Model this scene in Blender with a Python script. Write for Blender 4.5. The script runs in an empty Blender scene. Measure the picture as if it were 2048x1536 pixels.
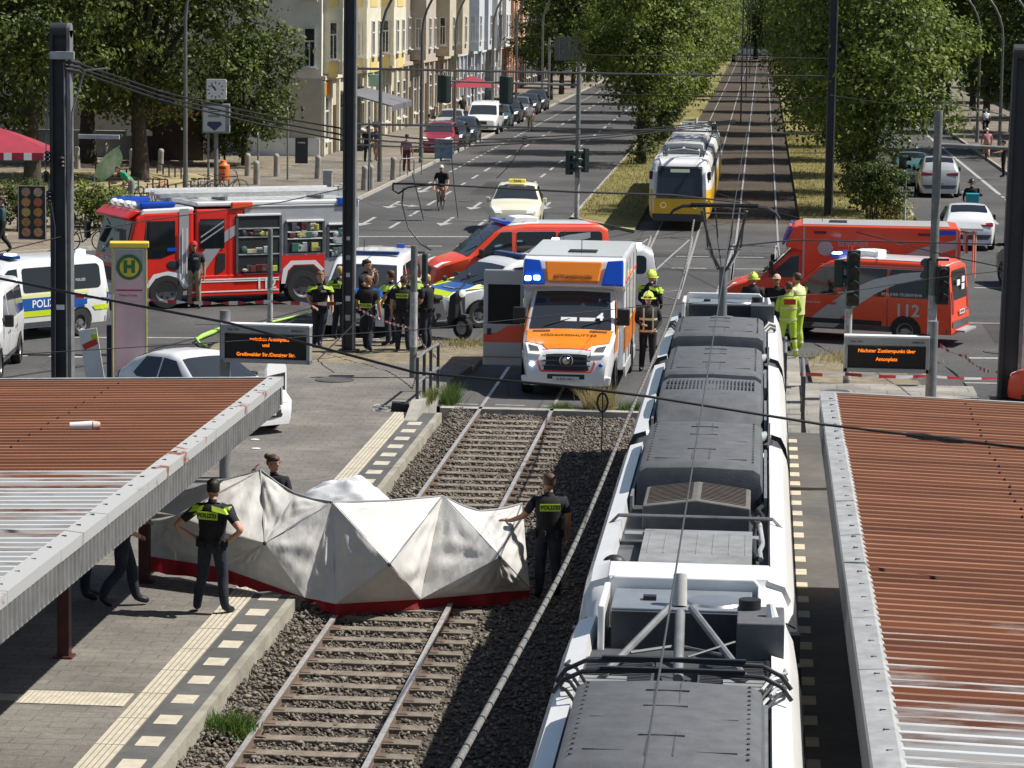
import bpy, bmesh, math, random
import numpy as np
from mathutils import Vector, Matrix, Euler
from mathutils.geometry import tessellate_polygon
random.seed(7); rng = np.random.default_rng(11)
PI = math.pi
S = bpy.context.scene
COL = S.collection
rad = math.radians

# ------------------------------------------------------------------ camera model
FPX, CAMH = 5900.0, 8.3
TH, PSI, RHO = rad(7.4327), rad(4.7522), 0.014
cF = Vector((-math.sin(PSI)*math.cos(TH), math.cos(PSI)*math.cos(TH), -math.sin(TH)))
r0 = Vector((math.cos(PSI), math.sin(PSI), 0)); d0 = cF.cross(r0)
cR = r0*math.cos(RHO) - d0*math.sin(RHO); cD = r0*math.sin(RHO) + d0*math.cos(RHO)
C0 = Vector((0, 0, CAMH))
def ray(x, y): return cF + cR*((x-1024)/FPX) + cD*((y-768)/FPX)
def gp(x, y, h=0.0):            # the point of the photograph at height h
    r = ray(x, y); return C0 + r*((h-CAMH)/r.z)
def yp(x, y, Y):                # the point of the photograph at distance Y
    r = ray(x, y); return C0 + r*(Y/r.y)

# ------------------------------------------------------------------ materials
MATS = {}
def mat(name, col, rough=.6, metal=0., vary=0., vscale=3., bump=0., bscale=40., spec=.5, emit=None, estr=0., trans=0., coat=0., stretch=(1,1,1), col2=None, alpha=1.):
    if name in MATS: return MATS[name]
    m = bpy.data.materials.new(name); m.use_nodes = True
    nt = m.node_tree; b = nt.nodes['Principled BSDF']
    b.inputs['Roughness'].default_value = rough; b.inputs['Metallic'].default_value = metal
    b.inputs['Specular IOR Level'].default_value = spec
    c4 = (*col, 1)
    b.inputs['Base Color'].default_value = c4
    m.diffuse_color = c4
    if coat: b.inputs['Coat Weight'].default_value = coat; b.inputs['Coat Roughness'].default_value = .08
    if vary or col2 or bump:
        tc = nt.nodes.new('ShaderNodeTexCoord'); mp = nt.nodes.new('ShaderNodeMapping')
        mp.inputs['Scale'].default_value = stretch
        nt.links.new(tc.outputs['Object'], mp.inputs['Vector'])
    if vary or col2:
        n = nt.nodes.new('ShaderNodeTexNoise'); n.inputs['Scale'].default_value = vscale
        n.inputs['Detail'].default_value = 8; n.inputs['Roughness'].default_value = .65
        nt.links.new(mp.outputs[0], n.inputs['Vector'])
        r = nt.nodes.new('ShaderNodeValToRGB')
        r.color_ramp.elements[0].position = .32; r.color_ramp.elements[1].position = .68
        if col2: a, z = col, col2
        else: a = tuple(x*(1-vary) for x in col); z = tuple(min(1, x*(1+vary)) for x in col)
        r.color_ramp.elements[0].color = (*a, 1); r.color_ramp.elements[1].color = (*z, 1)
        nt.links.new(n.outputs['Fac'], r.inputs['Fac']); nt.links.new(r.outputs['Color'], b.inputs['Base Color'])
    if bump:
        n2 = nt.nodes.new('ShaderNodeTexNoise'); n2.inputs['Scale'].default_value = bscale; n2.inputs['Detail'].default_value = 4
        nt.links.new(mp.outputs[0], n2.inputs['Vector'])
        bp = nt.nodes.new('ShaderNodeBump'); bp.inputs['Strength'].default_value = bump; bp.inputs['Distance'].default_value = .02
        nt.links.new(n2.outputs['Fac'], bp.inputs['Height']); nt.links.new(bp.outputs['Normal'], b.inputs['Normal'])
    if emit: b.inputs['Emission Color'].default_value = (*emit, 1); b.inputs['Emission Strength'].default_value = estr
    if trans:
        out = nt.nodes['Material Output']; t = nt.nodes.new('ShaderNodeBsdfTranslucent'); mx = nt.nodes.new('ShaderNodeMixShader')
        mx.inputs[0].default_value = trans
        src = b.inputs['Base Color'].links
        if src: nt.links.new(src[0].from_socket, t.inputs['Color'])
        else: t.inputs['Color'].default_value = c4
        nt.links.new(b.outputs[0], mx.inputs[1]); nt.links.new(t.outputs[0], mx.inputs[2]); nt.links.new(mx.outputs[0], out.inputs['Surface'])
    MATS[name] = m
    return m
def N(m, t, **k):
    n = m.node_tree.nodes.new(t)
    for a, v in k.items():
        if a.startswith('i_'): n.inputs[a[2:].replace('_', ' ')].default_value = v
        else: setattr(n, a, v)
    return n

# ------------------------------------------------------------------ objects
def tag(o, label=None, cat=None, group=None, kind=None):
    if label: o['label'] = label
    if cat: o['category'] = cat
    if group: o['group'] = group
    if kind: o['kind'] = kind
    return o
def empty(name, loc, rz=0., label=None, cat=None, group=None):
    o = bpy.data.objects.new(name, None); COL.objects.link(o); o.location = loc; o.rotation_euler = (0, 0, rz)
    o.empty_display_size = .2
    return tag(o, label, cat, group)
def kids(o): return [c for c in S.objects if c.parent == o]
def copy_tree(o, parent=None, ch=None):
    if ch is None:
        ch = {}
        for c in S.objects:
            if c.parent: ch.setdefault(c.parent.name, []).append(c)
    c = o.copy(); COL.objects.link(c)
    if parent: c.parent = parent
    for k in ch.get(o.name, []): copy_tree(k, c, ch)
    return c

def basis(d):
    d = Vector(d).normalized(); u = Vector((0, 0, 1)) if abs(d.z) < .95 else Vector((1, 0, 0))
    a = d.cross(u).normalized(); return a, d.cross(a).normalized()

class MB:
    def __init__(s): s.v = []; s.f = []; s.m = []
    def add(s, vs, fs, mi=0):
        o = len(s.v); s.v += [tuple(p) for p in vs]
        s.f += [tuple(i+o for i in f) for f in fs]; s.m += [mi]*len(fs); return s
    def quad(s, a, b, c, d, mi=0): return s.add([a, b, c, d], [(0, 1, 2, 3)], mi)
    def box(s, c, sz, rz=0., mi=0, rot=None, taper=1.):
        x, y, z = (k/2 for k in sz)
        vs = [Vector((sx*x*(taper if sz_ > 0 else 1), sy*y*(taper if sz_ > 0 else 1), sz_*z)) for sz_ in (-1, 1) for sy in (-1, 1) for sx in (-1, 1)]
        R = Euler(rot).to_matrix() if rot else Matrix.Rotation(rz, 3, 'Z')
        vs = [R @ p + Vector(c) for p in vs]
        return s.add(vs, [(0, 2, 3, 1), (4, 5, 7, 6), (0, 1, 5, 4), (2, 6, 7, 3), (0, 4, 6, 2), (1, 3, 7, 5)], mi)
    def cyl(s, p0, p1, ra, rb=None, n=12, mi=0, caps=True):
        rb = ra if rb is None else rb
        p0, p1 = Vector(p0), Vector(p1); a, b = basis(p1-p0)
        vs = []
        for p, r in ((p0, ra), (p1, rb)):
            for i in range(n):
                t = 2*PI*i/n; vs.append(p + a*math.cos(t)*r + b*math.sin(t)*r)
        fs = [(i, (i+1) % n, n+(i+1) % n, n+i) for i in range(n)]
        if caps: fs += [tuple(range(n-1, -1, -1)), tuple(range(n, 2*n))]
        return s.add(vs, fs, mi)
    def tube(s, pts, r, n=8, mi=0, caps=True):
        pts = [Vector(p) for p in pts]; k = len(pts); rs = r if isinstance(r, (list, tuple)) else [r]*k
        vs = []; a = None
        for i, p in enumerate(pts):
            d = (pts[min(i+1, k-1)] - pts[max(i-1, 0)])
            if d.length < 1e-9: d = Vector((0, 0, 1))
            d.normalize()
            if a is None: a, b = basis(d)
            else:
                a = (a - d*a.dot(d))
                a = a.normalized() if a.length > 1e-6 else basis(d)[0]
                b = d.cross(a)
            for j in range(n):
                t = 2*PI*j/n; vs.append(p + a*math.cos(t)*rs[i] + b*math.sin(t)*rs[i])
        fs = [(i*n+j, i*n+(j+1) % n, (i+1)*n+(j+1) % n, (i+1)*n+j) for i in range(k-1) for j in range(n)]
        if caps: fs += [tuple(range(n-1, -1, -1)), tuple(range((k-1)*n, k*n))]
        return s.add(vs, fs, mi)
    def ell(s, c, r, n=12, m=8, mi=0, R=None, z0=-1., z1=1.):
        c = Vector(c); vs = []; fs = []
        for i in range(m+1):
            ph = math.asin(z0) + (math.asin(z1)-math.asin(z0))*i/m
            for j in range(n):
                t = 2*PI*j/n
                p = Vector((math.cos(t)*math.cos(ph)*r[0], math.sin(t)*math.cos(ph)*r[1], math.sin(ph)*r[2]))
                vs.append(c + (R @ p if R else p))
        fs = [(i*n+j, i*n+(j+1) % n, (i+1)*n+(j+1) % n, (i+1)*n+j) for i in range(m) for j in range(n)]
        return s.add(vs, fs, mi)
    def lathe(s, prof, c=(0, 0, 0), axis='z', n=24, mi=0):
        c = Vector(c); vs = []
        for r, h in prof:
            for j in range(n):
                t = 2*PI*j/n; p = (r*math.cos(t), r*math.sin(t), h)
                if axis == 'y': p = (p[0], p[2], p[1])
                elif axis == 'x': p = (p[2], p[0], p[1])
                vs.append(c + Vector(p))
        k = len(prof)
        fs = [(i*n+j, i*n+(j+1) % n, (i+1)*n+(j+1) % n, (i+1)*n+j) for i in range(k-1) for j in range(n)]
        return s.add(vs, fs, mi)
    def prism(s, poly, a, b, axis='y', mi=0):
        def P(u, w, k): return {'y': (u, k, w), 'x': (k, u, w), 'z': (u, w, k)}[axis]
        n = len(poly); vs = [P(u, w, a) for u, w in poly] + [P(u, w, b) for u, w in poly]
        fs = [(i, (i+1) % n, n+(i+1) % n, n+i) for i in range(n)] + [tuple(range(n-1, -1, -1)), tuple(range(n, 2*n))]
        return s.add(vs, fs, mi)
    def loft(s, rings, mi=0, closed=True, caps=True):
        n = len(rings[0]); vs = [p for r in rings for p in r]; e = n if closed else n-1
        fs = [(i*n+j, i*n+(j+1) % n, (i+1)*n+(j+1) % n, (i+1)*n+j) for i in range(len(rings)-1) for j in range(e)]
        if caps: fs += [tuple(range(n-1, -1, -1)), tuple(range((len(rings)-1)*n, len(rings)*n))]
        return s.add(vs, fs, mi)
    def xf(s, M, i0=0):
        s.v[i0:] = [tuple(M @ Vector(p)) for p in s.v[i0:]]; return s
    def build(s, name, mats, parent=None, smooth=None, bevel=0., loc=None, seg=2, rz=0., fix=True):
        me = bpy.data.meshes.new(name); me.from_pydata(s.v, [], s.f)
        if not isinstance(mats, (list, tuple)): mats = [mats]
        for m in mats: me.materials.append(m)
        if len(mats) > 1: me.polygons.foreach_set('material_index', s.m)
        if fix:
            bm = bmesh.new(); bm.from_mesh(me); bmesh.ops.recalc_face_normals(bm, faces=bm.faces); bm.to_mesh(me); bm.free()
        if smooth:
            me.polygons.foreach_set('use_smooth', [True]*len(me.polygons)); me.set_sharp_from_angle(angle=rad(smooth))
        me.update()
        o = bpy.data.objects.new(name, me); COL.objects.link(o)
        if parent: o.parent = parent
        if loc: o.location = loc
        if rz: o.rotation_euler = (0, 0, rz)
        if bevel:
            b = o.modifiers.new('bevel', 'BEVEL'); b.width = bevel; b.segments = seg; b.limit_method = 'ANGLE'; b.angle_limit = rad(40)
        return o

def struct(mb, name, m, parent=None, **k):
    o = mb.build(name, m, parent, **k)
    if not parent: o['kind'] = 'structure'
    return o
def thing(mb, name, m, label, cat, group=None, **k): return tag(mb.build(name, m, **k), label, cat, group)

def text(s, size, m, parent, M, name='lettering', mirror=False, align='CENTER', bold=.0, extrude=.002, sx=1.):
    cu = bpy.data.curves.new('txt', 'FONT'); cu.body = s; cu.size = size; cu.align_x = align; cu.align_y = 'CENTER'
    cu.extrude = extrude; cu.offset = bold; cu.resolution_u = 3
    o = bpy.data.objects.new('txt', cu)
    me = bpy.data.meshes.new_from_object(o); me.name = name
    bpy.data.objects.remove(o); bpy.data.curves.remove(cu)
    T = Matrix.Diagonal((-sx if mirror else sx, 1, 1, 1)); me.transform(M @ T)
    me.materials.clear(); me.materials.append(m)
    o = bpy.data.objects.new(name, me); COL.objects.link(o); o.parent = parent
    return o
def TM(o, right, up):           # a plane frame for lettering
    r = Vector(right).normalized(); u = Vector(up).normalized(); n = r.cross(u)
    M = Matrix((r, u, n)).transposed().to_4x4(); M.translation = Vector(o); return M
# ------------------------------------------------------------------ camera, sun, sky
cam = bpy.data.cameras.new('camera'); co = bpy.data.objects.new('camera', cam); COL.objects.link(co)
cam.sensor_width = 36; cam.lens = 36*FPX/2048; cam.clip_start = .5; cam.clip_end = 3000
Mc = Matrix((cR, -cD, -cF)).transposed().to_4x4(); Mc.translation = C0; co.matrix_world = Mc
S.camera = co
SUN_EL = rad(53); sdir = Vector((.985, .17, 0)).normalized()
sun = bpy.data.lights.new('sun', 'SUN'); sun.energy = 5.0; sun.angle = rad(.5); sun.color = (1, .955, .88)
so = bpy.data.objects.new('sun', sun); COL.objects.link(so)
so.rotation_euler = (-(sdir*math.cos(SUN_EL) + Vector((0, 0, math.sin(SUN_EL))))).to_track_quat('-Z', 'Y').to_euler()
wd = bpy.data.worlds.new('World'); S.world = wd; wd.use_nodes = True
wn = wd.node_tree; sky = wn.nodes.new('ShaderNodeTexSky'); sky.sky_type = 'NISHITA'; sky.sun_disc = False
sky.sun_elevation = SUN_EL; sky.sun_rotation = math.atan2(sdir.x, sdir.y)
wn.links.new(sky.outputs[0], wn.nodes['Background'].inputs[0]); wn.nodes['Background'].inputs[1].default_value = .068
S.view_settings.view_transform = 'Standard'; S.view_settings.look = 'None'; S.view_settings.exposure = 0.34
S.cycles.max_bounces = 5; S.cycles.diffuse_bounces = 3; S.cycles.glossy_bounces = 3; S.cycles.transmission_bounces = 4; S.cycles.transparent_max_bounces = 6
S.cycles.use_denoising = True

def np_mesh(name, V, F, m, parent=None, midx=None):
    me = bpy.data.meshes.new(name); k = F.shape[1]
    me.vertices.add(len(V)); me.vertices.foreach_set('co', np.ascontiguousarray(V, np.float32).ravel())
    me.loops.add(F.size); me.loops.foreach_set('vertex_index', np.ascontiguousarray(F, np.int32).ravel())
    me.polygons.add(len(F)); me.polygons.foreach_set('loop_start', np.arange(0, F.size, k, dtype=np.int32))
    me.update(calc_edges=True)
    for q in (m if isinstance(m, (list, tuple)) else [m]): me.materials.append(q)
    if midx is not None: me.polygons.foreach_set('material_index', np.ascontiguousarray(midx, np.int32))
    o = bpy.data.objects.new(name, me); COL.objects.link(o)
    if parent: o.parent = parent
    return o

# ------------------------------------------------------------------ ground materials
def ground_mat(name, cols, scale, stain=.6, bump=.25, bscale=30., rough=.9, brick=None, crack=0.):
    m = mat(name, cols[0], rough); nt = m.node_tree; b = nt.nodes['Principled BSDF']; b.inputs['Specular IOR Level'].default_value = .25
    tc = N(m, 'ShaderNodeTexCoord')
    n1 = N(m, 'ShaderNodeTexNoise', i_Scale=scale, i_Detail=10., i_Roughness=.7)
    n2 = N(m, 'ShaderNodeTexNoise', i_Scale=stain, i_Detail=4., i_Roughness=.6)
    for n in (n1, n2): nt.links.new(tc.outputs['Object'], n.inputs['Vector'])
    r1 = N(m, 'ShaderNodeValToRGB'); r1.color_ramp.elements[0].position = .3; r1.color_ramp.elements[1].position = .7
    r1.color_ramp.elements[0].color = (*cols[0], 1); r1.color_ramp.elements[1].color = (*cols[1], 1)
    nt.links.new(n1.outputs['Fac'], r1.inputs['Fac'])
    r2 = N(m, 'ShaderNodeValToRGB'); r2.color_ramp.elements[0].position = .38; r2.color_ramp.elements[1].position = .66
    r2.color_ramp.elements[0].color = (.72, .72, .72, 1); r2.color_ramp.elements[1].color = (1.12, 1.1, 1.06, 1)
    nt.links.new(n2.outputs['Fac'], r2.inputs['Fac'])
    mx = N(m, 'ShaderNodeMix', data_type='RGBA', blend_type='MULTIPLY'); mx.inputs[0].default_value = 1
    nt.links.new(r1.outputs[0], mx.inputs[6]); nt.links.new(r2.outputs[0], mx.inputs[7])
    out = mx.outputs[2]
    hsrc = n1.outputs['Fac']
    if brick:
        bk = N(m, 'ShaderNodeTexBrick'); bk.inputs['Scale'].default_value = 1; bk.inputs['Brick Width'].default_value = brick[0]
        bk.inputs['Row Height'].default_value = brick[1]; bk.inputs['Mortar Size'].default_value = brick[2]
        bk.inputs['Color1'].default_value = (1.1, 1.08, 1.05, 1); bk.inputs['Color2'].default_value = (.82, .82, .84, 1); bk.inputs['Mortar'].default_value = (.5, .48, .45, 1)
        bk.inputs['Mortar Smooth'].default_value = .2; bk.inputs['Bias'].default_value = 0.
        nt.links.new(tc.outputs['Object'], bk.inputs['Vector'])
        m2 = N(m, 'ShaderNodeMix', data_type='RGBA', blend_type='MULTIPLY'); m2.inputs[0].default_value = .55
        nt.links.new(out, m2.inputs[6]); nt.links.new(bk.outputs['Color'], m2.inputs[7]); out = m2.outputs[2]
    if crack:
        vo = N(m, 'ShaderNodeTexVoronoi', feature='DISTANCE_TO_EDGE', i_Scale=crack)
        nw = N(m, 'ShaderNodeMix', data_type='RGBA', blend_type='ADD'); nw.inputs[0].default_value = .35
        nt.links.new(tc.outputs['Object'], nw.inputs[6]); nt.links.new(n2.outputs['Color'], nw.inputs[7]); nt.links.new(nw.outputs[2], vo.inputs['Vector'])
        rc = N(m, 'ShaderNodeValToRGB'); rc.color_ramp.elements[0].position = 0; rc.color_ramp.elements[1].position = .007
        rc.color_ramp.elements[0].color = (.6, .6, .6, 1); rc.color_ramp.elements[1].color = (1, 1, 1, 1)
        nt.links.new(vo.outputs['Distance'], rc.inputs['Fac'])
        m3 = N(m, 'ShaderNodeMix', data_type='RGBA', blend_type='MULTIPLY'); m3.inputs[0].default_value = .8
        nt.links.new(out, m3.inputs[6]); nt.links.new(rc.outputs[0], m3.inputs[7]); out = m3.outputs[2]
    nt.links.new(out, b.inputs['Base Color'])
    nb = N(m, 'ShaderNodeTexNoise', i_Scale=bscale, i_Detail=6.); nt.links.new(tc.outputs['Object'], nb.inputs['Vector'])
    bp = N(m, 'ShaderNodeBump'); bp.inputs['Strength'].default_value = bump; bp.inputs['Distance'].default_value = .03
    nt.links.new(nb.outputs['Fac'], bp.inputs['Height']); nt.links.new(bp.outputs[0], b.inputs['Normal'])
    return m
ASPH = ground_mat('asphalt', [(.07, .07, .072), (.118, .117, .117)], 8, .22, .25, 60, .85, crack=.22)
PAVE = ground_mat('platform_pavers', [(.16, .15, .137), (.245, .232, .213)], 14, .55, .4, 45, .9, brick=(.5, .25, .012))
PAV2 = ground_mat('mosaic_pavement', [(.17, .15, .125), (.28, .255, .215)], 6, .35, .5, 25, .95, brick=(.9, .9, .02))
SLAB = ground_mat('concrete_slabs', [(.25, .24, .22), (.36, .345, .31)], 9, .7, .25, 35, .9, brick=(.7, .7, .02))
STRIP = ground_mat('smooth_platform_strip', [(.1, .1, .1), (.135, .135, .133)], 5, .5, .1, 60, .8)
DIRT = ground_mat('trodden_dirt', [(.15, .125, .09), (.31, .27, .19)], 5, .9, .7, 14, 1.)
BED = ground_mat('ballast_bed', [(.06, .05, .04), (.13, .11, .09)], 22, .5, 1., 24, 1.)
BED2 = ground_mat('old_ballast', [(.04, .032, .025), (.11, .088, .068)], 7, .25, 1., 9, 1.)
GRASSG = ground_mat('dry_lawn', [(.13, .12, .035), (.33, .285, .12)], 3, .3, .9, 12, 1.)
EARTH = ground_mat('earth', [(.1, .09, .07), (.17, .15, .12)], 2, .1, .3, 8, 1.)
KERB = mat('kerb_granite', (.36, .34, .3), .85, vary=.25, vscale=3)
CONC = mat('concrete', (.33, .315, .28), .9, vary=.25, vscale=2.5, bump=.3)
CREAM = mat('cream_tile', (.5, .455, .36), .75, vary=.16, vscale=7, bump=.15)
PAINT = mat('road_paint', (.22, .22, .215), .75, col2=(.5, .49, .46), vscale=6)
STEEL = mat('rail_steel', (.5, .48, .46), .4, metal=.45, vary=.25, vscale=6)
RUSTR = mat('rail_rust', (.15, .105, .078), .85, vary=.4, vscale=9)

def sheets(rects, z):
    b = MB()
    for x0, x1, y0, y1 in rects: b.quad((x0, y0, z), (x1, y0, z), (x1, y1, z), (x0, y1, z))
    return b
struct(sheets([(-900, 900, -200, 1400)], -.42), 'ground', EARTH)
road = struct(sheets([(-120, 120, 59.6, 112), (-120, -12.6, -60, 59.6), (4.7, 120, -60, 59.6), (-16.4, -7.2, 112, 520), (6.1, 12.2, 112, 520)], 0), 'road', ASPH)
# pavements: solid slabs with kerbs
def slab(name, poly, z0, z1, m, kerb=None):
    o = struct(MB().prism(poly, z0, z1, 'z'), name, m)
    if kerb:
        k = MB(); n = len(poly)
        for i, j in kerb:
            a, b = Vector((*poly[i], 0)), Vector((*poly[j], 0)); d = (b-a).normalized(); q = Vector((d.y, -d.x, 0))
            L = (b-a).length; k.box(((a+b)/2 + q*.061 + Vector((0, 0, (z0+z1)/2+.004))), (L, .12, z1-z0+.008), math.atan2(d.y, d.x))
        k.build('kerb', KERB, o)
    return o
slab('pavement', [(-120, 90.5), (-24.5, 90.5), (-20.6, 96), (-17.9, 107), (-16.52, 118), (-16.52, 520), (-120, 520)], -.4, .12, PAV2, [(0, 1), (1, 2), (2, 3), (3, 4), (4, 5)])
slab('pavement', [(12.32, 118), (13, 112.3), (120, 112.3), (120, 520), (12.32, 520)], -.4, .12, PAV2, [(0, 1), (4, 0)])
struct(sheets([(-60, -22.6, 91, 150)], .124), 'plaza', ground_mat('plaza_setts', [(.2, .17, .13), (.34, .3, .23)], 4, .3, .6, 18, 1., brick=(.35, .35, .03)))
struct(sheets([(-34, -24.4, 119, 134.5)], .13), 'tree_bed', ground_mat('dry_tree_bed', [(.24, .19, .1), (.48, .4, .22)], 3, .3, .6, 10, 1.))
# median far
slab('median', [(-7.18, 112.1), (-4.5, 106.2), (-4.5, 520), (-7.18, 520)], -.4, .1, GRASSG, [(1, 0), (0, 3)])
slab('median', [(1.55, 106.5), (5.2, 112.2), (6.08, 117), (6.08, 520), (1.55, 520)], -.4, .1, GRASSG, [(1, 0), (2, 1), (3, 2)])
struct(sheets([(-4.5, 1.55, 112, 520)], -.03), 'track_bed', BED2)
# near trench and platforms
struct(sheets([(-6.14, .48, -30, 59.6)], -.11), 'track_bed', BED)
pl = slab('platform', [(-12.6, -30), (-6.14, -30), (-6.14, 57.2), (-12.6, 57.2)], -.4, .2, PAVE)
pr = slab('platform', [(.48, -30), (4.7, -30), (4.7, 55.8), (.48, 55.8)], -.4, .2, PAVE)
struct(MB().prism([(.48, -30), (.6, -30), (.6, 55.8), (.48, 55.8)], .16, .207, 'z'), 'kerb_stone', CONC, pr)
struct(MB().prism([(-6.24, -30), (-6.135, -30), (-6.135, 57.2), (-6.24, 57.2)], -.3, .207, 'z'), 'kerb_stone', mat('platform_edge_stone', (.3, .28, .23), .9, vary=.25, vscale=2, bump=.4, bscale=14), pl)
def deck(parent, xs, xt, xe, ye):
    """smooth strip, cream edge tiles and ribbed guide strip"""
    a, b = sorted(xs); struct(sheets([(a, b, -30, ye)], .205), 'edge_strip', STRIP, parent)
    t = MB(); y = 18.2
    while y < ye-.5: t.box(((xe[0]+xe[1])/2, y, .2065), (xe[1]-xe[0], .42, .008)); y += .985
    struct(t, 'edge_tiles', CREAM, parent)
    g = MB(); w = xt[1]-xt[0]; y = 14.
    while y < ye-.1:
        L = min(1.2, ye-y); g.box(((xt[0]+xt[1])/2, y+L/2-.006, .206), (w, L-.012, .006))
        for k in range(5): g.box((xt[0]+w*(k+.5)/5, y+L/2-.006, .2115), (w*.145, L-.02, .008), mi=1)
        y += 1.2
    struct(g, 'tactile_strip', [mat('tactile_groove', (.2, .18, .14), .9), CREAM], parent)
deck(pl, (-6.245, -6.72), (-7.06, -6.725), (-6.62, -6.36), 57.1)
deck(pr, (.605, 1.255), (1.26, 1.56), (.62, .8), 55.7)
# cross guide with blister field on the left platform
q0 = gp(150, 1400, .2).y; g = MB(); g.box((-10.2, q0, .206), (3.6, .3, .006))
for k in range(5): g.box((-10.2, q0-.12+k*.06, .2115), (3.6, .03, .006))
g.box((-7.75, q0+.06, .206), (1.25, .62, .007))
for i in range(21):
    for j in range(10): g.cyl((-8.34+i*.059, q0-.215+j*.061, .208), (-8.34+i*.059, q0-.215+j*.061, .216), .02, .012, 6)
struct(g, 'tactile_strip', CREAM, pl)
# beyond the platform ends
slab('pavement', [(-12.6, 57.2), (-6.75, 57.2), (-6.75, 60.4), (-6.35, 65.4), (-12.6, 65.4)], -.4, .13, PAVE)
slab('verge', [(-12.6, 65.55), (-6.3, 65.55), (-6.2, 70.3), (-12.9, 70.3)], -.4, .1, DIRT, [(0, 1)])
slab('pavement', [(1.0, 55.8), (4.7, 55.8), (4.7, 64), (1.0, 64)], -.4, .12, SLAB)
slab('verge', [(1.25, 64.1), (3.6, 64.1), (3.4, 68.3), (1.6, 69.6), (1.2, 68)], -.4, .1, DIRT, [(0, 1)])
slab('pavement', [(.48, 55.8), (1.0, 55.8), (1.0, 69.5), (.48, 69.5)], -.4, .05, SLAB)
w = MB(); w.prism([(56.0, .2), (57.3, .44), (60.6, .2), (60.6, -.3), (56, -.3)], -6.74, -6.5, 'x'); tag(w.build('retaining_wall', CONC), 'low wedge of stained concrete wall between platform end and ballast', 'wall')
struct(MB().prism([(-6.4, 59.3), (.45, 59.3), (.45, 59.6), (-6.4, 59.6)], -.4, .012, 'z'), 'crossing_edge', CONC)
# asphalt repairs
rp = MB()
for (x, y, sx, sy, r) in ((-9, 76, 5, 1.1, .1), (-3, 92, 4, .8, -.1), (3, 82, 3, 2, .05), (-13, 69, 3, .9, .2), (7, 76, 2.2, 5, 0), (-11.8, 130, 1.2, 9, 0), (-1.5, 97, 7, 1.4, 0.03)):
    rp.add([Matrix.Rotation(r, 3, 'Z') @ Vector((a*sx/2, b*sy/2, 0)) + Vector((x, y, .003)) for a, b in ((-1, -1), (1, -1), (1, 1), (-1, 1))], [(0, 1, 2, 3)])
struct(rp, 'asphalt_patch', ground_mat('asphalt_new', [(.045, .045, .048), (.07, .07, .072)], 9, .4, .2, 60, .85), road)

ts = MB(); rs_ = random.Random(3)
for _ in range(16):
    x, y, a = rs_.uniform(-16, 9), rs_.uniform(62, 108), rs_.choice([0.05, 1.5, .3, 2.8]); q = []
    if -6.5 < x < 4.5 and y < 72: continue
    for i in range(14): q.append((x, y)); a += rs_.uniform(-.16, .16); x += math.cos(a)*.6; y += math.sin(a)*.6
    for (x0, y0), (x1, y1) in zip(q, q[1:]):
        d = Vector((x1-x0, y1-y0)).normalized()*.03; ts.add([(x0-d.y, y0+d.x, .0045), (x0+d.y, y0-d.x, .0045), (x1+d.y, y1-d.x, .0045), (x1-d.y, y1+d.x, .0045)], [(0, 1, 2, 3)])
struct(ts, 'tar_seam', mat('tar', (.03, .03, .031), .5, vary=.3), road)
# road markings as sheets on the asphalt
pm = MB()
def strip(a, b, w, z=.006):
    a, b = Vector((a[0], a[1], 0)), Vector((b[0], b[1], 0)); d = (b-a).normalized(); q = Vector((-d.y, d.x, 0))*w/2
    pm.add([(*(a-q).xy, z), (*(b-q).xy, z), (*(b+q).xy, z), (*(a+q).xy, z)], [(0, 1, 2, 3)])
def dash(x0, y0, x1, y1, L, G, w=.13):
    a, b = Vector((x0, y0, 0)), Vector((x1, y1, 0)); n = (b-a).length; d = (b-a)/n; t = 0
    while t < n: strip(a+d*t, a+d*min(n, t+L), w); t += L+G
dash(-13.35, 106, -13.35, 260, 3, 3.1); dash(-10.3, 108, -10.3, 260, 3, 3.1); dash(-14.9, 128, -14.9, 300, 1.2, 1.0, .12)
dash(9.1, 114, 9.1, 300, 3, 5.5); strip((10.6, 133), (10.6, 300), .18); dash(10.6, 112, 10.6, 133, 1, 1)
strip((-16.2, 101.5), (-7.3, 103.6), .3); dash(-16, 97.5, -7.5, 99.5, .5, .5, .22); dash(-16, 94, -7.5, 96, .5, .5, .22)
dash(-4.5, 96.5, 6, 97.5, 1.1, .7, .18); dash(-4.5, 92.2, 6, 93.2, 1.1, .7, .18)
dash(-19, 66.2, -12.8, 66.3, .9, .5, .22); dash(-19.5, 61.3, -12.8, 61.8, .9, .7, .2); dash(-17, 70, -7.3, 71.6, 1.3, .9, .16)
dash(5, 70.2, 12, 71, 1, .6, .25); dash(4.6, 65.5, 12, 66, 1.2, .8, .16); dash(5, 78, 14, 79, 2, 2, .14); dash(6.4, 88, 12, 88.6, 1, .8, .2); dash(6.3, 62, 12, 62, 1.3, .7)
dash(-6.3, 60.0, -.6, 60.0, .62, .35, .09); strip((-12.5, 75.2), (-9.5, 75.5), .12)
def arrow(x, y, turn=0, s=1.):
    z = .007
    def P(u, v): return (x+u*s, y-v*s, z)
    pm.add([P(-.07, -2.2), P(.07, -2.2), P(.07, .9), P(-.07, .9)], [(0, 1, 2, 3)])
    pm.add([P(-.32, .9), P(.32, .9), P(0, 2.2)], [(0, 1, 2)])
    if turn: pm.add([P(0, -.5), P(turn*.75, .2), P(turn*.75, .5), P(0, -.1)], [(0, 1, 2, 3)]); pm.add([P(turn*.7, -.3), P(turn*1.15, .5), P(turn*.7, .95)], [(0, 1, 2)])
for px, py, t in ((786, 410, 1), (851, 379, 0), (894, 443, 0), (952, 412, 0), (1092, 412, -1), (735, 443, 0)):
    p = gp(px, py); arrow(p.x, p.y, t)
struct(pm, 'road_markings', PAINT, road)
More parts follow.
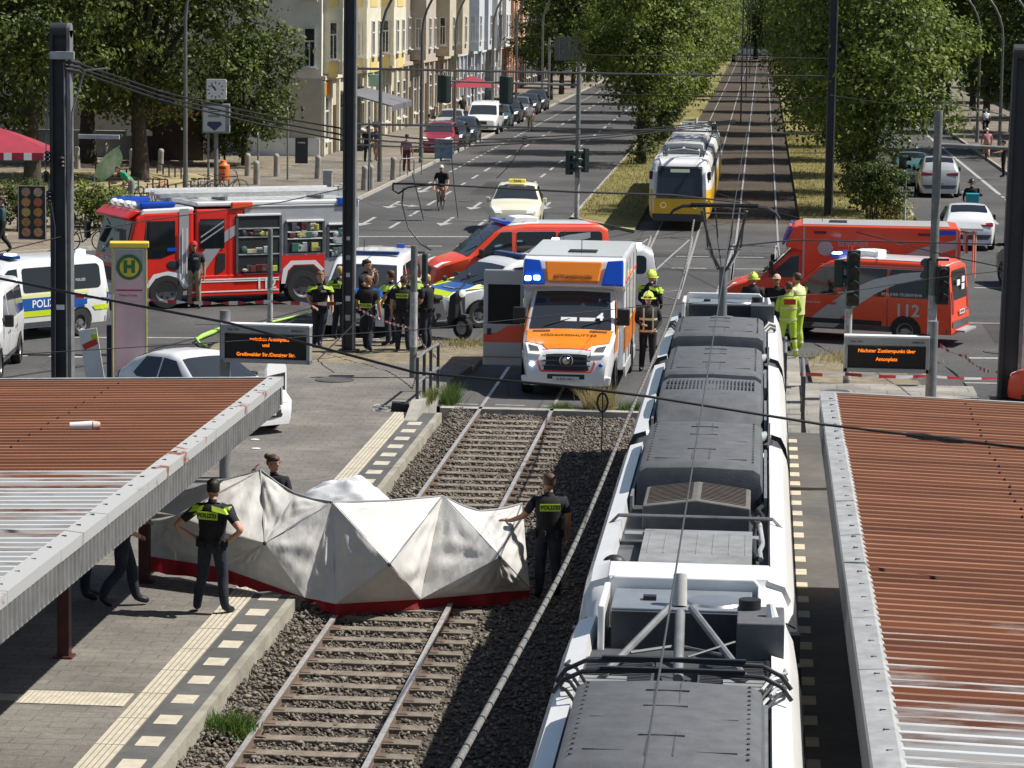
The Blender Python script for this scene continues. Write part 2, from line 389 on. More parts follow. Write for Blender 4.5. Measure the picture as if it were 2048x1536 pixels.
for x, y, r in ((-9.0, 62.3, .42), (-15.0, 66.9, .35), (5.9, 71.6, .42), (-2.5, 78, .35), (-12, 121, .35), (1.7, 62.5, .3)):
    z = .135 if (x < -6.6 and y < 65) else (.125 if 1 < x < 4.7 and y < 64 else .004)
    mh = MB().lathe([(0, .012), (r*.8, .012), (r*.82, .006), (r*.88, .006), (r*.9, .014), (r, .014), (r, -.03)], (0, 0, 0)); mh.build('manhole_cover', mat('cast_iron', (.11, .105, .1), .7, metal=.4, vary=.3, vscale=20), road, smooth=30, loc=(x, y, z))

# ------------------------------------------------------------------ tracks
def path(pts, step=1.5):
    out = []
    for i in range(len(pts)-1):
        p0 = Vector(pts[max(i-1, 0)]); p1 = Vector(pts[i]); p2 = Vector(pts[i+1]); p3 = Vector(pts[min(i+2, len(pts)-1)])
        n = max(1, int((p2-p1).length/step))
        if (p2-p1).length > 60 and abs(p2.x-p1.x) < .5: n = 1
        for k in range(n):
            t = k/n; out.append(.5*((2*p1)+(p2-p0)*t+(2*p0-5*p1+4*p2-p3)*t*t+(3*p1-p0-3*p2+p3)*t**3))
    return out+[Vector(pts[-1])]
def rail(track, cl, off):
    r = MB(); prof = [(-.035, 0), (.035, 0), (.037, -.03), (.012, -.045), (.012, -.12), (.065, -.14), (-.065, -.14), (-.012, -.12), (-.012, -.045), (-.037, -.03)]
    rings = []
    for i, p in enumerate(cl):
        d = (cl[min(i+1, len(cl)-1)]-cl[max(i-1, 0)]).normalized(); q = Vector((d.y, -d.x, 0))
        rings.append([p + q*(off+u) + Vector((0, 0, v+.012)) for u, v in prof])
    n = len(prof); r.loft(rings)
    r.m = []
    for i in range(len(rings)-1):
        for j in range(n): r.m.append(0 if j in (0,) else 1)
    r.m += [1, 1]
    r.build('rail', [STEEL, RUSTR], track)
def track(cl, ys, label):
    t = empty('tram_track', (0, 0, 0), 0, label, 'tram track', 'tram tracks'); c = path(cl)
    for o in (-.73, .73): rail(t, c, o)
    first = None
    for y, x in ys:
        if first is None:
            b = MB().box((0, 0, 0), (2.35, .22, .14)); b.box((-.73, 0, .075), (.3, .15, .02), mi=1); b.box((.73, 0, .075), (.3, .15, .02), mi=1)
            first = b.build('sleeper', [mat('sleeper_concrete', (.2, .17, .135), .95, vary=.35, vscale=6, bump=.4), RUSTR], t, bevel=.01); s = first
        else:
            s = first.copy(); COL.objects.link(s); s.parent = t
        s.location = (x, y, -.125); s.rotation_euler = (random.uniform(-.015, .015), 0, random.uniform(-.012, .012))
Lc = [(-4.85, -30, 0), (-4.85, 58, 0), (-4.85, 67, 0), (-4.55, 79, 0), (-3.75, 94, 0), (-3.1, 105, 0), (-2.92, 115, 0), (-2.92, 520, 0)]
Rc = [(-.62, -30, 0), (-.62, 60, 0), (-.6, 70, 0), (-.42, 85, 0), (-.12, 102, 0), (-.06, 114, 0), (-.15, 520, 0)]
track(Lc, [(19.2+i*.66, -4.85) for i in range(60)], 'left tram track with bare rails and sleepers running under the privacy screen')
track(Rc, [(112.4+i*1.3, -.06) for i in range(75)], 'right tram track under the white tram, free beside the yellow tram')
# ballast stones
def stones(n, x0, x1, y0, y1, z, s0, s1, avoid=()):
    P = np.stack([rng.uniform(x0, x1, n), rng.uniform(y0, y1, n), np.full(n, z)], 1)
    k = np.ones(n, bool)
    for a in avoid: k &= np.abs(P[:, 0]-a) > .085
    P = P[k]; n = len(P)
    heap = np.exp(-((P[:, 0]-(-6.0))/.35)**2)*.14 + np.exp(-((P[:, 0]+4.85)/.5)**2)*.015 + rng.uniform(-.015, .02, n); P[:, 2] += heap
    O = np.array([[1, 0, 0], [0, 1, 0], [-1, 0, 0], [0, -1, 0], [0, 0, 1], [0, 0, -1]], float)
    V = O[None]*rng.uniform(.6, 1.15, (n, 6, 1)) + rng.normal(0, .16, (n, 6, 3))
    sc = rng.uniform(s0, s1, (n, 1, 1))*np.stack([rng.uniform(.7, 1.3, n), rng.uniform(.7, 1.2, n), rng.uniform(.45, .85, n)], 1)[:, None]
    V = V*sc; a = rng.uniform(0, 6.28, n); c, s = np.cos(a)[:, None], np.sin(a)[:, None]
    X = V[:, :, 0]*c-V[:, :, 1]*s; Y = V[:, :, 0]*s+V[:, :, 1]*c
    t = rng.normal(0, .35, n)[:, None]; Z = V[:, :, 2]+X*t
    W = np.stack([X, Y, Z], 2)+P[:, None]
    T = np.array([[0, 1, 4], [1, 2, 4], [2, 3, 4], [3, 0, 4], [1, 0, 5], [2, 1, 5], [3, 2, 5], [0, 3, 5]])
    F = (T[None]+(np.arange(n)*6)[:, None, None]).reshape(-1, 3)
    return W.reshape(-1, 3), F
V, F = stones(46000, -6.12, -1.2, 21, 59.2, -.1, .022, .05, (-5.58, -4.12))
BS = [mat('ballast_stone', (.165, .14, .115), .95, vary=.2, vscale=9), mat('ballast_stone_dark', (.1, .085, .072), .95, vary=.2, vscale=9), mat('ballast_stone_pale', (.25, .22, .18), .95)]
mi = np.repeat(rng.choice([0, 0, 0, 1, 1, 2], len(F)//8), 8)
tag(np_mesh('gravel', V, F, BS, midx=mi), 'brown grey ballast gravel around the near tram rails', 'gravel', kind='stuff')
def blades(n, fx, h0, h1, w, lean=.35):
    P = fx(n); n = len(P); h = rng.uniform(h0, h1, n); a = rng.uniform(0, 6.28, n); l = rng.normal(0, lean, (n, 2))*h[:, None]
    d = np.stack([np.cos(a), np.sin(a), np.zeros(n)], 1)*w
    V = np.stack([P-d, P+d, P+np.concatenate([l, h[:, None]], 1)], 1).reshape(-1, 3)
    return V, np.arange(n*3).reshape(-1, 3)
def strip_pts(rects):
    def f(n):
        r = np.array(rects); ar = (r[:, 1]-r[:, 0])*(r[:, 3]-r[:, 2]); k = rng.choice(len(r), n, p=ar/ar.sum()); q = r[k]
        return np.stack([rng.uniform(q[:, 0], q[:, 1]), rng.uniform(q[:, 2], q[:, 3]), q[:, 4]], 1)
    return f
GB = [mat('dry_grass_blade', (.34, .29, .12), .9, trans=.3), mat('green_grass_blade', (.11, .15, .03), .9, trans=.3)]
V, F = blades(26000, strip_pts([(-7.1, -4.6, 112.5, 190, .1), (1.6, 6, 113, 190, .1)]), .05, .16, .012)
tag(np_mesh('grass', V, F, GB, midx=rng.choice([0, 0, 1], len(F))), 'dry yellow green grass on the strips beside the far tracks', 'grass', kind='stuff')
def weeds(name, cx, cy, z, rx, ry, n, h, label, mats, w=.008):
    def f(k):
        p = rng.normal(0, .45, (k, 2)); return np.stack([cx+p[:, 0]*rx, cy+p[:, 1]*ry, np.full(k, z)], 1)
    V, F = blades(n, f, h*.35, h, w, .45); tag(np_mesh(name, V, F, mats, midx=rng.integers(0, len(mats), len(F))), label, 'weeds')
GRN = mat('weed_green', (.08, .16, .03), .8, trans=.3); STRAW = mat('straw', (.42, .34, .17), .9, trans=.3)
p = gp(458, 1478, -.1); weeds('weed_clump', p.x, p.y, -.03, .3, .3, 900, .26, 'bright green weed clump between platform edge and rail in the foreground', [GRN, GRN, GB[1]], .014)
p = gp(1200, 818, 0); weeds('dry_bush', p.x, p.y, -.05, .3, .25, 900, .62, 'straw coloured dry grass clump in front of the ambulance', [STRAW, STRAW, GB[0]])
weeds('weed_clump', p.x+.75, p.y-.05, -.05, .4, .2, 700, .3, 'green weeds beside the tram right of the dry grass clump', [GRN, GB[1]])
weeds('weed_clump', p.x-.75, p.y-.1, -.05, .3, .15, 500, .22, 'small green weeds at the crossing edge left of the dry grass clump', [GRN, GB[1]])
p = gp(900, 805, 0); weeds('weed_clump', p.x, p.y, 0, .2, .5, 600, .5, 'tall green weed at the end of the grey handrail', [GRN, GB[1]])
p = gp(860, 818, .1); weeds('weed_clump', p.x, p.y, .3, .12, .8, 800, .22, 'green weeds along the foot of the grey handrail', [GRN, GB[1], GB[0]])
p = gp(1722, 720, .1); weeds('dry_bush', p.x, p.y, .1, 1.2, 1.2, 1500, .2, 'flat dry grass on the dirt verge behind the right display', [STRAW, GB[0]])
p = gp(1000, 690, .1); weeds('dry_bush', p.x-.6, p.y, .1, 1.2, 1.0, 1200, .14, 'flat dry grass on the dirt verge left of the ambulance', [STRAW, GB[0], GB[1]])
# ------------------------------------------------------------------ common paints
WHITE = mat('white_paint', (.78, .78, .77), .45, vary=.07, vscale=2.5)
WHITEC = mat('white_car_paint', (.74, .745, .75), .3, coat=.6, vary=.04, vscale=2)
BLACK = mat('black_plastic', (.018, .018, .02), .5)
DARK = mat('dark_rubber', (.025, .025, .026), .8, vary=.3, vscale=5)
GLASS = mat('tinted_glass', (.012, .014, .016), .06, spec=.6)
GLASSC = mat('window_glass', (.03, .036, .042), .05, spec=.7)
GREY = mat('grey_metal', (.2, .205, .21), .55, metal=.3, vary=.25, vscale=4)
DGREY = mat('dark_grey_metal', (.07, .073, .08), .6, vary=.3, vscale=3)
GALV = mat('galvanised_steel', (.44, .45, .45), .55, metal=.45, vary=.22, vscale=6, bump=.1)
POLE = mat('anthracite_mast', (.032, .034, .038), .55, vary=.25, vscale=2)
TYRE = mat('tyre_rubber', (.022, .022, .022), .85)
RIM = mat('wheel_rim', (.3, .3, .31), .4, metal=.7)
def rust_mat(name, ymid, yw, base=.0, c0=(.05, .014, .007), c1=(.18, .056, .024), cm=(.27, .28, .285)):
    m = mat(name, c0, .85); nt = m.node_tree; b = nt.nodes['Principled BSDF']
    tc = N(m, 'ShaderNodeTexCoord'); mp = N(m, 'ShaderNodeMapping'); mp.inputs['Scale'].default_value = (.14, 2.2, 1); nt.links.new(tc.outputs['Object'], mp.inputs['Vector'])
    n = N(m, 'ShaderNodeTexNoise', i_Scale=1.6, i_Detail=8., i_Roughness=.7); nt.links.new(mp.outputs[0], n.inputs['Vector'])
    n2 = N(m, 'ShaderNodeTexNoise', i_Scale=1.3, i_Detail=9., i_Roughness=.72); nt.links.new(mp.outputs[0], n2.inputs['Vector'])
    sp = N(m, 'ShaderNodeSeparateXYZ'); nt.links.new(tc.outputs['Object'], sp.inputs[0])
    mr = N(m, 'ShaderNodeMapRange'); mr.inputs['From Min'].default_value = ymid-yw; mr.inputs['From Max'].default_value = ymid+yw
    mr.inputs['To Min'].default_value = base; mr.inputs['To Max'].default_value = .75; nt.links.new(sp.outputs['Y'], mr.inputs['Value'])
    ad = N(m, 'ShaderNodeMath', operation='ADD'); nt.links.new(mr.outputs[0], ad.inputs[0]); nt.links.new(n.outputs['Fac'], ad.inputs[1])
    st = N(m, 'ShaderNodeMapRange'); st.inputs['From Min'].default_value = .78; st.inputs['From Max'].default_value = .9; nt.links.new(ad.outputs[0], st.inputs['Value'])
    r = N(m, 'ShaderNodeValToRGB'); e = r.color_ramp.elements
    e[0].position = .3; e[0].color = (*c0, 1); e[1].position = .75; e[1].color = (*c1, 1)
    nt.links.new(n2.outputs['Fac'], r.inputs['Fac'])
    mx = N(m, 'ShaderNodeMix', data_type='RGBA'); nt.links.new(st.outputs[0], mx.inputs[0]); mx.inputs[6].default_value = (*cm, 1); nt.links.new(r.outputs[0], mx.inputs[7])
    nt.links.new(mx.outputs[2], b.inputs['Base Color']); b.inputs['Specular IOR Level'].default_value = .3
    return m
CAPM = mat('cap_flashing', (.36, .365, .36), .6, vary=.22, vscale=5, metal=.2)
def rusty_cap():
    m = mat('rust_stained_cap', (.3, .3, .3), .7, col2=(.22, .08, .04), vscale=1.1, stretch=(1, .8, 1)); r = [n for n in m.node_tree.nodes if n.type == 'VALTORGB'][0]
    r.color_ramp.elements[0].color = (.38, .385, .38, 1); r.color_ramp.elements[0].position = .575; r.color_ramp.elements[1].position = .61; return m
RCAP = rusty_cap()
MAROON = mat('maroon_steel', (.075, .02, .02), .55, vary=.3, vscale=3)

RG = dict(c0=(.12, .045, .022), c1=(.36, .2, .12), cm=(.5, .51, .51))
def canopy(xe, dirn, y0, y1, width, wear, label, posts, capm):
    """xe: track side edge, dirn: +1 roof runs to +X / -1 to -X"""
    rustm = rust_mat('roof_rust_'+('right' if dirn > 0 else 'left'), *wear); t = empty('platform_canopy', (xe, y0, 0), 0, label, 'canopy')
    L = y1-y0; zt = 2.93; slope = .03; ridgem = rust_mat('highlit_worn_ridges_'+('right' if dirn > 0 else 'left'), *wear, **RG)  # ridge tops: paler rust copy, highlight lines painted in along with wear
    per = .25; n = int(L/per); prof = [(0, 0), (.1, 0), (.13, .05), (.2, .05), (.25, 0)]
    V = []; xs = [.16, width*.5, width]
    for i in range(n):
        for u, h in prof[:-1]:
            for x in xs: V.append((dirn*x, i*per+u, zt-.05-slope*x+h))
    V = np.array(V); k = n*4; c = 3
    V[:, 2] += .006*np.sin(V[:, 1]*3.1)*np.sin(V[:, 0])
    F = np.array([[i*c+j, i*c+j+1, (i+1)*c+j+1, (i+1)*c+j] for i in range(k-1) for j in range(c-1)])
    if dirn < 0: F = F[:, ::-1]
    np_mesh('roof_sheet', V, F, [rustm, ridgem], t, midx=np.array([1 if i % 4 == 2 else 0 for i in range(k-1) for j in range(c-1)]))
    lap = MB()
    for xx in (width*.36, width*.73):
        for i in range(0, n, 2): lap.cyl((dirn*(xx+.02*math.sin(i)), i*per+.13, zt-.05-slope*xx+.03), (dirn*(xx+.02*math.sin(i)), i*per+.13, zt-.05-slope*xx+.055), .022, .016, 6)
    lap.build('roof_screws', mat('rusty_screw', (.16, .07, .05), .8), t)
    cp = MB(); seg = 2.05; y = 0
    while y < L-.01:
        e = min(y+seg, L); dz = random.uniform(-.006, .006)
        cp.prism([(0, zt+dz), (dirn*.2, zt+.012+dz), (dirn*.25, zt-.03+dz), (dirn*.02, zt-.045+dz), (0, zt-.12+dz)] if dirn > 0 else [(dirn*a, b+dz) for a, b in ((0, zt), (.2, zt+.012), (.25, zt-.03), (.02, zt-.045), (0, zt-.12))], y+.004, e-.004, 'y')
        y = e
    cp.build('edge_cap', capm, t)
    bo = MB(); y = .4
    while y < L-.2: bo.cyl((dirn*.12, y, zt), (dirn*.12, y, zt+.022), .013, .009, 6); bo.box((dirn*.145, y+.01, zt+.014), (.03, .012, .008)); y += .62
    bo.build('cap_screws', DGREY, t)
    # fascia of vertical corrugated sheet, facing the track
    fz0 = zt-(.43 if dirn < 0 else .54); V = []; n2 = int(L/.17)
    for i in range(n2):
        for u, d in ((0, 0), (.07, 0), (.085, .035), (.155, .035)):
            V += [(dirn*(.004+d), i*.17+u, zt-.1), (dirn*(.004+d), i*.17+u, fz0)]
    V = np.array(V); k = n2*4; F = np.array([[i*2, i*2+1, i*2+3, i*2+2] for i in range(k-1)])
    if dirn > 0: F = F[:, ::-1]
    np_mesh('fascia_sheet', V, F, mat('fascia_metal', (.15, .15, .148), .65, vary=.25, vscale=3), t)
    tr = MB().box((dirn*.05, L/2, fz0-.005), (.06, L, .02)); tr.box((dirn*.045, L/2, zt-.135), (.05, L, .02)); tr.build('fascia_trim', CAPM, t)
    en = MB().box((dirn*width/2, L+.03, zt-.06-slope*width/2), (width, .1, .13), rot=(0, dirn*slope, 0)); en.box((dirn*width/2, L-.05, zt-.25-slope*width/2), (width, .12, .26), rot=(0, dirn*slope, 0))
    en.build('end_flashing', CAPM, t)
    so = MB().box((dirn*width/2, L/2, fz0+.04-slope*width/2), (width-.2, L-.2, .04), rot=(0, dirn*slope, 0)); so.build('soffit', mat('soffit_panel', (.2, .19, .18), .8), t)
    for yy in posts:
        pb = MB().box((dirn*1.7, yy-y0, (fz0+.2)/2), (.15, .15, fz0-.2)); pb.box((dirn*1.7, yy-y0, .215), (.24, .24, .03)); pb.build('post', MAROON, t, bevel=.008)
    return t
canopy(-6.68, -1, 17.5, 41.1, 6.3, (32.9-17.5, .5, .26), 'rust brown corrugated platform canopy with grey near half, left of the tracks', (29.9, 34.95, 39.7), RCAP)
canopy(.9, 1, 17.5, 41.0, 5.6, (26.0-17.5, 8., .22), 'rust streaked corrugated platform canopy on the right platform', (21, 27, 33, 39), CAPM)
p = gp(172, 862, 2.85); lt = empty('paper_cup', (p.x, p.y, 2.87), .2, 'crumpled white paper cup lying on the rusty left canopy', 'cup')
b = MB().cyl((-.2, 0, .045), (.08, 0, .05), .045, .06, 14); b.build('cup', WHITE, lt, smooth=40); b = MB().cyl((.08, 0, .05), (.17, .02, .05), .062, .045, 14); b.build('lid', mat('pinkish_lid', (.6, .38, .3), .6), lt, smooth=40)
for px, py, lb in ((510, 880, 'flat white scrap of paper on the grey platform, nearer the canopy'), (512, 898, 'small white paper scrap on the grey platform, nearest to the covered screen'), (905, 1445, None)):
    if lb:
        p = gp(px, py, .2); b = MB(); b.ell((0, 0, .012), (.09, .06, .012), 9, 4); thing(b, 'paper_scrap', WHITE, lb, 'litter', loc=(p.x, p.y, .2))

# ------------------------------------------------------------------ privacy screen
def screen():
    t = empty('privacy_screen', (-5.7, 40, 0), 0, 'zigzag white fabric privacy screen with red skirt standing across the left track', 'privacy screen')
    o = Vector((-5.7, 40, 0)); P = {}
    for k, x, y, Y in (('T0', 250, 1010, 40.3), ('T1', 521, 940, 40.3), ('T2', 664, 1004, 39.3), ('T3', 885, 992, 41.0), ('T4', 1044, 1007, 42.0),
                       ('M0', 352, 1030, 39.6), ('M1', 530, 1086, 38.9), ('M2', 779, 1129, 38.6), ('M3', 1000, 1114, 39.6),
                       ('B0', 296, 1112, 40.2), ('B1', 442, 1135, 39.55), ('B2', 609, 1195, 38.85), ('B3', 672, 1208, 38.8), ('B4', 840, 1199, 39.7), ('B5', 985, 1186, 40.0), ('B6', 1060, 1180, 40.7), ('T15', 590, 987, 39.7), ('T35', 960, 1022, 41.3), ('B15', 490, 1152, 39.25), ('L0', 298, 1040, 40.1)):
        P[k] = yp(x, y, Y)-o
    tris = ['T0 T1 M0', 'T0 M0 L0', 'L0 M0 B0', 'M0 T1 M1', 'M0 M1 B1', 'M0 B1 B0', 'M1 B15 B1', 'T1 T15 M1', 'T15 T2 M1', 'M1 T2 B2', 'M1 B2 B15', 'T2 B3 B2', 'T2 M2 B3', 'T2 T3 M2', 'T3 B4 M2', 'M2 B4 B3', 'T3 M3 B4', 'T3 T35 M3', 'T35 T4 M3', 'M3 T4 B6', 'M3 B5 B4', 'M3 B6 B5']
    V = []; F = []; n = 22
    from mathutils import noise
    for tr in tris:
        a, b, c = (P[k] for k in tr.split()); nrm = (b-a).cross(c-a).normalized()
        base = len(V); idx = {}
        for i in range(n+1):
            for j in range(n+1-i):
                u, v = i/n, j/n; w = 1-u-v; p = a*w+b*u+c*v
                bl = 27*u*v*w; s = noise.noise(Vector((p.x*1.5, p.z*2.2, p.y))*1.7)*.05 + noise.noise(Vector((p.x*4+p.z*3, p.z*3-p.x*2, 0)))*.028 + abs(noise.noise(Vector((p.x*1.1+p.z*2.6, p.y*2, 3))))*.045
                ga = v/(v+w+1e-4); gb = u/(u+v+1e-4); s += (.016*math.sin(ga*21+len(F)*.01)*u*(1-u)*3 + .014*math.sin(gb*17+2+len(F)*.013)*w*(1-w)*3)*min(1, 40*ga*(1-ga))
                p = p + nrm*(s*min(1, bl*1.9+.1) - .05*bl) + Vector((0, 0, -.03*u*w*4*(1 if b.z > .9 and a.z > .9 else 0)))
                idx[i, j] = len(V); V.append(p)
        for i in range(n):
            for j in range(n-i):
                F.append((idx[i, j], idx[i+1, j], idx[i, j+1]))
                if i+j < n-1: F.append((idx[i+1, j], idx[i+1, j+1], idx[i, j+1]))
    FAB = mat('screen_fabric', (.6, .59, .565), .8, trans=.1, vary=.14, vscale=1.3, bump=.5, bscale=7, stretch=(1.6, 1, .7))
    m = MB().add(V, F); m.build('fabric', FAB, t, smooth=60)
    RED = mat('red_skirt', (.3, .012, .018), .75, vary=.3, vscale=3, bump=.3, bscale=9, trans=.15)
    sk = MB(); bs = ['B0', 'B1', 'B15', 'B2', 'B3', 'B4', 'B5', 'B6']; gz = [.22, .21, .21, .21, -.06, -.08, -.08, -.08]
    up = []; lo = []
    for i in range(len(bs)-1):
        for k in range(8):
            u = k/8; a = P[bs[i]]*(1-u)+P[bs[i+1]]*u; z = gz[i]*(1-u)+gz[i+1]*u
            wv = .05*math.sin((i*8+k)*1.7)+.03*math.sin((i*8+k)*.6)
            up.append(a+Vector((0, .01, .015))); lo.append(Vector((a.x, a.y+.03+wv, min(z+.02, a.z-.05)+.03*random.random())))
    up.append(P['B6']); lo.append(Vector((P['B6'].x, P['B6'].y, -.06)))
    md = [a*.5+b*.5+Vector((0, .04*math.sin(i*1.3), 0)) for i, (a, b) in enumerate(zip(up, lo))]
    sk.loft([up, md, lo], closed=False, caps=False); sk.build('skirt', RED, t, smooth=70)
    pl_ = MB(); f = lambda k: P[k]+Vector((0, .03, 0))
    for s_ in ('T1 M1', 'T2 M1', 'T2 M2', 'T3 M2', 'T3 M3', 'T4 M3', 'M1 B2', 'M2 B3', 'M2 B4', 'M3 B4', 'M3 B6'):
        a, b = s_.split(); q = MB().cyl(f(a), f(b), .012, n=6); q.build('folding_rod', GREY, t)
    hm = MB()
    for s_ in ('T0 T1', 'T1 T15', 'T15 T2', 'T2 T3', 'T3 T35', 'T35 T4', 'T1 M1'):
        a, b = s_.split(); hm.tube([P[a], P[a]*.5+P[b]*.5+Vector((0, 0, -.02)), P[b]], .014, 6)
    hm.build('hem', mat('hem_tape', (.3, .3, .31), .8), t)
    nb = MB()
    for k in ('M1', 'M2', 'M3'): nb.ell(P[k]+Vector((0, -.02, 0)), (.03, .02, .03), 8, 6)
    nb.build('hub', DGREY, t)
screen()
def draped(label, c, rx, ry, z0, z1, seed, name='covering_sheet'):
    n = 44; V = []; from mathutils import noise
    for i in range(n+1):
        for j in range(n+1):
            u, v = i/n*2-1, j/n*2-1; r = math.sqrt(u*u+v*v); q = min(1, max(0, 1.25-r*1.02))
            a = noise.noise(Vector((u*2.2+seed, v*2.2, seed))); b = noise.noise(Vector((u*6, v*6, seed*2))); d = abs(noise.noise(Vector((u*3.4+v*5, v*2-u, seed+5))))
            z = z0+(z1-z0)*(q**.55)*(1+.12*a) - .10*d*(1-.3*q) + .03*b
            V.append((c[0]+u*rx*(1+.12*a), c[1]+v*ry*(1+.1*b), max(z, z0)))
    m = MB().add(V, [(i*(n+1)+j, (i+1)*(n+1)+j, (i+1)*(n+1)+j+1, i*(n+1)+j+1) for i in range(n) for j in range(n)])
    return thing(m, name, mat('white_sheet', (.76, .77, .78), .7, trans=.12, bump=.2, bscale=25), label, 'sheet', smooth=50)
p = yp(690, 985, 43.6); draped('crumpled white sheet draped high behind the zigzag privacy screen', (p.x, 43.6), 1.0, .6, -.05, 1.13, 3.3)
# ------------------------------------------------------------------ trams
YEL = mat('tram_yellow', (.78, .45, .01), .35, coat=.4, vary=.06, vscale=2)
TWHITE = mat('tram_white', (.8, .8, .79), .35, coat=.3, vary=.05, vscale=1.5)
ROOFG = mat('tram_roof_grey', (.095, .099, .107), .75, vary=.2, vscale=5, bump=.15, bscale=60)
ROOFD = mat('tram_roof_deck', (.05, .053, .06), .7, vary=.3, vscale=4)
ROOFL = mat('tram_roof_plate', (.26, .265, .265), .6, vary=.25, vscale=3, metal=.2)
BROWN = mat('louvre_brown', (.11, .09, .075), .8, vary=.2, vscale=8)
CABLE = mat('black_cable', (.02, .02, .022), .6)
CABLEG = mat('grey_cable', (.4, .4, .4), .5)
LAMPW = mat('lamp_glass', (.75, .75, .72), .1, emit=(1, .95, .85), estr=.3)
SEC = [(-1.0, .35), (-1.13, .55), (-1.16, 1.05), (-1.15, 1.5), (-1.1, 2.15), (-1.05, 2.42), (-.98, 2.56), (-.82, 2.61), (-.8, 2.45)]
SEC = SEC + [(-x, z) for x, z in SEC[::-1]]
def dome(t, s0, s1, w, z0, z1, m, name='roof_unit', slope0=.35, slope1=.25, vent=False):
    """rounded equipment cover from s0 to s1 along the tram"""
    rings = []
    fr = ((s0, 0.), (s0+slope0*.45, .62), (s0+slope0*.8, .93), (s0+slope0*1.25, 1.)) if vent else ((s0, 0.), (s0+.03, .7), (s0+.06, .9), (s0+.12, .98), (s0+.22, 1.))
    for s, k in fr + (((s0+s1)/2, 1.02), (s1-.22, 1.), (s1-.08, .93), (s1, 0.)):
        h = z0+(z1-z0)*k; e = .13; hw = w/2
        rings.append([(-hw, s, z0), (-hw+.02, s, z0+(h-z0)*.6), (-hw+e*.35, s, h-(h-z0)*.12), (-hw+e, s, h-.005*k), (0, s, h+.018*k), (hw-e, s, h-.005*k), (hw-e*.35, s, h-(h-z0)*.12), (hw-.02, s, z0+(h-z0)*.6), (hw, s, z0)])
    o = MB().loft(rings, closed=False, caps=False).build(name, m, t, smooth=35)
    if vent:
        v = MB(); 
        for i in range(24):
            for q in (0, 1): v.box((-w*.4+i*w*.8/23, s0+slope0*1.35+.12+.5*q+.2, z1+.014), (.018, .4, .02))
        v.build('vent_slats', BLACK, o)
    else:
        v = MB(); 
        v.box((0, (s0+s1)/2, z1+.008), (w*.72, .01, .01)); v.box((0, s0+.45, z1+.006), (w*.72, .01, .01))
        for q in range(16):
            for sx in (-1, 1): v.cyl((sx*w*.41, s0+.3+(s1-s0-.6)*q/15, z1-.01), (sx*w*.41, s0+.3+(s1-s0-.6)*q/15, z1+.012), .014, n=6)
        for q in (.3, .62, .8): v.box((.0, s0+(s1-s0)*q, z1+.02), (.34, .018, .018))
        v.box((.1, (s0+s1)/2, z1+.016), (.012, (s1-s0)*.8, .01)); v.box((-.1, (s0+s1)/2, z1+.016), (.012, (s1-s0)*.8, .01))
        v.build('seam', DGREY, o)
    return o
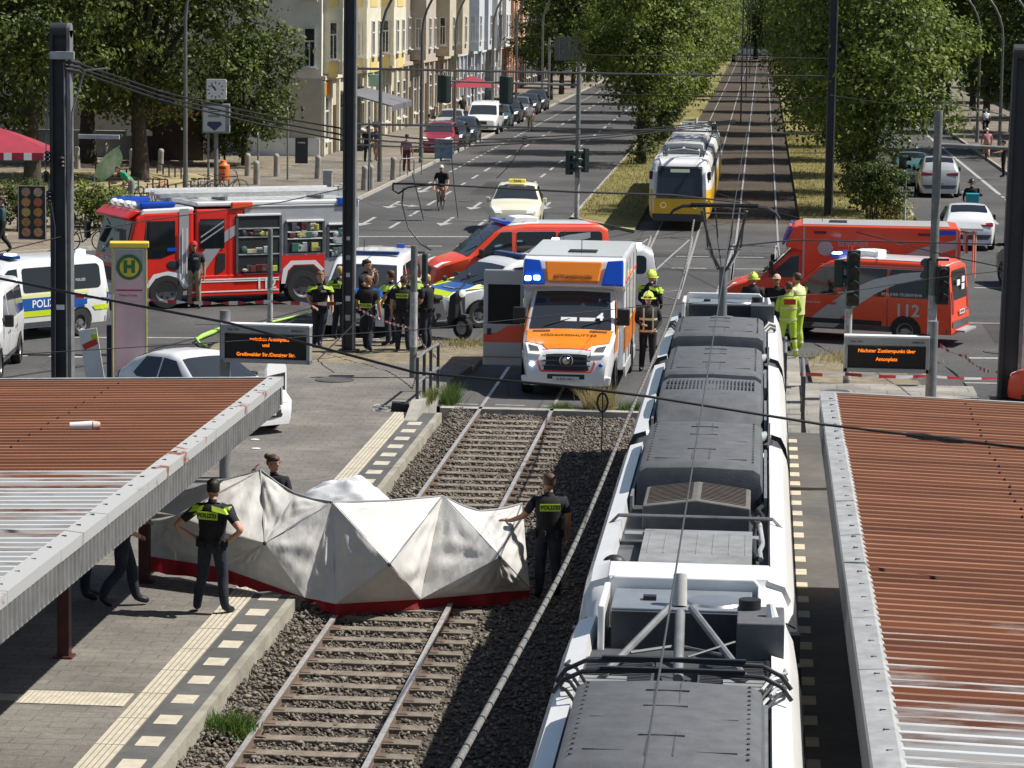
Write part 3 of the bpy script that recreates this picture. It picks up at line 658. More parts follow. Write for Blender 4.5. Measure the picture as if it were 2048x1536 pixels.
def make_tram(label, loc, windows=True):
    t = empty('tram', loc, 0, label, 'tram', 'trams')
    L = 26.8; cuts = [(0, 9.75), (10.75, 18.3), (19.3, L)]
    for i, (a, b) in enumerate(cuts):
        m = MB(); st = [a]
        st = [a, a+.12, a+.3, a+.6, a+1.35, a+1.37, b] if i == 0 else ([a, b-1.5, b-.55, b-.18, b] if i == 2 else [a, b])
        rings = []
        for s in st:
            e = min(s, L-s); k = 1 if (e > 1.3 or i == 1) else (.84 if e < .1 else .9 if e < .2 else .95 if e < .4 else .98)
            dz = .3 if k < .85 else .13 if k < .92 else .05 if k < .97 else 0; fill = i == 0 and s < 1.36
            lean = 0 if i == 1 or k > .96 else 1
            rings.append([(x*k, s + (1 if i == 0 else -1)*lean*max(0, z-1.2)*.22*(1 if e < .6 else .4), ((2.63-dz if fill else 2.46) if 2.4 < z and abs(x) < .81 else z-(dz if z > 2.3 else 0)) ) for x, z in SEC])
        m.loft(rings)
        n = len(SEC); fm = []
        for r in range(len(rings)-1):
            for j in range(n):
                z = (SEC[j][1]+SEC[(j+1) % n][1])/2
                fm.append((0 if (i == 0 and r < 5) else 2) if j == 8 else (1 if z < 1.3 else 0))
        fm += [0 if i == 0 else 2, 0 if i == 2 else 2]; m.m = fm
        body = m.build('body_section', [TWHITE, YEL, ROOFD], t, smooth=40)
        # windows along the sides
        for sd in (-1, 1):
            s = a+(1.75 if i == 0 else .45); e = b-(1.75 if i == 2 else .45); nw = 5
            for q in range(nw):
                w0 = s+(e-s)*q/nw+.05; w1 = s+(e-s)*(q+1)/nw-.05
                wb = MB().quad((sd*1.158, w0, 1.12), (sd*1.158, w1, 1.12), (sd*1.108, w1, 2.2), (sd*1.108, w0, 2.2)); wb.build('side_window', GLASS, t)
    # articulations
    for a, b in ((9.75, 10.75), (18.3, 19.3)):
        m = MB(); rings = []
        for k in range(13):
            f = .9 if k % 2 else .96; rings.append([(x*f, a+(b-a)*k/12, .35+(z-.35)*(1 if z < 2.5 else .985)-.02) for x, z in SEC])
        m.loft(rings); m.build('bellows', mat('bellows_rubber', (.06, .06, .065), .8), t)
    # cab fronts: windscreen, lights, bumper (both ends)
    for e, sg in ((0, 1), (L, -1)):
        def q(x, z, d=.0): return (x, e + sg*(max(0, z-1.2)*.22 - .012 - d), z)
        cab = MB().add([q(-.8, 1.22), q(.8, 1.22), q(.76, 2.28), q(-.76, 2.28)], [(0, 1, 2, 3)])
        cab.add([q(.8, 1.22), (.93, e+sg*.42, 1.3), (.87, e+sg*.52, 2.1), q(.76, 2.28)], [(0, 1, 2, 3)]); cab.add([q(-.8, 1.22), (-.93, e+sg*.42, 1.3), (-.87, e+sg*.52, 2.1), q(-.76, 2.28)], [(0, 1, 2, 3)])
        ws = cab.build('windscreen', GLASSC, t)
        fr = MB().tube([q(-.83, 1.2, .005), q(.83, 1.2, .005), q(.79, 2.31, .005), q(-.79, 2.31, .005), q(-.83, 1.2, .005)], .03, 6); fr.build('seal', BLACK, ws)
        wp = MB().tube([q(-.1, 1.25, .03), q(.15, 1.9, .03)], .012, 5); wp.build('wiper', BLACK, ws)
        ds = MB().add([q(-.35, 2.12, .012), q(.35, 2.12, .012), q(.35, 2.24, .012), q(-.35, 2.24, .012)], [(0, 1, 2, 3)]); ds.build('route_display', mat('route_display', (.1, .1, .08), .4, emit=(.7, .75, .6), estr=.25), ws)
        bl = MB().box((0, e+sg*.35, 1.75), (.5, .02, .9), rot=(0, .05, 0)); bl.build('cab_blind', mat('blue_blind', (.06, .09, .16), .7), ws)
        for x in (-.58, .58):
            h = MB().lathe([(0, .02), (.07, .02), (.085, 0), (.1, -.02)], (x, e-sg*.005, .93), 'y', 14); hh = h.build('headlight', LAMPW, t, smooth=30)
            g = MB().box((x, e+sg*.004, .93), (.3, .02, .24)); g.build('surround', BLACK, hh, bevel=.02)
            mi = MB(); x2 = x*1.85
            mi.box((x2, e+sg*.35, 2.0), (.1, .16, .3)); mi.tube([(x*1.6, e+sg*.45, 2.25), (x2, e+sg*.35, 2.2)], .012, 5); mi.build('mirror', BLACK, t, bevel=.02)
        MB().add([q(-.93, .55), q(.93, .55), q(.92, 1.19), q(-.92, 1.19)], [(0, 1, 2, 3)]).build('front_panel', YEL, t)
        bm_ = MB().prism([(-.95, .34), (.95, .34), (.98, .62), (-.98, .62)], e-sg*.05, e+sg*.25, 'y'); bm_.build('bumper', mat('tram_bumper', (.05, .05, .055), .6), t, bevel=.03)
        st = MB().box((0, e+sg*.0, .78), (.24, .02, .06)); st.build('number_badge', WHITE, t)
    # roof furniture, A end
    pm_ = MB()
    pm_.box((.05, 2.3, 2.59), (1.16, 2.1, .05)); pm_.box((-.25, 3.3, 2.55), (1.0, .2, .06)); pm_.box((.45, 3.3, 2.53), (.5, .2, .06))
    for i in range(7): pm_.box((-.46+i*.17, 2.55, 2.617), (.012, 1.2, .006))
    pm_.build('roof_plates', ROOFL, t)
    ab = MB().ell((-.78, 1.6, 2.56), (.12, .1, .09), 14, 6, z0=0); ab.build('antenna_dome', BLACK, t, smooth=40)
    b = MB().box((-.82, 2.2, 2.44), (.34, 1.4, .05)); b.box((.72, 1.35, 2.5), (.14, .25, .14)); b.build('roof_step', ROOFG, t)
    r_ = MB().tube([(-.95, 3.9, 2.55), (-.85, 3.9, 2.66), (.85, 3.9, 2.66), (.95, 3.9, 2.55)], .022, 6); r_.build('roof_bar', GREY, t)
    ac = MB(); hw = .6
    ac.prism([(-hw, 2.45), (hw, 2.45), (hw, 2.72), (0, 2.8), (-hw, 2.72)], 4.2, 5.5, 'y'); a_ = ac.build('air_conditioner', mat('ac_case', (.13, .125, .115), .7, vary=.2, vscale=5), t, bevel=.015)
    for sx in (-1, 1):
        l = MB(); 
        l.add([(sx*.05, 4.32, 2.801), (sx*.55, 4.32, 2.735), (sx*.55, 5.42, 2.735), (sx*.05, 5.42, 2.801)], [(0, 1, 2, 3)])
        for i in range(12): l.box((sx*.3, 4.38+i*.09, 2.772), (.5, .02, .012), rot=(0, sx*.132, 0))
        l.build('louvre', BROWN, a_)
    dome(t, 5.75, 9.5, 1.5, 2.45, 2.95, ROOFG, slope0=.28)
    dome(t, 11.5, 14.1, 1.5, 2.45, 2.93, ROOFG, slope0=.75, vent=True)
    dome(t, 14.5, 17.9, 1.5, 2.45, 2.95, ROOFG, slope0=.3)
    dome(t, 19.5, 22.35, 1.55, 2.45, 2.95, ROOFG, slope0=.3)
    for k, (a, b) in enumerate(((5.0, 9.3), (11.4, 14), (14.8, 17.6), (20, 23))):
        sp = MB().box((.77, (a+b)/2, 2.55), (.035, b-a-.6, .22)); sp.build('side_panel', mat('duct_blue_grey', (.15, .165, .18), .6, vary=.2), t); sp = MB().box((-.77, (a+b)/2, 2.55), (.03, b-a-.5, .2)); sp.build('side_duct', mat('duct_blue_grey', (.15, .165, .18), .6, vary=.2), t)
    for k, s in enumerate((10.2, 18.8)):
        c = MB()
        for j in range(9):
            x = (-.3+.075*j); c.tube([(x*.6, s-.75, 2.55), (x*1.5, s-.35, 2.78), (x*1.9, s+.1, 2.72), (x*1.2, s+.5, 2.6), (x, s+.85, 2.62)], .02, 6, mi=j % 3 == 0)
        c.box((0, s-.55, 2.62), (.5, .2, .2)); c.build('jumper_cables', [CABLE, CABLEG], t, smooth=40)
        d = MB().cyl((.5, s-.7, 2.68), (.78, s-.2, 2.68), .075, n=14); d.build('damper', mat('damper_green', (.3, .35, .33), .5), t, smooth=40)
        w = MB().prism([(0, 2.5), (0, 2.95), (-.6, 2.95)] if False else [(s-.8, 2.46), (s-.1, 2.46), (s-.1, 2.85)], .8, .83, 'x'); w.build('bracket', DGREY, t)
        cr = MB().box((0, s-.95, 2.5), (1.85, .28, .12)); cr.box((0, s+.95, 2.5), (1.85, .2, .1)); cr.build('roof_crossbeam', TWHITE if k == 0 else ROOFL, t, bevel=.02)
    for s0, s1, sx in ((4.2, 5.8, .72), (2.0, 4.2, .66), (2.0, 4.2, .74), (22.6, 25.2, .84), (22.8, 25.4, -.86), (22.4, 24.6, .78), (8.9, 10.4, .82), (17.2, 18.4, .84)):
        w = [random.uniform(-.06, .06) for _ in range(5)]; c = MB().tube([(sx+w[i]*.7, s0+(s1-s0)*i/4, 2.52+abs(w[-i-1])) for i in range(5)], .028, 6); c.build('roof_cable', CABLE if s1 > 5 or sx < .7 else CABLEG, t, smooth=60)
    for sd in (-1, 1):
        for i in range(4):
            y = 22.7+.27*i+random.uniform(-.06, .06); MB().tube([(sd*.68, y-.2, 2.56), (sd*(.86-.01*i), y+.1, 2.7), (sd*.95, y+.55, 2.62), (sd*.93, y+1.1, 2.54)], .016, 6).build('roof_cable', CABLEG if i % 2 and sd > 0 else CABLE, t, smooth=60)
    rd = random.Random(5); eq = MB()
    for k in range(22): eq.box((rd.uniform(-.62, .62), rd.uniform(22.5, 22.95), 2.52+rd.uniform(0, .06)), (rd.uniform(.05, .2), rd.uniform(.06, .2), rd.uniform(.08, .24)), mi=k % 4 == 0)
    eq.box((0, 22.75, 2.48), (1.5, .6, .06)); eq.build('roof_apparatus', [BLACK, ROOFL], t, bevel=.006)
    # B end fairing and roof boxes
    fa = MB().prism([(-.72, 2.4), (.72, 2.4), (.72, 2.86), (.66, 2.93), (-.66, 2.93), (-.72, 2.86)], 26.55, 26.62, 'y'); fa.box((-.72, 26.0, 2.62), (.06, 1.1, .5)); fa.box((.72, 26.0, 2.62), (.06, 1.1, .5)); fa.build('fairing', TWHITE, t, bevel=.015)
    pt = MB().box((0, 26.05, 2.8), (1.28, .9, .05)); pb = pt.build('cover_plate', mat('cover_plate_blue_grey', (.24, .27, .3), .45, vary=.12, metal=.3), t, bevel=.01)
    MB().lathe([(0, .02), (.2, .03), (.25, .02), (.27, 0)], (.3, 25.95, 2.825), 'z', 24).build('round_hatch', mat('brushed_hatch', (.5, .5, .5), .3, metal=.8), pb, smooth=30)
    MB().box((-.3, 26.0, 2.84), (.12, .1, .05)).build('hinge', BLACK, pb)
    MB().box((0, 25.58, 2.62), (1.26, .05, .36)).build('cover_front', ROOFD, pb)
    bx = MB().box((.72, 25.15, 2.66), (.42, .75, .46)); bb = bx.build('resistor_box', ROOFG, t, bevel=.012)
    MB().cyl((.62, 25.4, 2.88), (.62, 25.4, 2.98), .1, n=16).build('cap', BLACK, bb, smooth=30)
    MB().cyl((.82, 25.1, 2.88), (.8, 25.12, 3.0), .06, .035, n=10).build('insulator', WHITE, bb, smooth=30)
    gr = MB(); 
    for sx in (-1, 1):
        gr.box((sx*.5, 24.3, 2.52), (.62, .95, .05))
        for i in range(16): gr.box((sx*.5, 23.88+i*.056, 2.55), (.58, .018, .02))
    gr.build('grille', DGREY, t)
    for x in (-.62, .62):
        pk = MB().box((x, 23.73, 2.55), (.42, .37, .02))
        for i in range(3): pk.box((x, 23.6+.13*i, 2.565), (.42, .1, .03))
        pk.build('step_board', ROOFL, t)
    return t
def pantograph_mast(t, raised):
    p = empty('pantograph', (0, 0, 0)); p.parent = t
    if raised:
        m = MB().cyl((0, 24.6, 2.5), (0, 24.65, 3.6), .085, .075, n=14); m.box((0, 24.6, 2.6), (.5, .5, .1)); m.cyl((0, 24.6, 2.62), (0, 24.6, 2.7), .2, n=14); m.build('mast', GREY, p, smooth=40)
        a = MB()
        for sx in (-1, 1):
            a.tube([(sx*.03, 24.65, 3.5), (sx*.2, 24.3, 3.85), (sx*.4, 23.9, 4.65)], .024, 8); a.tube([(sx*.1, 24.65, 3.55), (sx*.3, 25.3, 3.9), (sx*.36, 24.3, 4.68)], .02, 8); a.tube([(sx*.02, 24.65, 3.5), (sx*.12, 24.9, 4.1), (sx*.16, 24.1, 4.66)], .016, 8)
        a.tube([(-.4, 23.95, 4.6), (.4, 23.95, 4.6)], .014, 6); a.tube([(-.32, 24.1, 3.95), (.32, 24.1, 3.95)], .012, 6); a.build('arms', DGREY, p, smooth=40)
        zc = 4.72; ys = (23.85, 24.15)
    else:
        m = MB().cyl((-.02, 25.75, 2.82), (-.02, 25.85, 3.1), .07, .062, n=14); m.build('mast', mat('mast_pale', (.42, .42, .4), .7, vary=.15, vscale=8), p, smooth=40)
        a = MB().cyl((0, 25.25, 2.86), (.03, 23.7, 2.62), .045, n=12); 
        for sx in (-1, 1): a.tube([(sx*.1, 25.3, 2.9), (sx*.6, 23.8, 2.62)], .034, 8); a.tube([(sx*.05, 24.5, 2.72), (sx*.4, 24.3, 2.7)], .016, 6)
        a.tube([(.1, 24.2, 2.7), (.5, 24.5, 2.78)], .01, 6); a.build('arms', GREY, p, smooth=40)
        zc = 2.83; ys = (23.0, 23.4)
    for y in ys:
        c = MB().tube([(-.98, y, zc-.2), (-.9, y, zc-.09), (-.74, y, zc-.01), (0, y, zc+.02), (.74, y, zc-.01), (.9, y, zc-.09), (.98, y, zc-.2)], .02, 8); c.box((0, y, zc+.03), (1.2, .05, .02)); c.build('contact_strip', BLACK, p, smooth=40)
far = make_tram('white roofed tram beside the privacy screen, pantograph raised at its far end', (-.62, 28.25, 0))
ch = {}
def with_copy(src, label, loc):
    c = copy_tree(src); c['label'] = label; c.location = loc; return c
near = with_copy(far, 'nearest tram unit at the bottom edge with its pantograph folded down', (-.62, .75, 0))
yel = with_copy(far, 'yellow tram facing us on the far track between the trees', (-2.92, 107.6, 0))
PALER = mat('pale_roof_grey', (.4, .41, .41), .6, vary=.15)
for o in [c for c in S.objects if c.parent in (yel,) and c.name.startswith(('roof_unit', 'air_cond', 'roof_plates'))]:
    o.material_slots[0].link = 'OBJECT'; o.material_slots[0].material = PALER
pantograph_mast(far, True); pantograph_mast(near, False); pantograph_mast(yel, False)
# ------------------------------------------------------------------ road vehicles
def lerp(tab, t):
    if t <= tab[0][0]: return tab[0][1]
    for (a, x), (b, y) in zip(tab, tab[1:]):
        if t <= b: return x+(y-x)*(t-a)/max(1e-9, b-a)
    return tab[-1][1]
class Hull:
    """car body lofted along its length; t runs from the nose backwards"""
    def __init__(s, L, W, top, belt, zb=.3, plan=((0, .8), (.12, .9), (.5, .98), (1, 1)), tum=.12, r=.12, rear=((0, .95), (.25, 1)), crown=.03):
        s.L, s.W, s.top, s.belt, s.zb, s.plan, s.tum, s.r, s.rear, s.crown = L, W, top, belt, zb, plan, tum, r, rear, crown
        s.zmax = max(z for _, z in top)
    def zt(s, t): return lerp(s.top, t)
    def half(s, t): return s.W/2*lerp(s.plan, t)*lerp(s.rear, s.L-t)
    def blt(s, t): return min(s.belt, s.zt(t)-.05)
    def wt(s, t):
        b = s.blt(t); return s.half(t)*(.95 if s.zt(t) <= s.belt+.06 else 1-s.tum*(s.zt(t)-b)/(s.zmax-s.belt))
    def sy(s, t, z):
        h = s.half(t); b = s.blt(t)
        if z <= b: return h*(.93+.07*min(1, max(0, (z-s.zb)/max(.05, (b-s.zb)*.55))))
        return h+(s.wt(t)-h)*(z-b)/max(.02, s.zt(t)-b)
    def ring(s, t):
        z0 = s.zb; b = s.blt(t); zt = s.zt(t); r = min(s.r, (zt-b)*.6); w = s.wt(t)
        P = [(s.sy(t, z0), z0), (s.sy(t, z0+(b-z0)*.28), z0+(b-z0)*.28), (s.sy(t, z0+(b-z0)*.6), z0+(b-z0)*.6), (s.sy(t, b), b), (s.sy(t, zt-r), zt-r), (w-.1*r, zt-.42*r), (w-.4*r, zt-.1*r), (w-r, zt), (w*.45, zt+s.crown*.8), (0, zt+s.crown)]
        x = s.L/2-t
        return [(x, -y, z) for y, z in P[::1]] + [(x, y, z) for y, z in P[-2::-1]]
    def mesh(s, mi=0):
        ts = sorted(set([round(t, 3) for t, _ in s.top]+[round(t, 3) for t, _ in s.plan]+[round(s.L-t, 3) for t, _ in s.rear]+[i*s.L/16 for i in range(17)]))
        ts = [t for t in ts if 0 <= t <= s.L]; m = MB(); m.loft([s.ring(t) for t in ts], mi); return m
    def _fill(s, poly, fn, n=2):
        tri = tessellate_polygon([[Vector((u, v, 0)) for u, v in poly]]); T = [[Vector(poly[i]) for i in t] for t in tri]
        for _ in range(n):
            q = []
            for a, b, c in T:
                d, e, f = (a+b)/2, (b+c)/2, (c+a)/2; q += [[a, d, f], [d, b, e], [f, e, c], [d, e, f]]
            T = q
        m = MB(); 
        for t in T: m.add([fn(*p) for p in t], [(0, 1, 2)])
        return m
    def side(s, poly, sd, off=.008): return s._fill(poly, lambda t, z: (s.L/2-t, sd*(s.sy(t, z)+off), z))
    def upper(s, poly, off=.012):       # polygon in (t, v), v = -1..1 across
        def fn(t, v):
            w = s.wt(t); zt = s.zt(t); b = s.blt(t); r = min(s.r, (zt-b)*.6); y = v*w; k = max(0, (abs(y)-(w-r))/r) if r > 0 else 0
            z = zt+s.crown*(1-abs(v)**1.5)*.9-r*.5*k*k
            e = .02; sl = (s.zt(t+e)-s.zt(t-e))/(2*e); nn = math.sqrt(1+sl*sl)
            return (s.L/2-t+off*sl/nn*1.0, y, z+off/nn)
        return s._fill(poly, fn, 3)
    def nose_t(s, z):
        for (a, x), (b, y) in zip(s.top, s.top[1:]):
            if x <= z <= y: return a+(b-a)*(z-x)/max(1e-9, y-x)
        return 0.
    def tail_t(s, z):
        for (a, x), (b, y) in zip(s.top[::-1], s.top[::-1][1:]):
            if x <= z <= y: return a+(b-a)*(z-x)/max(1e-9, y-x)
        return s.L
    def front(s, poly, off=.012):
        def fn(y, z):
            return (s.L/2-s.nose_t(z)-(y/s.half(.3))**2*.1*lerp(((0, 1), (1, 0)), 0)+off+.0, y, z)
        return s._fill(poly, fn, 2)
    def back(s, poly, off=.012): return s._fill(poly, lambda y, z: (s.L/2-s.tail_t(z)-off, y, z), 2)
def rrect(x0, x1, z0, z1, r=.05, n=3):
    P = []
    for cx, cz, a in ((x1-r, z0+r, -90), (x1-r, z1-r, 0), (x0+r, z1-r, 90), (x0+r, z0+r, 180)):
        for i in range(n+1): t = rad(a+90*i/n); P.append((cx+r*math.cos(t), cz+r*math.sin(t)))
    return P
def wheel(root, x, y, r, w=.22, rimm=None, big=False):
    sd = 1 if y > 0 else -1
    m = MB().lathe([(r*.62, -w/2), (r*.93, -w/2), (r, -w*.3), (r, w*.3), (r*.93, w/2), (r*.62, w/2)], (x, y-sd*w/2, r), 'y', 28)
    o = m.build('wheel', TYRE, root, smooth=35)
    q = MB(); yo = y-sd*.03
    q.lathe([(0, 0), (r*.2, 0), (r*.22, -.02*sd), (r*.5, -.035*sd), (r*.55, 0), (r*.64, .012*sd), (r*.66, -.02*sd)], (x, yo, r), 'y', 24)
    q.build('rim', rimm or RIM, o, smooth=30)
    h = MB(); 
    for k in range(7):
        a = 2*PI*k/7; h.cyl((x+math.cos(a)*r*.38, yo-sd*.028, r+math.sin(a)*r*.38), (x+math.cos(a)*r*.38, yo-sd*.018, r+math.sin(a)*r*.38), r*.075, n=8)
    h.build('rim_holes', BLACK, o)
def arch(hull, root, t, r, sds=(-1, 1), m=None):
    for sd in sds:
        P = [(t+r*1.16*math.cos(rad(a)), r+r*1.16*math.sin(rad(a))) for a in range(-20, 201, 20)]
        P = [(a, max(b, hull.zb+.005)) for a, b in P]; hull.side(P, sd, .006).build('wheel_arch', m or BLACK, root)
BEACON = mat('blue_beacon', (.03, .12, .6), .15, emit=(.1, .35, 1), estr=4.)
BLUEG = mat('blue_light_glass', (.012, .06, .36), .12, emit=(.0, .08, .6), estr=.12)
FLASH = mat('blue_flash', (.3, .6, 1), .2, emit=(.45, .75, 1), estr=9.)
FRED = mat('fire_red', (.64, .022, .01), .3, coat=.5, vary=.06, vscale=2)
FRED2 = mat('day_glow_red', (.8, .07, .02), .4, coat=.3, vary=.05, vscale=2)
ORNG = mat('ambulance_orange', (.85, .24, .015), .35, coat=.4, vary=.04, vscale=2)
SILV = mat('silver_film', (.44, .44, .46), .35, metal=.35)
PBLUE = mat('police_blue', (.01, .085, .36), .35, coat=.3)
PYEL = mat('police_yellow', (.62, .75, .02), .4, emit=(.5, .6, .0), estr=.08)
PALEY = mat('pale_reflex_yellow', (.68, .72, .33), .5)
LIGHTR = mat('tail_lamp', (.28, .012, .012), .15, coat=.5)
PLATE = mat('number_plate', (.62, .62, .6), .5)
def plate(root, M, s='B-PR 3407', w=.5):
    g = MB(); g.box((0, 0, 0), (w, .11, .012)); g.xf(M); o = g.build('number_plate', PLATE, root)
    text(s, .085, BLACK, o, M @ Matrix.Translation((0, 0, .008)), 'lettering')
def lightbar(root, x, z, w=1.3, m=None, lit=()):
    b = MB().box((x, 0, z+.05), (.26, w, .09)); o = b.build('light_bar', m or mat('light_bar_blue', (.012, .04, .16), .2), root, bevel=.03)
    for y in lit: MB().box((x, y, z+.09), (.2, .26, .08)).build('beacon', FLASH, o, bevel=.02)
    return o
def mirrors(root, x, y, z, m=BLACK, s=1.):
    for sd in (-1, 1):
        b = MB().box((x, sd*(y+.13), z), (.12, .2*s, .26*s)); b.box((x+.02, sd*(y+.03), z-.04), (.06, .14, .05)); b.build('mirror', m, root, bevel=.025)
VANTOP = [(0, .5), (.02, .62), (.07, .84), (.3, 1.0), (.7, 1.1), (1.02, 1.17), (1.85, 1.78), (2.15, 1.9), (3, 1.95)]
def van(label, cat, loc, rz, L=5.1, W=1.95, top=None, belt=1.12, paint=WHITEC, style='police', lit=(), r=.34, wb=(.92, 4.15), wpaint=None, group=None, tum=.13):
    T = (top or VANTOP)+[(L-.35, (top or VANTOP)[-1][1]-.02), (L-.12, (top or VANTOP)[-1][1]-.14), (L-.03, 1.1), (L-.01, .7), (L, .45)]
    h = Hull(L, W, T, belt, .3, tum=tum, plan=((0, .78), (.1, .86), (.35, .95), (.9, 1)))
    root = empty('van' if cat != 'police van' else 'police_van', loc, rz, label, cat, group)
    if cat == 'fire van': root.name = 'fire_van'
    body = h.mesh().build('body', paint, root, smooth=38)
    zr = T[8][1] if len(T) > 8 else 1.9
    zr = max(z for _, z in T); tw0 = [t for t, z in T if z > belt][0]; twt = [t for t, z in T if z >= zr-.2][0]
    ws0 = tw0-.02; ws1 = twt-.08
    ws = h.upper([(ws0, -.9), (ws1, -.86), (ws1, .86), (ws0, .9)]).build('windscreen', GLASSC, root, smooth=40)
    for y in (-.35, .3):
        MB().tube([(L/2-ws0-.06, y, h.zt(ws0)+.075), (L/2-ws0-.32, y+.45, h.zt(ws0+.3)+.05)], .012, 5).build('wiper', BLACK, ws)
    wz0, wz1 = belt+.05, zr-.2
    for sd in (-1, 1):
        h.side([(ws0+.22, wz0), (ws0+.95, wz1-.02), (2.22, wz1), (2.22, wz0)], sd).build('side_window', GLASS, root)
        h.side(rrect(2.36, 3.5, wz0, wz1, .07), sd).build('side_window', GLASS, root)
        h.side(rrect(3.56, L-.3, wz0, wz1, .12), sd).build('side_window', GLASS, root)
        for t in (1.2, 2.28, 3.53): h.side([(t, .42), (t+.018, .42), (t+.018, belt), (t, belt)], sd, .011).build('door_seam', DGREY, body)
        for t in (2.05, 3.25): h.side(rrect(t, t+.2, belt-.2, belt-.14, .02), sd, .03).build('door_handle', paint if paint != WHITEC else DGREY, root)
        h.side([(.35, .31), (L-.1, .31), (L-.1, .44), (.35, .44)], sd, .006).build('sill', DGREY, root)
    for sd in (-1, 1):
        hl = h.upper([(.1, sd*.52), (.12, sd*.97), (.5, sd*.98), (.32, sd*.7)], .015).build('headlight', LAMPW, root)
        h.back(rrect(sd*.78-.09, sd*.78+.09, .8, 1.35, .03)).build('tail_light', LIGHTR, root)
    h.front([(-.55, .62), (.55, .62), (.5, .82), (-.5, .82)], .02).build('grille', BLACK, root)
    h.front([(-.8, .36), (.8, .36), (.8, .5), (-.8, .5)], .02).build('bumper', DGREY, root)
    h.back(rrect(-.72, .72, belt+.02, zr-.2, .1)).build('rear_window', GLASS, root); h.back([(-.85, .46), (.85, .46), (.85, .62), (-.85, .62)], .02).build('bumper', DGREY, root)
    plate(root, TM((L/2+.03, 0, .46), (0, 1, 0), (0, 0, 1))); plate(root, TM((-L/2-.03, 0, .82), (0, -1, 0), (0, 0, 1)))
    for t in wb:
        arch(h, root, t, r)
        for sd in (-1, 1): wheel(root, L/2-t, sd*(h.half(t)+.005), r)
    mirrors(root, L/2-ws0-.35, h.half(1.4)-.02, belt+.14)
    return root, h, body
def police(label, loc, rz, lit=(), group='police vans', k=1.):
    root, h, body = van(label, 'police van', loc, rz, lit=lit, group=group, top=[(t, z*k) for t, z in VANTOP], belt=1.12*k-.01); L = h.L
    for sd in (-1, 1):
        h.side([(.55, .98), (1.3, 1.03), (L-.06, 1.03), (L-.06, 1.14), (1.3, 1.14), (.9, 1.1)], sd, .012).build('pale_stripe', PALEY, root)
        h.side([(.3, .72), (L-.04, .72), (L-.04, 1.03), (1.3, 1.03), (.5, .96), (.25, .86)], sd, .010).build('blue_stripe', PBLUE, root)
        h.side([(1.32, .58), (3.62, .58), (3.62, .72), (1.32, .72)], sd, .011).build('yellow_stripe', PYEL, root); h.side([(4.62, .62), (L-.04, .62), (L-.04, .74), (4.5, .74)], sd, .011).build('yellow_stripe', PYEL, root)
        x = L/2-3.05; text('POLIZEI', .26, WHITE, root, TM((x, sd*(h.W/2+.016), .875), (-sd, 0, 0) if sd > 0 else (1, 0, 0), (0, 0, 1)), 'lettering', bold=.004)
        text('POLIZEI', .09, WHITE, root, TM((L/2-4.15, sd*(h.sy(4.1, 1.38)+.02), 1.38), (-sd, 0, 0) if sd > 0 else (1, 0, 0), (0, 0, 1)), 'lettering')
        MB().lathe([(0, .012), (.1, .012), (.11, 0)], (L/2-1.75, sd*(h.W/2+.003), .9), 'y', 12).build('crest', WHITE, root)
    h.upper([(.3, -.97), (.3, .97), (.98, .97), (.98, -.97)], .014).build('bonnet_stripe', PBLUE, root)
    h.upper([(.12, -.9), (.12, .9), (.3, .8), (.3, -.8)], .016).build('nose_stripe', PYEL, root)
    h.upper([(.5, -.97), (.98, -.97), (.98, -.74), (.5, -.82)], .02).build('nose_stripe', PYEL, root); h.upper([(.5, .97), (.98, .97), (.98, .74), (.5, .82)], .02).build('nose_stripe', PYEL, root)
    lightbar(root, L/2-2.35, 1.95*k, 1.45, lit=lit); MB().box((-L/2+.5, .45, 2.0*k), (.14, .2, .12)).build('rear_beacon', FLASH if lit else BLUEG, root, bevel=.02)
    MB().tube([(0, -.2, 1.98*k), (-.05, -.2, 2.35*k)], .008, 5).build('aerial', BLACK, root)
    return root
police('police van with lit blue bar, turned away, side on at the left edge', (-18.15, 69.7, 0), rad(234), lit=(-.55, .5))
police('police van facing the camera with officers standing along its bonnet', (-9.75, 73.9, 0), rad(269), k=.95)
police('police van half hidden by the open ambulance door, its blue bonnet to the left', (-6.2, 75.9, 0), rad(214), k=.88)
police('police van mostly hidden behind the ambulance, its tail beacon flashing', (-5.3, 79.8, 0), rad(184), lit=(-.5, .5), k=.88)
r_, h_, b_ = van('plain white van cut off by the left edge of the picture', 'van', (-17.3, 63.2, 0), rad(-83), L=5.0)
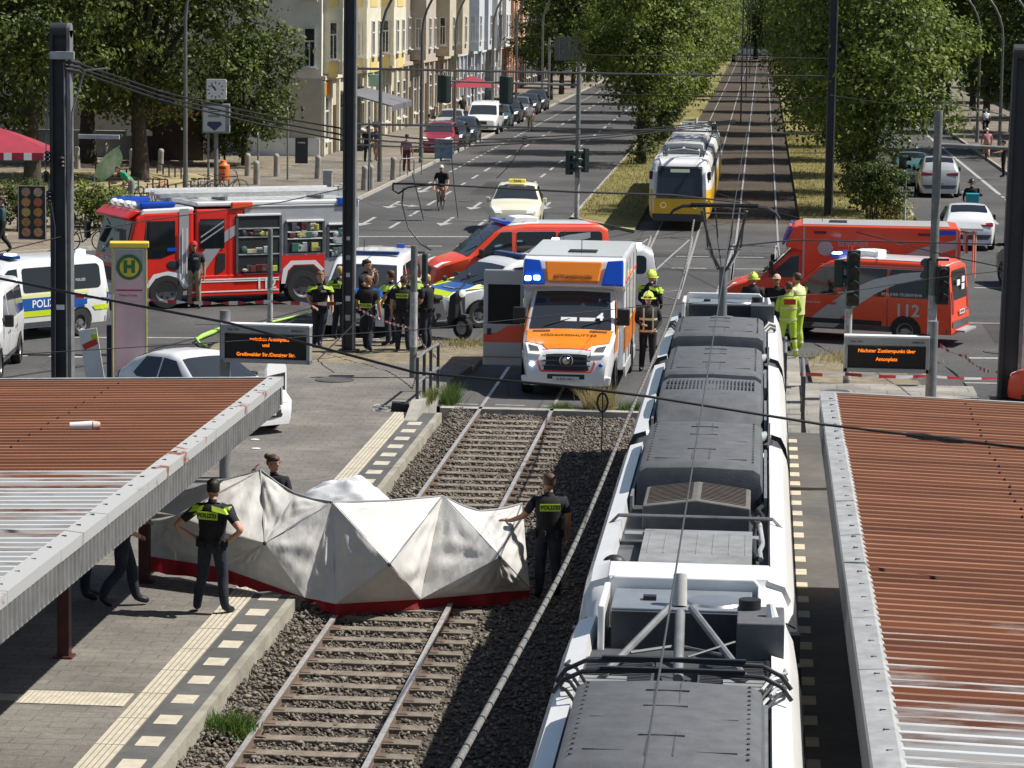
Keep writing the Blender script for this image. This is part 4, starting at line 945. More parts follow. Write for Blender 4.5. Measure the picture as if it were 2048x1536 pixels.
# --- big red transporters
SPR = [(0, .55), (.03, .72), (.1, .95), (.3, 1.1), (.6, 1.2), (1.08, 1.34), (1.95, 2.12), (2.25, 2.28), (3, 2.36)]
def fire_van(label, loc, rz, lit=(), L=5.15, k=.875, q=.9):
    sc = lambda P: [(a*q, b*k) for a, b in P]
    root, h, body = van(label, 'fire van', loc, rz, L=L, W=1.98, top=sc(SPR), belt=1.28*k, paint=FRED2, r=.34, wb=(.95, 4.0), group='red fire service vans', tum=.1)
    h.upper([(2.1, -.9), (2.1, .9), (L-.2, .9), (L-.2, -.9)], .012).build('white_roof', WHITEC, root, smooth=40)
    for sd in (-1, 1):
        # swoosh of silver film over the side
        P = [(1.75, .62), (2.2, 1.0), (2.8, 1.45), (3.5, 1.8), (4.3, 2.02), (5.0, 2.1), (5.0, 1.92), (4.2, 1.72), (3.6, 1.42), (3.0, .98), (2.55, .62)]
        h.side(sc(P), sd, .016).build('silver_swoosh', SILV, root)
        h.side([(1.6, .34), (2.2, .34), (2.35, .45), (1.7, .45)], sd, .016).build('silver_swoosh', SILV, root)
        h.side([(1.4, .45), (3.4, .45), (3.4, .57), (1.4, .57)], sd, .02).build('rub_strip', BLACK, root)
        for z in (2.12*k, 2.18*k): h.side([(1.8, z), (L-.3, z), (L-.3, z+.012), (1.8, z+.012)], sd, .012).build('roof_seam', SILV, root)
        d = (-1, 0, 0) if sd > 0 else (1, 0, 0)
        text('112', .42, SILV, root, TM((L/2-4.05, sd*(h.W/2+.018), .85), d, (0, 0, 1)), 'lettering', bold=.012)
        text('BERLINER FEUERWEHR', .1, WHITE, root, TM((L/2-3.9, sd*(h.sy(3.9, 1.24)+.02), 1.24), d, (0, 0, 1)), 'lettering')
        text('Feuerwehr Berlin', .07, WHITE, root, TM((L/2-1.6, sd*(h.W/2+.018), .96), d, (0, 0, 1)), 'lettering')
    lightbar(root, L/2-2.1, 2.05, 1.5, BLUEG, lit=lit)
    rv = MB().prism([(-.55, 2.07), (.25, 2.07), (.12, 2.22), (-.2, 2.24), (-.55, 2.22)][::-1], -.4, .4, 'y'); rv.build('roof_vent', WHITE, root, bevel=.03)
    text('112', .22, SILV, root, TM((-L/2-.02, -.45, .8), (0, -1, 0), (0, 0, 1)), 'lettering')
    for k, (y, z) in enumerate(((.3, 1.55), (-.2, 1.6), (-.2, 1.42))):
        MB().box((-L/2+.02, y, z), (.02, .3, .14)).build('window_sticker', WHITE, root)
    st = MB().box((-L/2-.18, .2, .4), (.25, 1.2, .05)); st.build('rear_step', GALV, root)
    return root
fv = fire_van('red fire service van numbered 112, rear towards us, behind the right display', (2.55, 73.9, 0), rad(163), lit=(.5,))
fv2 = fire_van('red and white roofed fire van facing left, half hidden behind the ambulance', (-6.85, 82.9, 0), rad(200))
# --- coach built ambulances
def ambulance(label, loc, rz, paint, red=False):
    L = 6.6; T = SPR[:8]+[(2.5, 2.3), (2.52, .5)]
    root = empty('ambulance', loc, rz, label, 'ambulance', 'coach built ambulances')
    h = Hull(L, 2.0, SPR[:7]+[(2.2, 2.2), (2.45, 2.2)], 1.28, .3, plan=((0, .8), (.1, .87), (.4, .95), (1, .98)), rear=((0, 1), (.1, 1)), tum=.1)
    h.L = L
    ts = [0, .03, .1, .2, .3, .6, .8, 1.08, 1.4, 1.7, 1.95, 2.1, 2.25]; m = MB(); m.loft([h.ring(t) for t in ts]); body = m.build('cab', paint, root, smooth=38)
    bx = MB(); x0 = L/2
    prof = [(x0-2.2, .38), (x0-2.2, 2.08), (x0-1.72, 2.22), (x0-1.95, 2.76), (x0-2.15, 2.82), (-x0+.05, 2.82), (-x0, 2.76), (-x0, .38)]
    bx.prism(prof[::-1], -1.1, 1.1, 'y'); box = bx.build('box_body', paint if red else WHITEC, root, bevel=.05, seg=3)
    MB().box((-.95, 0, 2.835), (4.1, 2.05, .02)).build('roof_skin', WHITEC, root)
    MB().box((.1, .1, 2.86), (.5, .62, .04)).build('roof_hatch', BLACK, root, bevel=.015)
    MB().tube([(.55, .1, 2.85), (.55, .1, 3.15)], .01, 5).build('aerial', BLACK, root)
    # front of the box above the cab: orange sign between blue lamps
    nx = Vector((.54, 0, .23)).normalized()
    def fp(y, u): return Vector((x0-1.72-.23*u, y, 2.22+.54*u)) + nx*.03
    sg = MB().loft([[tuple(fp(y, u)+nx*d) for y, u in ((-.55, .12), (-.62, .9), (.62, .9), (.55, .12))] for d in (0, .09)]); s_ = sg.build('roof_sign', ORNG if not red else FRED2, root, bevel=.03)
    text('RETTUNGSWAGEN', .115, BLACK if not red else WHITE, s_, TM(fp(0, .3)+nx*.1, (0, 1, 0), (-.23, 0, .54)), 'lettering', sx=.82)
    for sd in (-1, 1):
        g = MB().loft([[tuple(fp(sd*y, u)+nx*d) for y, u in ((.6, .02), (.72, .95), (1.06, 1.), (1.08, .0))] for d in (0, .07)]); g_ = g.build('blue_light', BLUEG, root, bevel=.03)
        if not red and sd < 0: q = MB(); q.box(fp(sd*.78, .25)+nx*.08, (.06, .13, .1)); q.box(fp(sd*.97, .22)+nx*.08, (.06, .13, .1)); q.build('beacon', FLASH, g_, bevel=.02)
    ws = h.upper([(1.1, -.9), (1.9, -.88), (1.9, .88), (1.1, .9)]).build('windscreen', GLASSC, root, smooth=40)
    for y in (-.55, .25): MB().tube([(x0-1.12, y, 1.44), (x0-1.3, y+.55, 1.58)], .013, 5).build('wiper', BLACK, ws)
    MB().box((x0-1.28, .35, 1.56), (.02, .34, .09), rot=(0, -.7, 0)).build('dash_card', WHITE, ws); MB().box((x0-1.28, -.05, 1.56), (.02, .34, .1), rot=(0, -.7, 0)).build('dash_card', WHITE, ws)
    text('4', .28, WHITE, ws, TM((x0-1.28, .52 if red else .62, 1.62), (0, 1, 0), (-.75, 0, .67)), 'dash_number', bold=.012)
    if not red:
        h.upper([(.2, -.5), (.3, -.6), (.44, -.97), (1.08, -.97), (1.08, .97), (.44, .97), (.3, .6), (.2, .5)], .014).build('orange_bonnet', ORNG, root, smooth=40)
        for sd in (-1, 1):
            h.side([(1.0, 1.28), (1.9, 2.06), (1.98, 2.1), (1.5, 1.34), (1.5, .95), (.6, .92), (.7, 1.15)], sd, .014).build('orange_side', ORNG, root)
        text('RETTUNGSWAGEN', .15, BLACK, root, TM((x0-.72, 0, 1.285), (0, 1, 0), (-.9, 0, .26)), 'lettering', mirror=True, sx=.9)
        for sd in (-1, 1): h.upper([(.92, sd*.45), (.92, sd*.85), (1.02, sd*.85), (1.02, sd*.45)], .02).build('bonnet_vent', mat('vent_brown', (.12, .05, .01), .6), root)
    gr = h.front([(-.5, .62), (.5, .62), (.56, .78), (.5, 1.0), (-.5, 1.0), (-.56, .78)], .03).build('grille', BLACK, root)
    for z in (.72, .82, .91): MB().box((x0+.0-h.nose_t(z)+.03, 0, z), (.02, 1.0, .022)).build('grille_bar', DGREY, gr)
    st = MB().lathe([(.1, -.01), (.13, .012), (.145, 0), (.13, -.012)], (x0-.02, 0, .82), 'x', 22)
    st.lathe([(0, .03), (.07, .025), (.09, 0)], (x0-.01, 0, .82), 'x', 16); st.build('round_emblem', mat('chrome', (.6, .6, .62), .12, metal=1.), root, smooth=40)
    if not red:
        fr = MB().tube([(x0-h.nose_t(z)+.0, y, z) for y, z in ((-.53, .6), (.53, .6), (.6, .78), (.54, 1.02), (-.54, 1.02), (-.6, .78), (-.53, .6))], .022, 6); fr.build('grille_frame', FRED2, root)
    h.front([(-.5, .44), (.5, .44), (.55, .54), (-.55, .54)], .02).build('air_intake', BLACK, root)
    for sd in (-1, 1):
        hl = h.upper([(.09, sd*.62), (.1, sd*.98), (.4, sd*.99), (.3, sd*.72), (.16, sd*.6)], .02).build('headlight', LAMPW, root)
        h.upper([(.13, sd*.68), (.14, sd*.92), (.3, sd*.94), (.24, sd*.72)], .03).build('lamp_inner', DGREY, hl)
        MB().ell((x0-.06, sd*.66, .5), (.03, .11, .05), 10, 6).build('fog_lamp', LAMPW, root)
        if not red: MB().ell((x0-.03, sd*.72, .74), (.03, .05, .04), 8, 6).build('front_flasher', FLASH if sd < 0 else BLUEG, root)
    bm_ = MB().prism([(-.92, .3), (.92, .3), (.95, .5), (-.95, .5)], x0-.12, x0-.02, 'x'); bm_.build('bumper', WHITEC if not red else paint, root, bevel=.04)
    plate(root, TM((x0+.02, 0, .44), (0, 1, 0), (0, 0, 1)), 'B-RM 4411', .56)
    mirrors(root, x0-1.35, .98, 1.62, BLACK, 1.35)
    for sd in (-1, 1):
        h.side([(1.25, 1.34), (1.88, 1.9), (2.12, 1.95), (2.12, 1.34)], sd, .014).build('side_window', GLASS, root)
        MB().box((-1.0, sd*1.1, .34), (4.2, .04, .24)).build('side_skirt', GALV if not red else paint, root)
        for t, rr in ((1.05, .37), (4.9, .37)):
            P = [(x0-t+rr*1.2*math.cos(rad(a)), rr+rr*1.2*math.sin(rad(a))) for a in range(0, 181, 20)]
            yy = (h.half(1)+.008 if t < 2 else 1.125)*sd
            MB().add([(a, yy, max(b, .31)) for a, b in P], [tuple(range(len(P)))]).build('wheel_arch', BLACK, root); wheel(root, x0-t, yy+.012*sd, rr)
        if red:
            d = (-1, 0, 0) if sd > 0 else (1, 0, 0)
            text('BERLINER', .2, SILV, root, TM((.1, sd*1.112, 2.3), d, (0, 0, 1)), 'lettering', align='LEFT' ); text('FEUERWEHR', .26, SILV, root, TM((.1, sd*1.112, 2.05), d, (0, 0, 1)), 'lettering', align='LEFT', bold=.006)
            MB().lathe([(0, .012), (.2, .012), (.22, 0)], (.45, sd*1.1, 2.18), 'y', 8).build('crest', SILV, root)
            P = [(-.2, .5), (-.8, 1.3), (-1.4, 1.85), (-2.2, 2.25), (-3.2, 2.5), (-3.2, 2.25), (-2.3, 1.95), (-1.7, 1.5), (-1.1, .9), (-.9, .5)]
            MB().add([(a, sd*1.115, b) for a, b in P], [tuple(range(len(P)))]).build('silver_swoosh', SILV, root)
            for xx in (.6, -2.3): MB().box((xx, sd*1.112, 2.62), (.34, .03, .07)).build('marker_lamp', mat('dark_red_lamp', (.12, .01, .02), .3), root)
            for xx in (1.05, -3.2): MB().box((xx, sd*1.105, 1.6), (.05, .02, 2.3)).build('corner_trim', SILV, root)
            MB().box((-2.9, sd*1.12, 2.68), (.5, .03, .12)).build('blue_light', BLUEG, root)
        else:
            MB().box((-1, sd*1.106, 1.05), (4.2, .012, .55)).build('orange_stripe', ORNG, root); MB().box((-1, sd*1.106, 2.3), (4.2, .012, .06)).build('red_stripe', FRED2, root)
            for xx in (.8, -.4, -1.9, -3.1): MB().box((xx, sd*1.108, 1.6), (.02, .012, 2.2)).build('panel_seam', GREY, root)
    for sd in (-1, 1): MB().box((-x0-.01, sd*.5, 1.5), (.03, .95, 1.9)).build('rear_door', paint if red else WHITEC, root, bevel=.02)
    return root, h
am, ah = ambulance('white and orange ambulance facing the camera on the left track with its side door open', (-3.92, 64.35, 0), rad(-90.5), WHITEC)
d = MB().box((1.02, -1.55, 1.45), (.06, .86, 2.1)); do = d.build('open_door', mat('door_silver', (.42, .42, .43), .45, metal=.2), am, bevel=.03)
# door is hinged at the box front corner, its outer face towards the camera
MB().box((1.056, -1.53, 1.75), (.012, .7, .86)).build('door_window', mat('door_glass', (.012, .012, .014), .35, spec=.2), do, bevel=.02)
MB().add([(1.058, -1.97, .92), (1.058, -1.13, .92), (1.058, -1.13, 1.3), (1.058, -1.45, 1.28), (1.058, -1.7, 1.12), (1.058, -1.97, 1.1)], [(0, 1, 2, 3, 4, 5)]).build('red_stripe', FRED2, do)
MB().box((1.06, -1.55, .6), (.012, .84, .03)).build('edge_strip', mat('brass_trim', (.3, .22, .08), .5), do); MB().box((1.07, -1.85, 1.15), (.03, .08, .14)).build('door_handle', BLACK, do)
rt, rh = ambulance('red coach built ambulance facing left behind the numbered fire van', (2.15, 77.5, 0), rad(178.8), FRED2, red=True); rt.scale = (.92, .96, .93)
for y in (-.55, .55): MB().tube([(-3.3, y, 2.7), (-3.75, y, 2.62), (-3.75, y, 1.4)], .035, 6).build('rear_rail', mat('salmon_frame', (.75, .4, .3), .5), rt)
MB().box((-3.55, 0, 2.78), (.75, 2.1, .07)).build('tail_hood', WHITEC, rt); MB().box((-3.5, 0, 2.35), (.06, 1.6, .5)).build('tail_flap', FRED, rt)
# ------------------------------------------------------------------ fire engine
def fire_engine():
    R = empty('fire_engine', (-14.43, 79.25, 0), rad(212), 'red fire engine with white ladder on its roof and open equipment lockers', 'fire engine')
    R.scale = (1, 1, .93); L = 6.75; x0 = L/2; W = 2.5; hw = W/2; FR = mat('engine_red', (.7, .022, .012), .35, coat=.4, vary=.05, vscale=2)
    cab = MB()
    prof = [(x0-.02, .45), (x0, 1.25), (x0-.04, 1.5), (x0-.3, 2.62), (x0-.55, 2.78), (x0-1.95, 2.8), (x0-1.95, .55), (x0-1.75, .5)]
    cab.prism(prof, -hw, hw, 'y'); c = cab.build('cab', FR, R, bevel=.09, seg=3)
    cw = MB().prism([(x0-1.98, .55), (x0-1.98, 2.84), (x0-3.35, 2.84), (x0-3.35, .45)], -hw+.01, hw-.01, 'y'); crew = cw.build('crew_cab', FR, R, bevel=.05)
    bp = MB().prism([(x0-3.38, .75), (x0-3.38, 2.92), (-x0, 2.92), (-x0, .75)], -hw, hw, 'y'); box = bp.build('locker_body', mat('locker_silver', (.42, .43, .44), .5, metal=.3, vary=.1), R, bevel=.03)
    rf = MB().box(((-x0+x0-2.0)/2, 0, 2.97), (L-2.0, W, .14)); rf.build('white_roof_band', WHITEC, R, bevel=.04)
    rf = MB().prism([(x0-.42, 2.66), (x0-.5, 2.86), (x0-1.95, 2.9), (x0-1.95, 2.76)], -hw+.02, hw-.02, 'y'); rf.build('cab_roof', WHITEC, R, bevel=.05)
    vs = MB().prism([(x0-.1, 2.55), (x0+.02, 2.62), (x0-.3, 2.85), (x0-.5, 2.8)], -hw+.05, hw-.05, 'y'); vs.build('sun_visor', FR, R, bevel=.04)
    vw = MB().box((x0-.62, 0, 2.93), (.5, 2.0, .09)); vw.build('roof_lamps_board', WHITEC, R, bevel=.03)
    for y in (-.75, -.3, .3, .75): MB().ell((x0-.42, y, 2.95), (.1, .13, .1), 12, 8).build('spot_lamp', LAMPW, R, smooth=50)
    for y in (-.95, .95): MB().box((x0-.95, y, 2.98), (1.0, .5, .16)).build('blue_light', BLUEG, R, bevel=.05)
    # windscreen, wrapped around the corners
    def f(z): return x0-.04-(z-1.5)*.232+.02
    ws = MB().quad((f(1.5), -1.1, 1.5), (f(1.5), 1.1, 1.5), (f(2.5), 1.08, 2.5), (f(2.5), -1.08, 2.5)).build('windscreen', GLASSC, R)
    for y in (-.6, .3): MB().tube([(f(1.52)+.03, y, 1.52), (f(2.0)+.03, y+.5, 1.95)], .014, 5).build('wiper', BLACK, ws)
    for y, z, m in ((-.5, 1.65, WHITE), (.4, 1.62, WHITE), (.1, 2.2, mat('cab_green', (.1, .2, .13), .6))): MB().box((f(z)+.012, y, z), (.01, .3, .1)).build('cab_paper', m, ws)
    text('FEUERWEHR', .24, WHITE, R, TM((x0+.012, 0, 1.33), (0, 1, 0), (0, 0, 1)), 'lettering', bold=.008)
    MB().box((x0+.01, 0, .95), (.06, 2.0, .36)).build('grille', BLACK, R, bevel=.02); MB().box((x0+.04, 0, .55), (.2, 2.46, .34)).build('bumper', WHITEC, R, bevel=.05)
    for y in (-.95, .95): MB().box((x0+.15, y, .6), (.03, .34, .16)).build('headlight', LAMPW, R, bevel=.02)
    for sd in (-1, 1):
        d = (-1, 0, 0) if sd > 0 else (1, 0, 0); Y = sd*(hw+.006)
        def sp(name, P, m, off=.0, par=R): return MB().add([(x0-t, Y+sd*off, z) for t, z in P], [tuple(range(len(P)))]).build(name, m, par)
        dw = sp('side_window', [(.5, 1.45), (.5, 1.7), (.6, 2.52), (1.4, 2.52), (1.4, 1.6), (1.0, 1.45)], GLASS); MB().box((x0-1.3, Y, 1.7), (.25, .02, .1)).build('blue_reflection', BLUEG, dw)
        sp('door_line', [(.5, .95), (.52, .95), (.62, 2.6), (.6, 2.6)], DGREY, .002); sp('silver_swoosh', [(.95, .8), (1.3, 1.0), (1.75, 1.35), (1.95, 1.5), (1.95, .6), (1.6, .55)], SILV, .004)
        sp('silver_pillar', [(1.5, .6), (1.78, .6), (1.78, 2.86), (1.52, 2.86)], SILV, .006)
        hr = MB()
        for xx in (1.58, 1.7): hr.tube([(x0-xx, Y+sd*.05, 1.0), (x0-xx, Y+sd*.06, 2.3)], .016, 6)
        hr.build('grab_rail', WHITE, R)
        sp('silver_swoosh', [(2.0, 1.35), (2.3, 1.75), (2.9, 2.25), (3.3, 2.45), (3.3, 2.2), (2.8, 1.85), (2.4, 1.3), (2.2, 1.0), (2.0, .95)], SILV, .002)
        cwn = sp('crew_window', [(2.1, 1.7), (2.1, 2.55), (2.8, 2.55), (2.8, 1.7)], GLASS, .006)
        for k in (0, .16): sp('window_film', [(2.12, 1.85+k), (2.78, 2.3+k), (2.78, 2.34+k), (2.12, 1.9+k)], SILV, .01, cwn)
        for t in (2.0, 2.92): sp('door_seam', [(t, .6), (t+.025, .6), (t+.025, 2.75), (t, 2.75)], mat('seam_red', (.3, .01, .01), .5), .003)
        sp('door_recess', [(2.56, .95), (2.82, 1.1), (2.82, 1.55), (2.6, 1.55), (2.56, 1.2)], BLACK, .004)
        sp('wing_white', [(.53, .62), (.78, 1.0), (1.18, 1.08), (1.58, 1.0), (1.8, .62), (1.68, .62), (1.5, .88), (1.18, .97), (.84, .88), (.65, .62)], WHITEC, .012)
        sp('wheel_arch', [(.62, .5), (.78, .84), (1.13, .98), (1.48, .84), (1.68, .5)], BLACK, .009); MB().ell((x0-1.35, Y, 1.25), (.2, .012, .14), 12, 6).build('filler_hole', BLACK, R)
        # lockers with contents, open behind rolled up shutters
        for (a, b, z0, z1, nm) in ((3.16, 4.42, .95, 2.62, 0), (4.58, 5.68, 1.5, 2.42, 1), (5.82, 6.58, 1.35, 2.3, 2)):
            sp('locker_opening', [(a, z0), (b, z0), (b, z1), (a, z1)], BLACK, .003)
            for xx in (a, b): MB().box((x0-xx, Y, (z0+z1)/2), (.07, .04, z1-z0)).build('locker_frame', DGREY, R)
            MB().box((x0-(a+b)/2, Y+sd*.012, z1+.02), (b-a, .05, .06)).build('shutter_bar', WHITE, R, bevel=.01)
            sh = MB()
            for z in ((z0+.55, z0+1.05, z0+1.3) if nm == 0 else (z0+.42, z0+.62) if nm == 1 else (z0+.2, z0+.38, z0+.56, z0+.75)): sh.box((x0-(a+b)/2, Y+sd*.01, z), (b-a-.08, .03, .035))
            sh.build('locker_shelf', WHITE if nm else GALV, R)
            rnd = random.Random(nm+sd*7); COLS = [mat('gear_green', (.03, .12, .085), .7), mat('gear_dark', (.045, .045, .05), .7), mat('gear_cream', (.5, .46, .3), .7), GALV, mat('gear_maroon', (.13, .02, .025), .7), mat('gear_yellow', (.5, .48, .1), .6), DGREY]
            for k in range(24):
                w = rnd.uniform(.12, .34); hh = rnd.uniform(.1, .28); xx = rnd.uniform(a+.08+w/2, b-.08-w/2); zz = rnd.choice([z0+.04, z0+.58, z0+1.08] if nm == 0 else [z0+.04, z0+.45, z0+.65] if nm == 1 else [z0+.02, z0+.4, z0+.58])
                if zz+hh > z1: continue
                g = MB()
                if k % 3 == 0: g.ell((x0-xx, Y+sd*.01, zz+hh/2), (w/2, .03, hh/2), 10, 6)
                else: g.box((x0-xx, Y+sd*.01, zz+hh/2), (w, .05, hh))
                g.build('locker_gear', COLS[k % 7] if nm != 2 else COLS[0 if k % 2 else 3], R, bevel=.01)
        sp('shutter_red', [(3.05, .62), (4.4, .62), (4.4, .93), (3.05, .93)], FR, .004)
        sb = MB().box((x0-3.1, sd*(hw-.06), .62), (2.6, .14, .62)); sk = sb.build('side_skirt', FR, R, bevel=.03)
        for z in (.45, .74, .8): MB().box((x0-3.1, sd*(hw+.014), z), (2.55, .012, .035)).build('white_line', WHITE, sk)
        text('112', .4, WHITE, R, TM((x0-4.0, sd*(hw+.024), .62), d, (0, 0, 1)), 'lettering', bold=.008)
        wr = sp('rear_wing', [(4.42, .7), (4.42, 1.45), (5.72, 1.45), (5.72, .7)], FR, .006); sp('wing_white', [(4.44, .62), (4.5, 1.05), (4.73, 1.28), (5.45, 1.28), (5.72, 1.0), (5.62, .95), (5.4, 1.16), (4.8, 1.16), (4.64, 1.0), (4.56, .62)], WHITEC, .012, wr)
        sp('wheel_arch', [(4.52, .5), (4.66, .98), (4.82, 1.13), (5.38, 1.13), (5.54, .98), (5.68, .5)], BLACK, .009)
        sp('body_line', [(3.4, 2.86), (6.7, 2.86), (6.7, 2.83), (3.4, 2.83)], DGREY, .004)
        for t in (1.15, 5.1): wheel(R, x0-t, Y+sd*.015, .5, .34)
        MB().box((x0-3.3, sd*(hw-.02), 2.92), (.62, .12, .2)).build('side_lamp', FRED2, R, bevel=.03); MB().box((-x0+.35, sd*(hw-.05), 2.98), (.6, .22, .22)).build('blue_light', BLUEG, R, bevel=.04)
        mi = MB().box((x0+.12, sd*(hw+.16), 2.1), (.12, .22, .5)); mi.tube([(x0-.1, sd*hw, 2.5), (x0+.12, sd*(hw+.16), 2.4)], .02, 5); mi.build('mirror', BLACK, R, bevel=.03)
    ld = empty('ladder', (0, 0, 0)); ld.parent = R
    for k, (z, yy) in enumerate(((3.2, .42), (3.32, .36))):
        b = MB()
        for sd in (-1, 1): b.box((-.4+k*.15, sd*yy+.45, z), (5.3, .06, .1))
        for i in range(17): b.cyl((-2.9+i*.31+k*.15, .45-yy, z), (-2.9+i*.31+k*.15, .45+yy, z), .018, n=6)
        b.build('ladder_section', GALV if k == 0 else WHITE, ld)
    b = MB(); 
    for x in (-2.4, .4, 2.0): b.box((x, .45, 3.1), (.08, 1.0, .12))
    b.cyl((.8, -.35, 3.22), (.8, -.1, 3.22), .14, n=14); b.build('ladder_bracket', GREY, ld)
    tb = MB().box((-1.0, -.62, 3.12), (3.4, .5, .2)); tb.build('roof_box', GALV, R, bevel=.02)
    return R
fire_engine()
# ------------------------------------------------------------------ cars
HATCH = [(0, .42), (.03, .6), (.12, .72), (.5, .86), (1.1, .97), (1.35, 1.02), (2.05, 1.4), (2.5, 1.5), (3.2, 1.48), (3.75, 1.3), (4.1, 1.05), (4.25, .9), (4.32, .6), (4.34, .4)]
SUV = [(0, .45), (.03, .7), (.1, .86), (.6, 1.02), (1.1, 1.1), (1.3, 1.14), (1.95, 1.58), (2.4, 1.7), (3.4, 1.68), (3.95, 1.45), (4.2, 1.15), (4.3, .7), (4.34, .42)]
def car(name, label, cat, loc, rz, paint, top=HATCH, W=1.8, group=None, parts=True):
    L = 4.34; h = Hull(L, W, top, .92 if top is HATCH else 1.05, .2, tum=.26, r=.14, plan=((0, .72), (.1, .84), (.4, .95), (1, 1)), rear=((0, .82), (.2, .93), (.7, 1)))
    R = empty(name, loc, rz, label, cat, group); h.mesh().build('body', paint, R, smooth=40); zr = h.zmax; b = h.belt; k = zr/1.5
    h.upper([(1.36, -.92), (2.08, -.88), (2.08, .88), (1.36, .92)]).build('windscreen', GLASSC, R, smooth=40)
    h.upper([(3.3, -.84), (3.82, -.84), (3.82, .84), (3.3, .84)] if top is SUV else [(3.22, -.84), (3.78, -.84), (3.78, .84), (3.22, .84)]).build('rear_window', GLASS, R, smooth=40)
    for sd in (-1, 1):
        h.side([(1.6, b+.03), (2.15, zr-.12), (2.62, zr-.09), (2.62, b+.03)], sd).build('side_window', GLASS, R); h.side([(2.68, b+.03), (2.68, zr-.09), (3.25, zr-.12), (3.55, b+.1), (3.4, b+.03)], sd).build('side_window', GLASS, R)
        h.side([(2.64, .3), (2.655, .3), (2.655, b), (2.64, b)], sd, .01).build('door_seam', DGREY, R); h.side([(.4, .2), (4.1, .2), (4.1, .3), (.4, .3)], sd, .008).build('sill', DGREY, R)
        h.upper([(.05, sd*.6), (.06, sd*.97), (.42, sd*.98), (.24, sd*.72)], .016).build('headlight', LAMPW, R)
        h.back([(sd*.3, .86*k), (sd*.78, .84*k), (sd*.8, .98*k), (sd*.3, .94*k)]).build('tail_light', LIGHTR, R)
    h.front([(-.42, .36), (.42, .36), (.55, .58), (-.55, .58)], .03).build('grille', BLACK, R); h.back([(-.62, .4), (.62, .4), (.75, .56), (-.75, .56)], .02).build('rear_bumper', DGREY, R)
    plate(R, TM((L/2+.035, 0, .46), (0, 1, 0), (0, 0, 1))); plate(R, TM((-L/2-.035, 0, .62), (0, -1, 0), (0, 0, 1)))
    for t in (.85, 3.45):
        arch(h, R, t, .32)
        for sd in (-1, 1): wheel(R, L/2-t, sd*(h.half(t)+.004), .32)
    mirrors(R, L/2-1.75, h.half(1.7)-.04, b+.08, BLACK if paint != TAXI else paint, .7)
    return R, h
TAXI = mat('taxi_ivory', (.74, .71, .56), .35, coat=.5)
p = gp(1030, 436); R, h = car('taxi', 'ivory taxi with a lit roof sign driving towards us', 'taxi', (-8.75, 106.3, 0), rad(-88), TAXI, SUV, 1.86)
ts = MB().box((0, 0, 1.79), (.16, .62, .14)); o = ts.build('roof_sign', mat('taxi_sign', (.7, .6, .05), .4, emit=(1, .8, .1), estr=.3), R, bevel=.03); text('TAXI', .13, BLACK, o, TM((.085, 0, 1.79), (0, 1, 0), (0, 0, 1)), 'lettering', bold=.005)
p = gp(1928, 462); car('car', 'white hatchback seen from behind on the right carriageway', 'car', (7.15, 103.4, 0), rad(90), WHITEC)
p = gp(1868, 366); car('car', 'silver white car farther up the right carriageway beside the trees', 'car', (7.75, 131.2, 0), rad(90), mat('silver_paint', (.5, .52, .53), .3, metal=.3, coat=.5), SUV)
p = gp(1815, 362); car('car', 'teal dark car just left of the silver car, under the tree', 'car', (6.95, 139, 0), rad(90), mat('teal_paint', (.06, .14, .14), .3, coat=.5))
car('parked_car', 'white car with one door open beside the left display sign', 'car', (-10.45, 55.0, .2), rad(-44), WHITEC)
cw = [o for o in S.objects if o.get('label', '').startswith('white car with one door')][0]
cw.scale = (.9, .9, .9); d = MB().prism([(.35, .35), (1.3, .35), (1.3, 1.05), (1.05, 1.55), (.6, 1.55), (.4, 1.1)], 0, .07, 'y'); od = d.build('open_door', WHITEC, cw, bevel=.02); od.rotation_euler = (0, 0, rad(115)); od.location = (.75, .85, 0)
MB().prism([(.5, 1.08), (1.22, 1.08), (1.0, 1.48), (.65, 1.48)], .075, .08, 'y').build('door_window', GLASS, od); MB().box((.8, -.006, .7), (.8, .01, .55)).build('door_lining', BLACK, od)
pk = [('dark red car parked nearest to us along the left kerb, behind the blue container', (.25, .015, .03)), ('black car parked second along the left kerb', (.02, .022, .025)), ('dark blue car parked third along the left kerb', (.02, .03, .05))]
for i, (lb, c) in enumerate(pk): car('parked_car', lb, 'car', (-17.25, 158.5+i*6.2, .0), rad(-90), mat('car_paint_%d' % i, c, .25, coat=.7), HATCH if i else SUV, group='cars parked along the left kerb')
R, h, _ = van('white delivery van parked along the left kerb beyond the dark cars', 'van', (-17.2, 184, 0), rad(-90), group='cars parked along the left kerb')
car('parked_car', 'pale grey car parked on the pavement side behind the white van', 'car', (-18.8, 179, 0.12), rad(-90), mat('pale_paint', (.4, .4, .4), .3, coat=.5), group='cars parked along the left kerb')
for i in range(5): car('parked_car', ['dark green car parked farther up the left street', 'black saloon parked beyond the white delivery van', 'grey car parked in the shade of the left street', 'dark car far up the left street by the lamp', 'farthest dark car parked in the left street'][i], 'car', (-17.1, 192+i*8, 0), rad(-90), mat('far_paint_%d' % i, [(.03, .06, .05), (.02, .02, .02), (.12, .12, .13), (.03, .03, .04), (.04, .04, .04)][i], .25, coat=.7), group='cars parked along the left kerb')
car('car', 'black car only half visible at the right edge of the picture', 'car', (8.6, 88.5, 0), rad(110), mat('black_paint', (.015, .015, .017), .2, coat=.8), SUV)
car('car', 'orange red car just showing at the right edge beside the dark mast', 'car', (7.45, 61.2, 0), rad(150), FRED2)
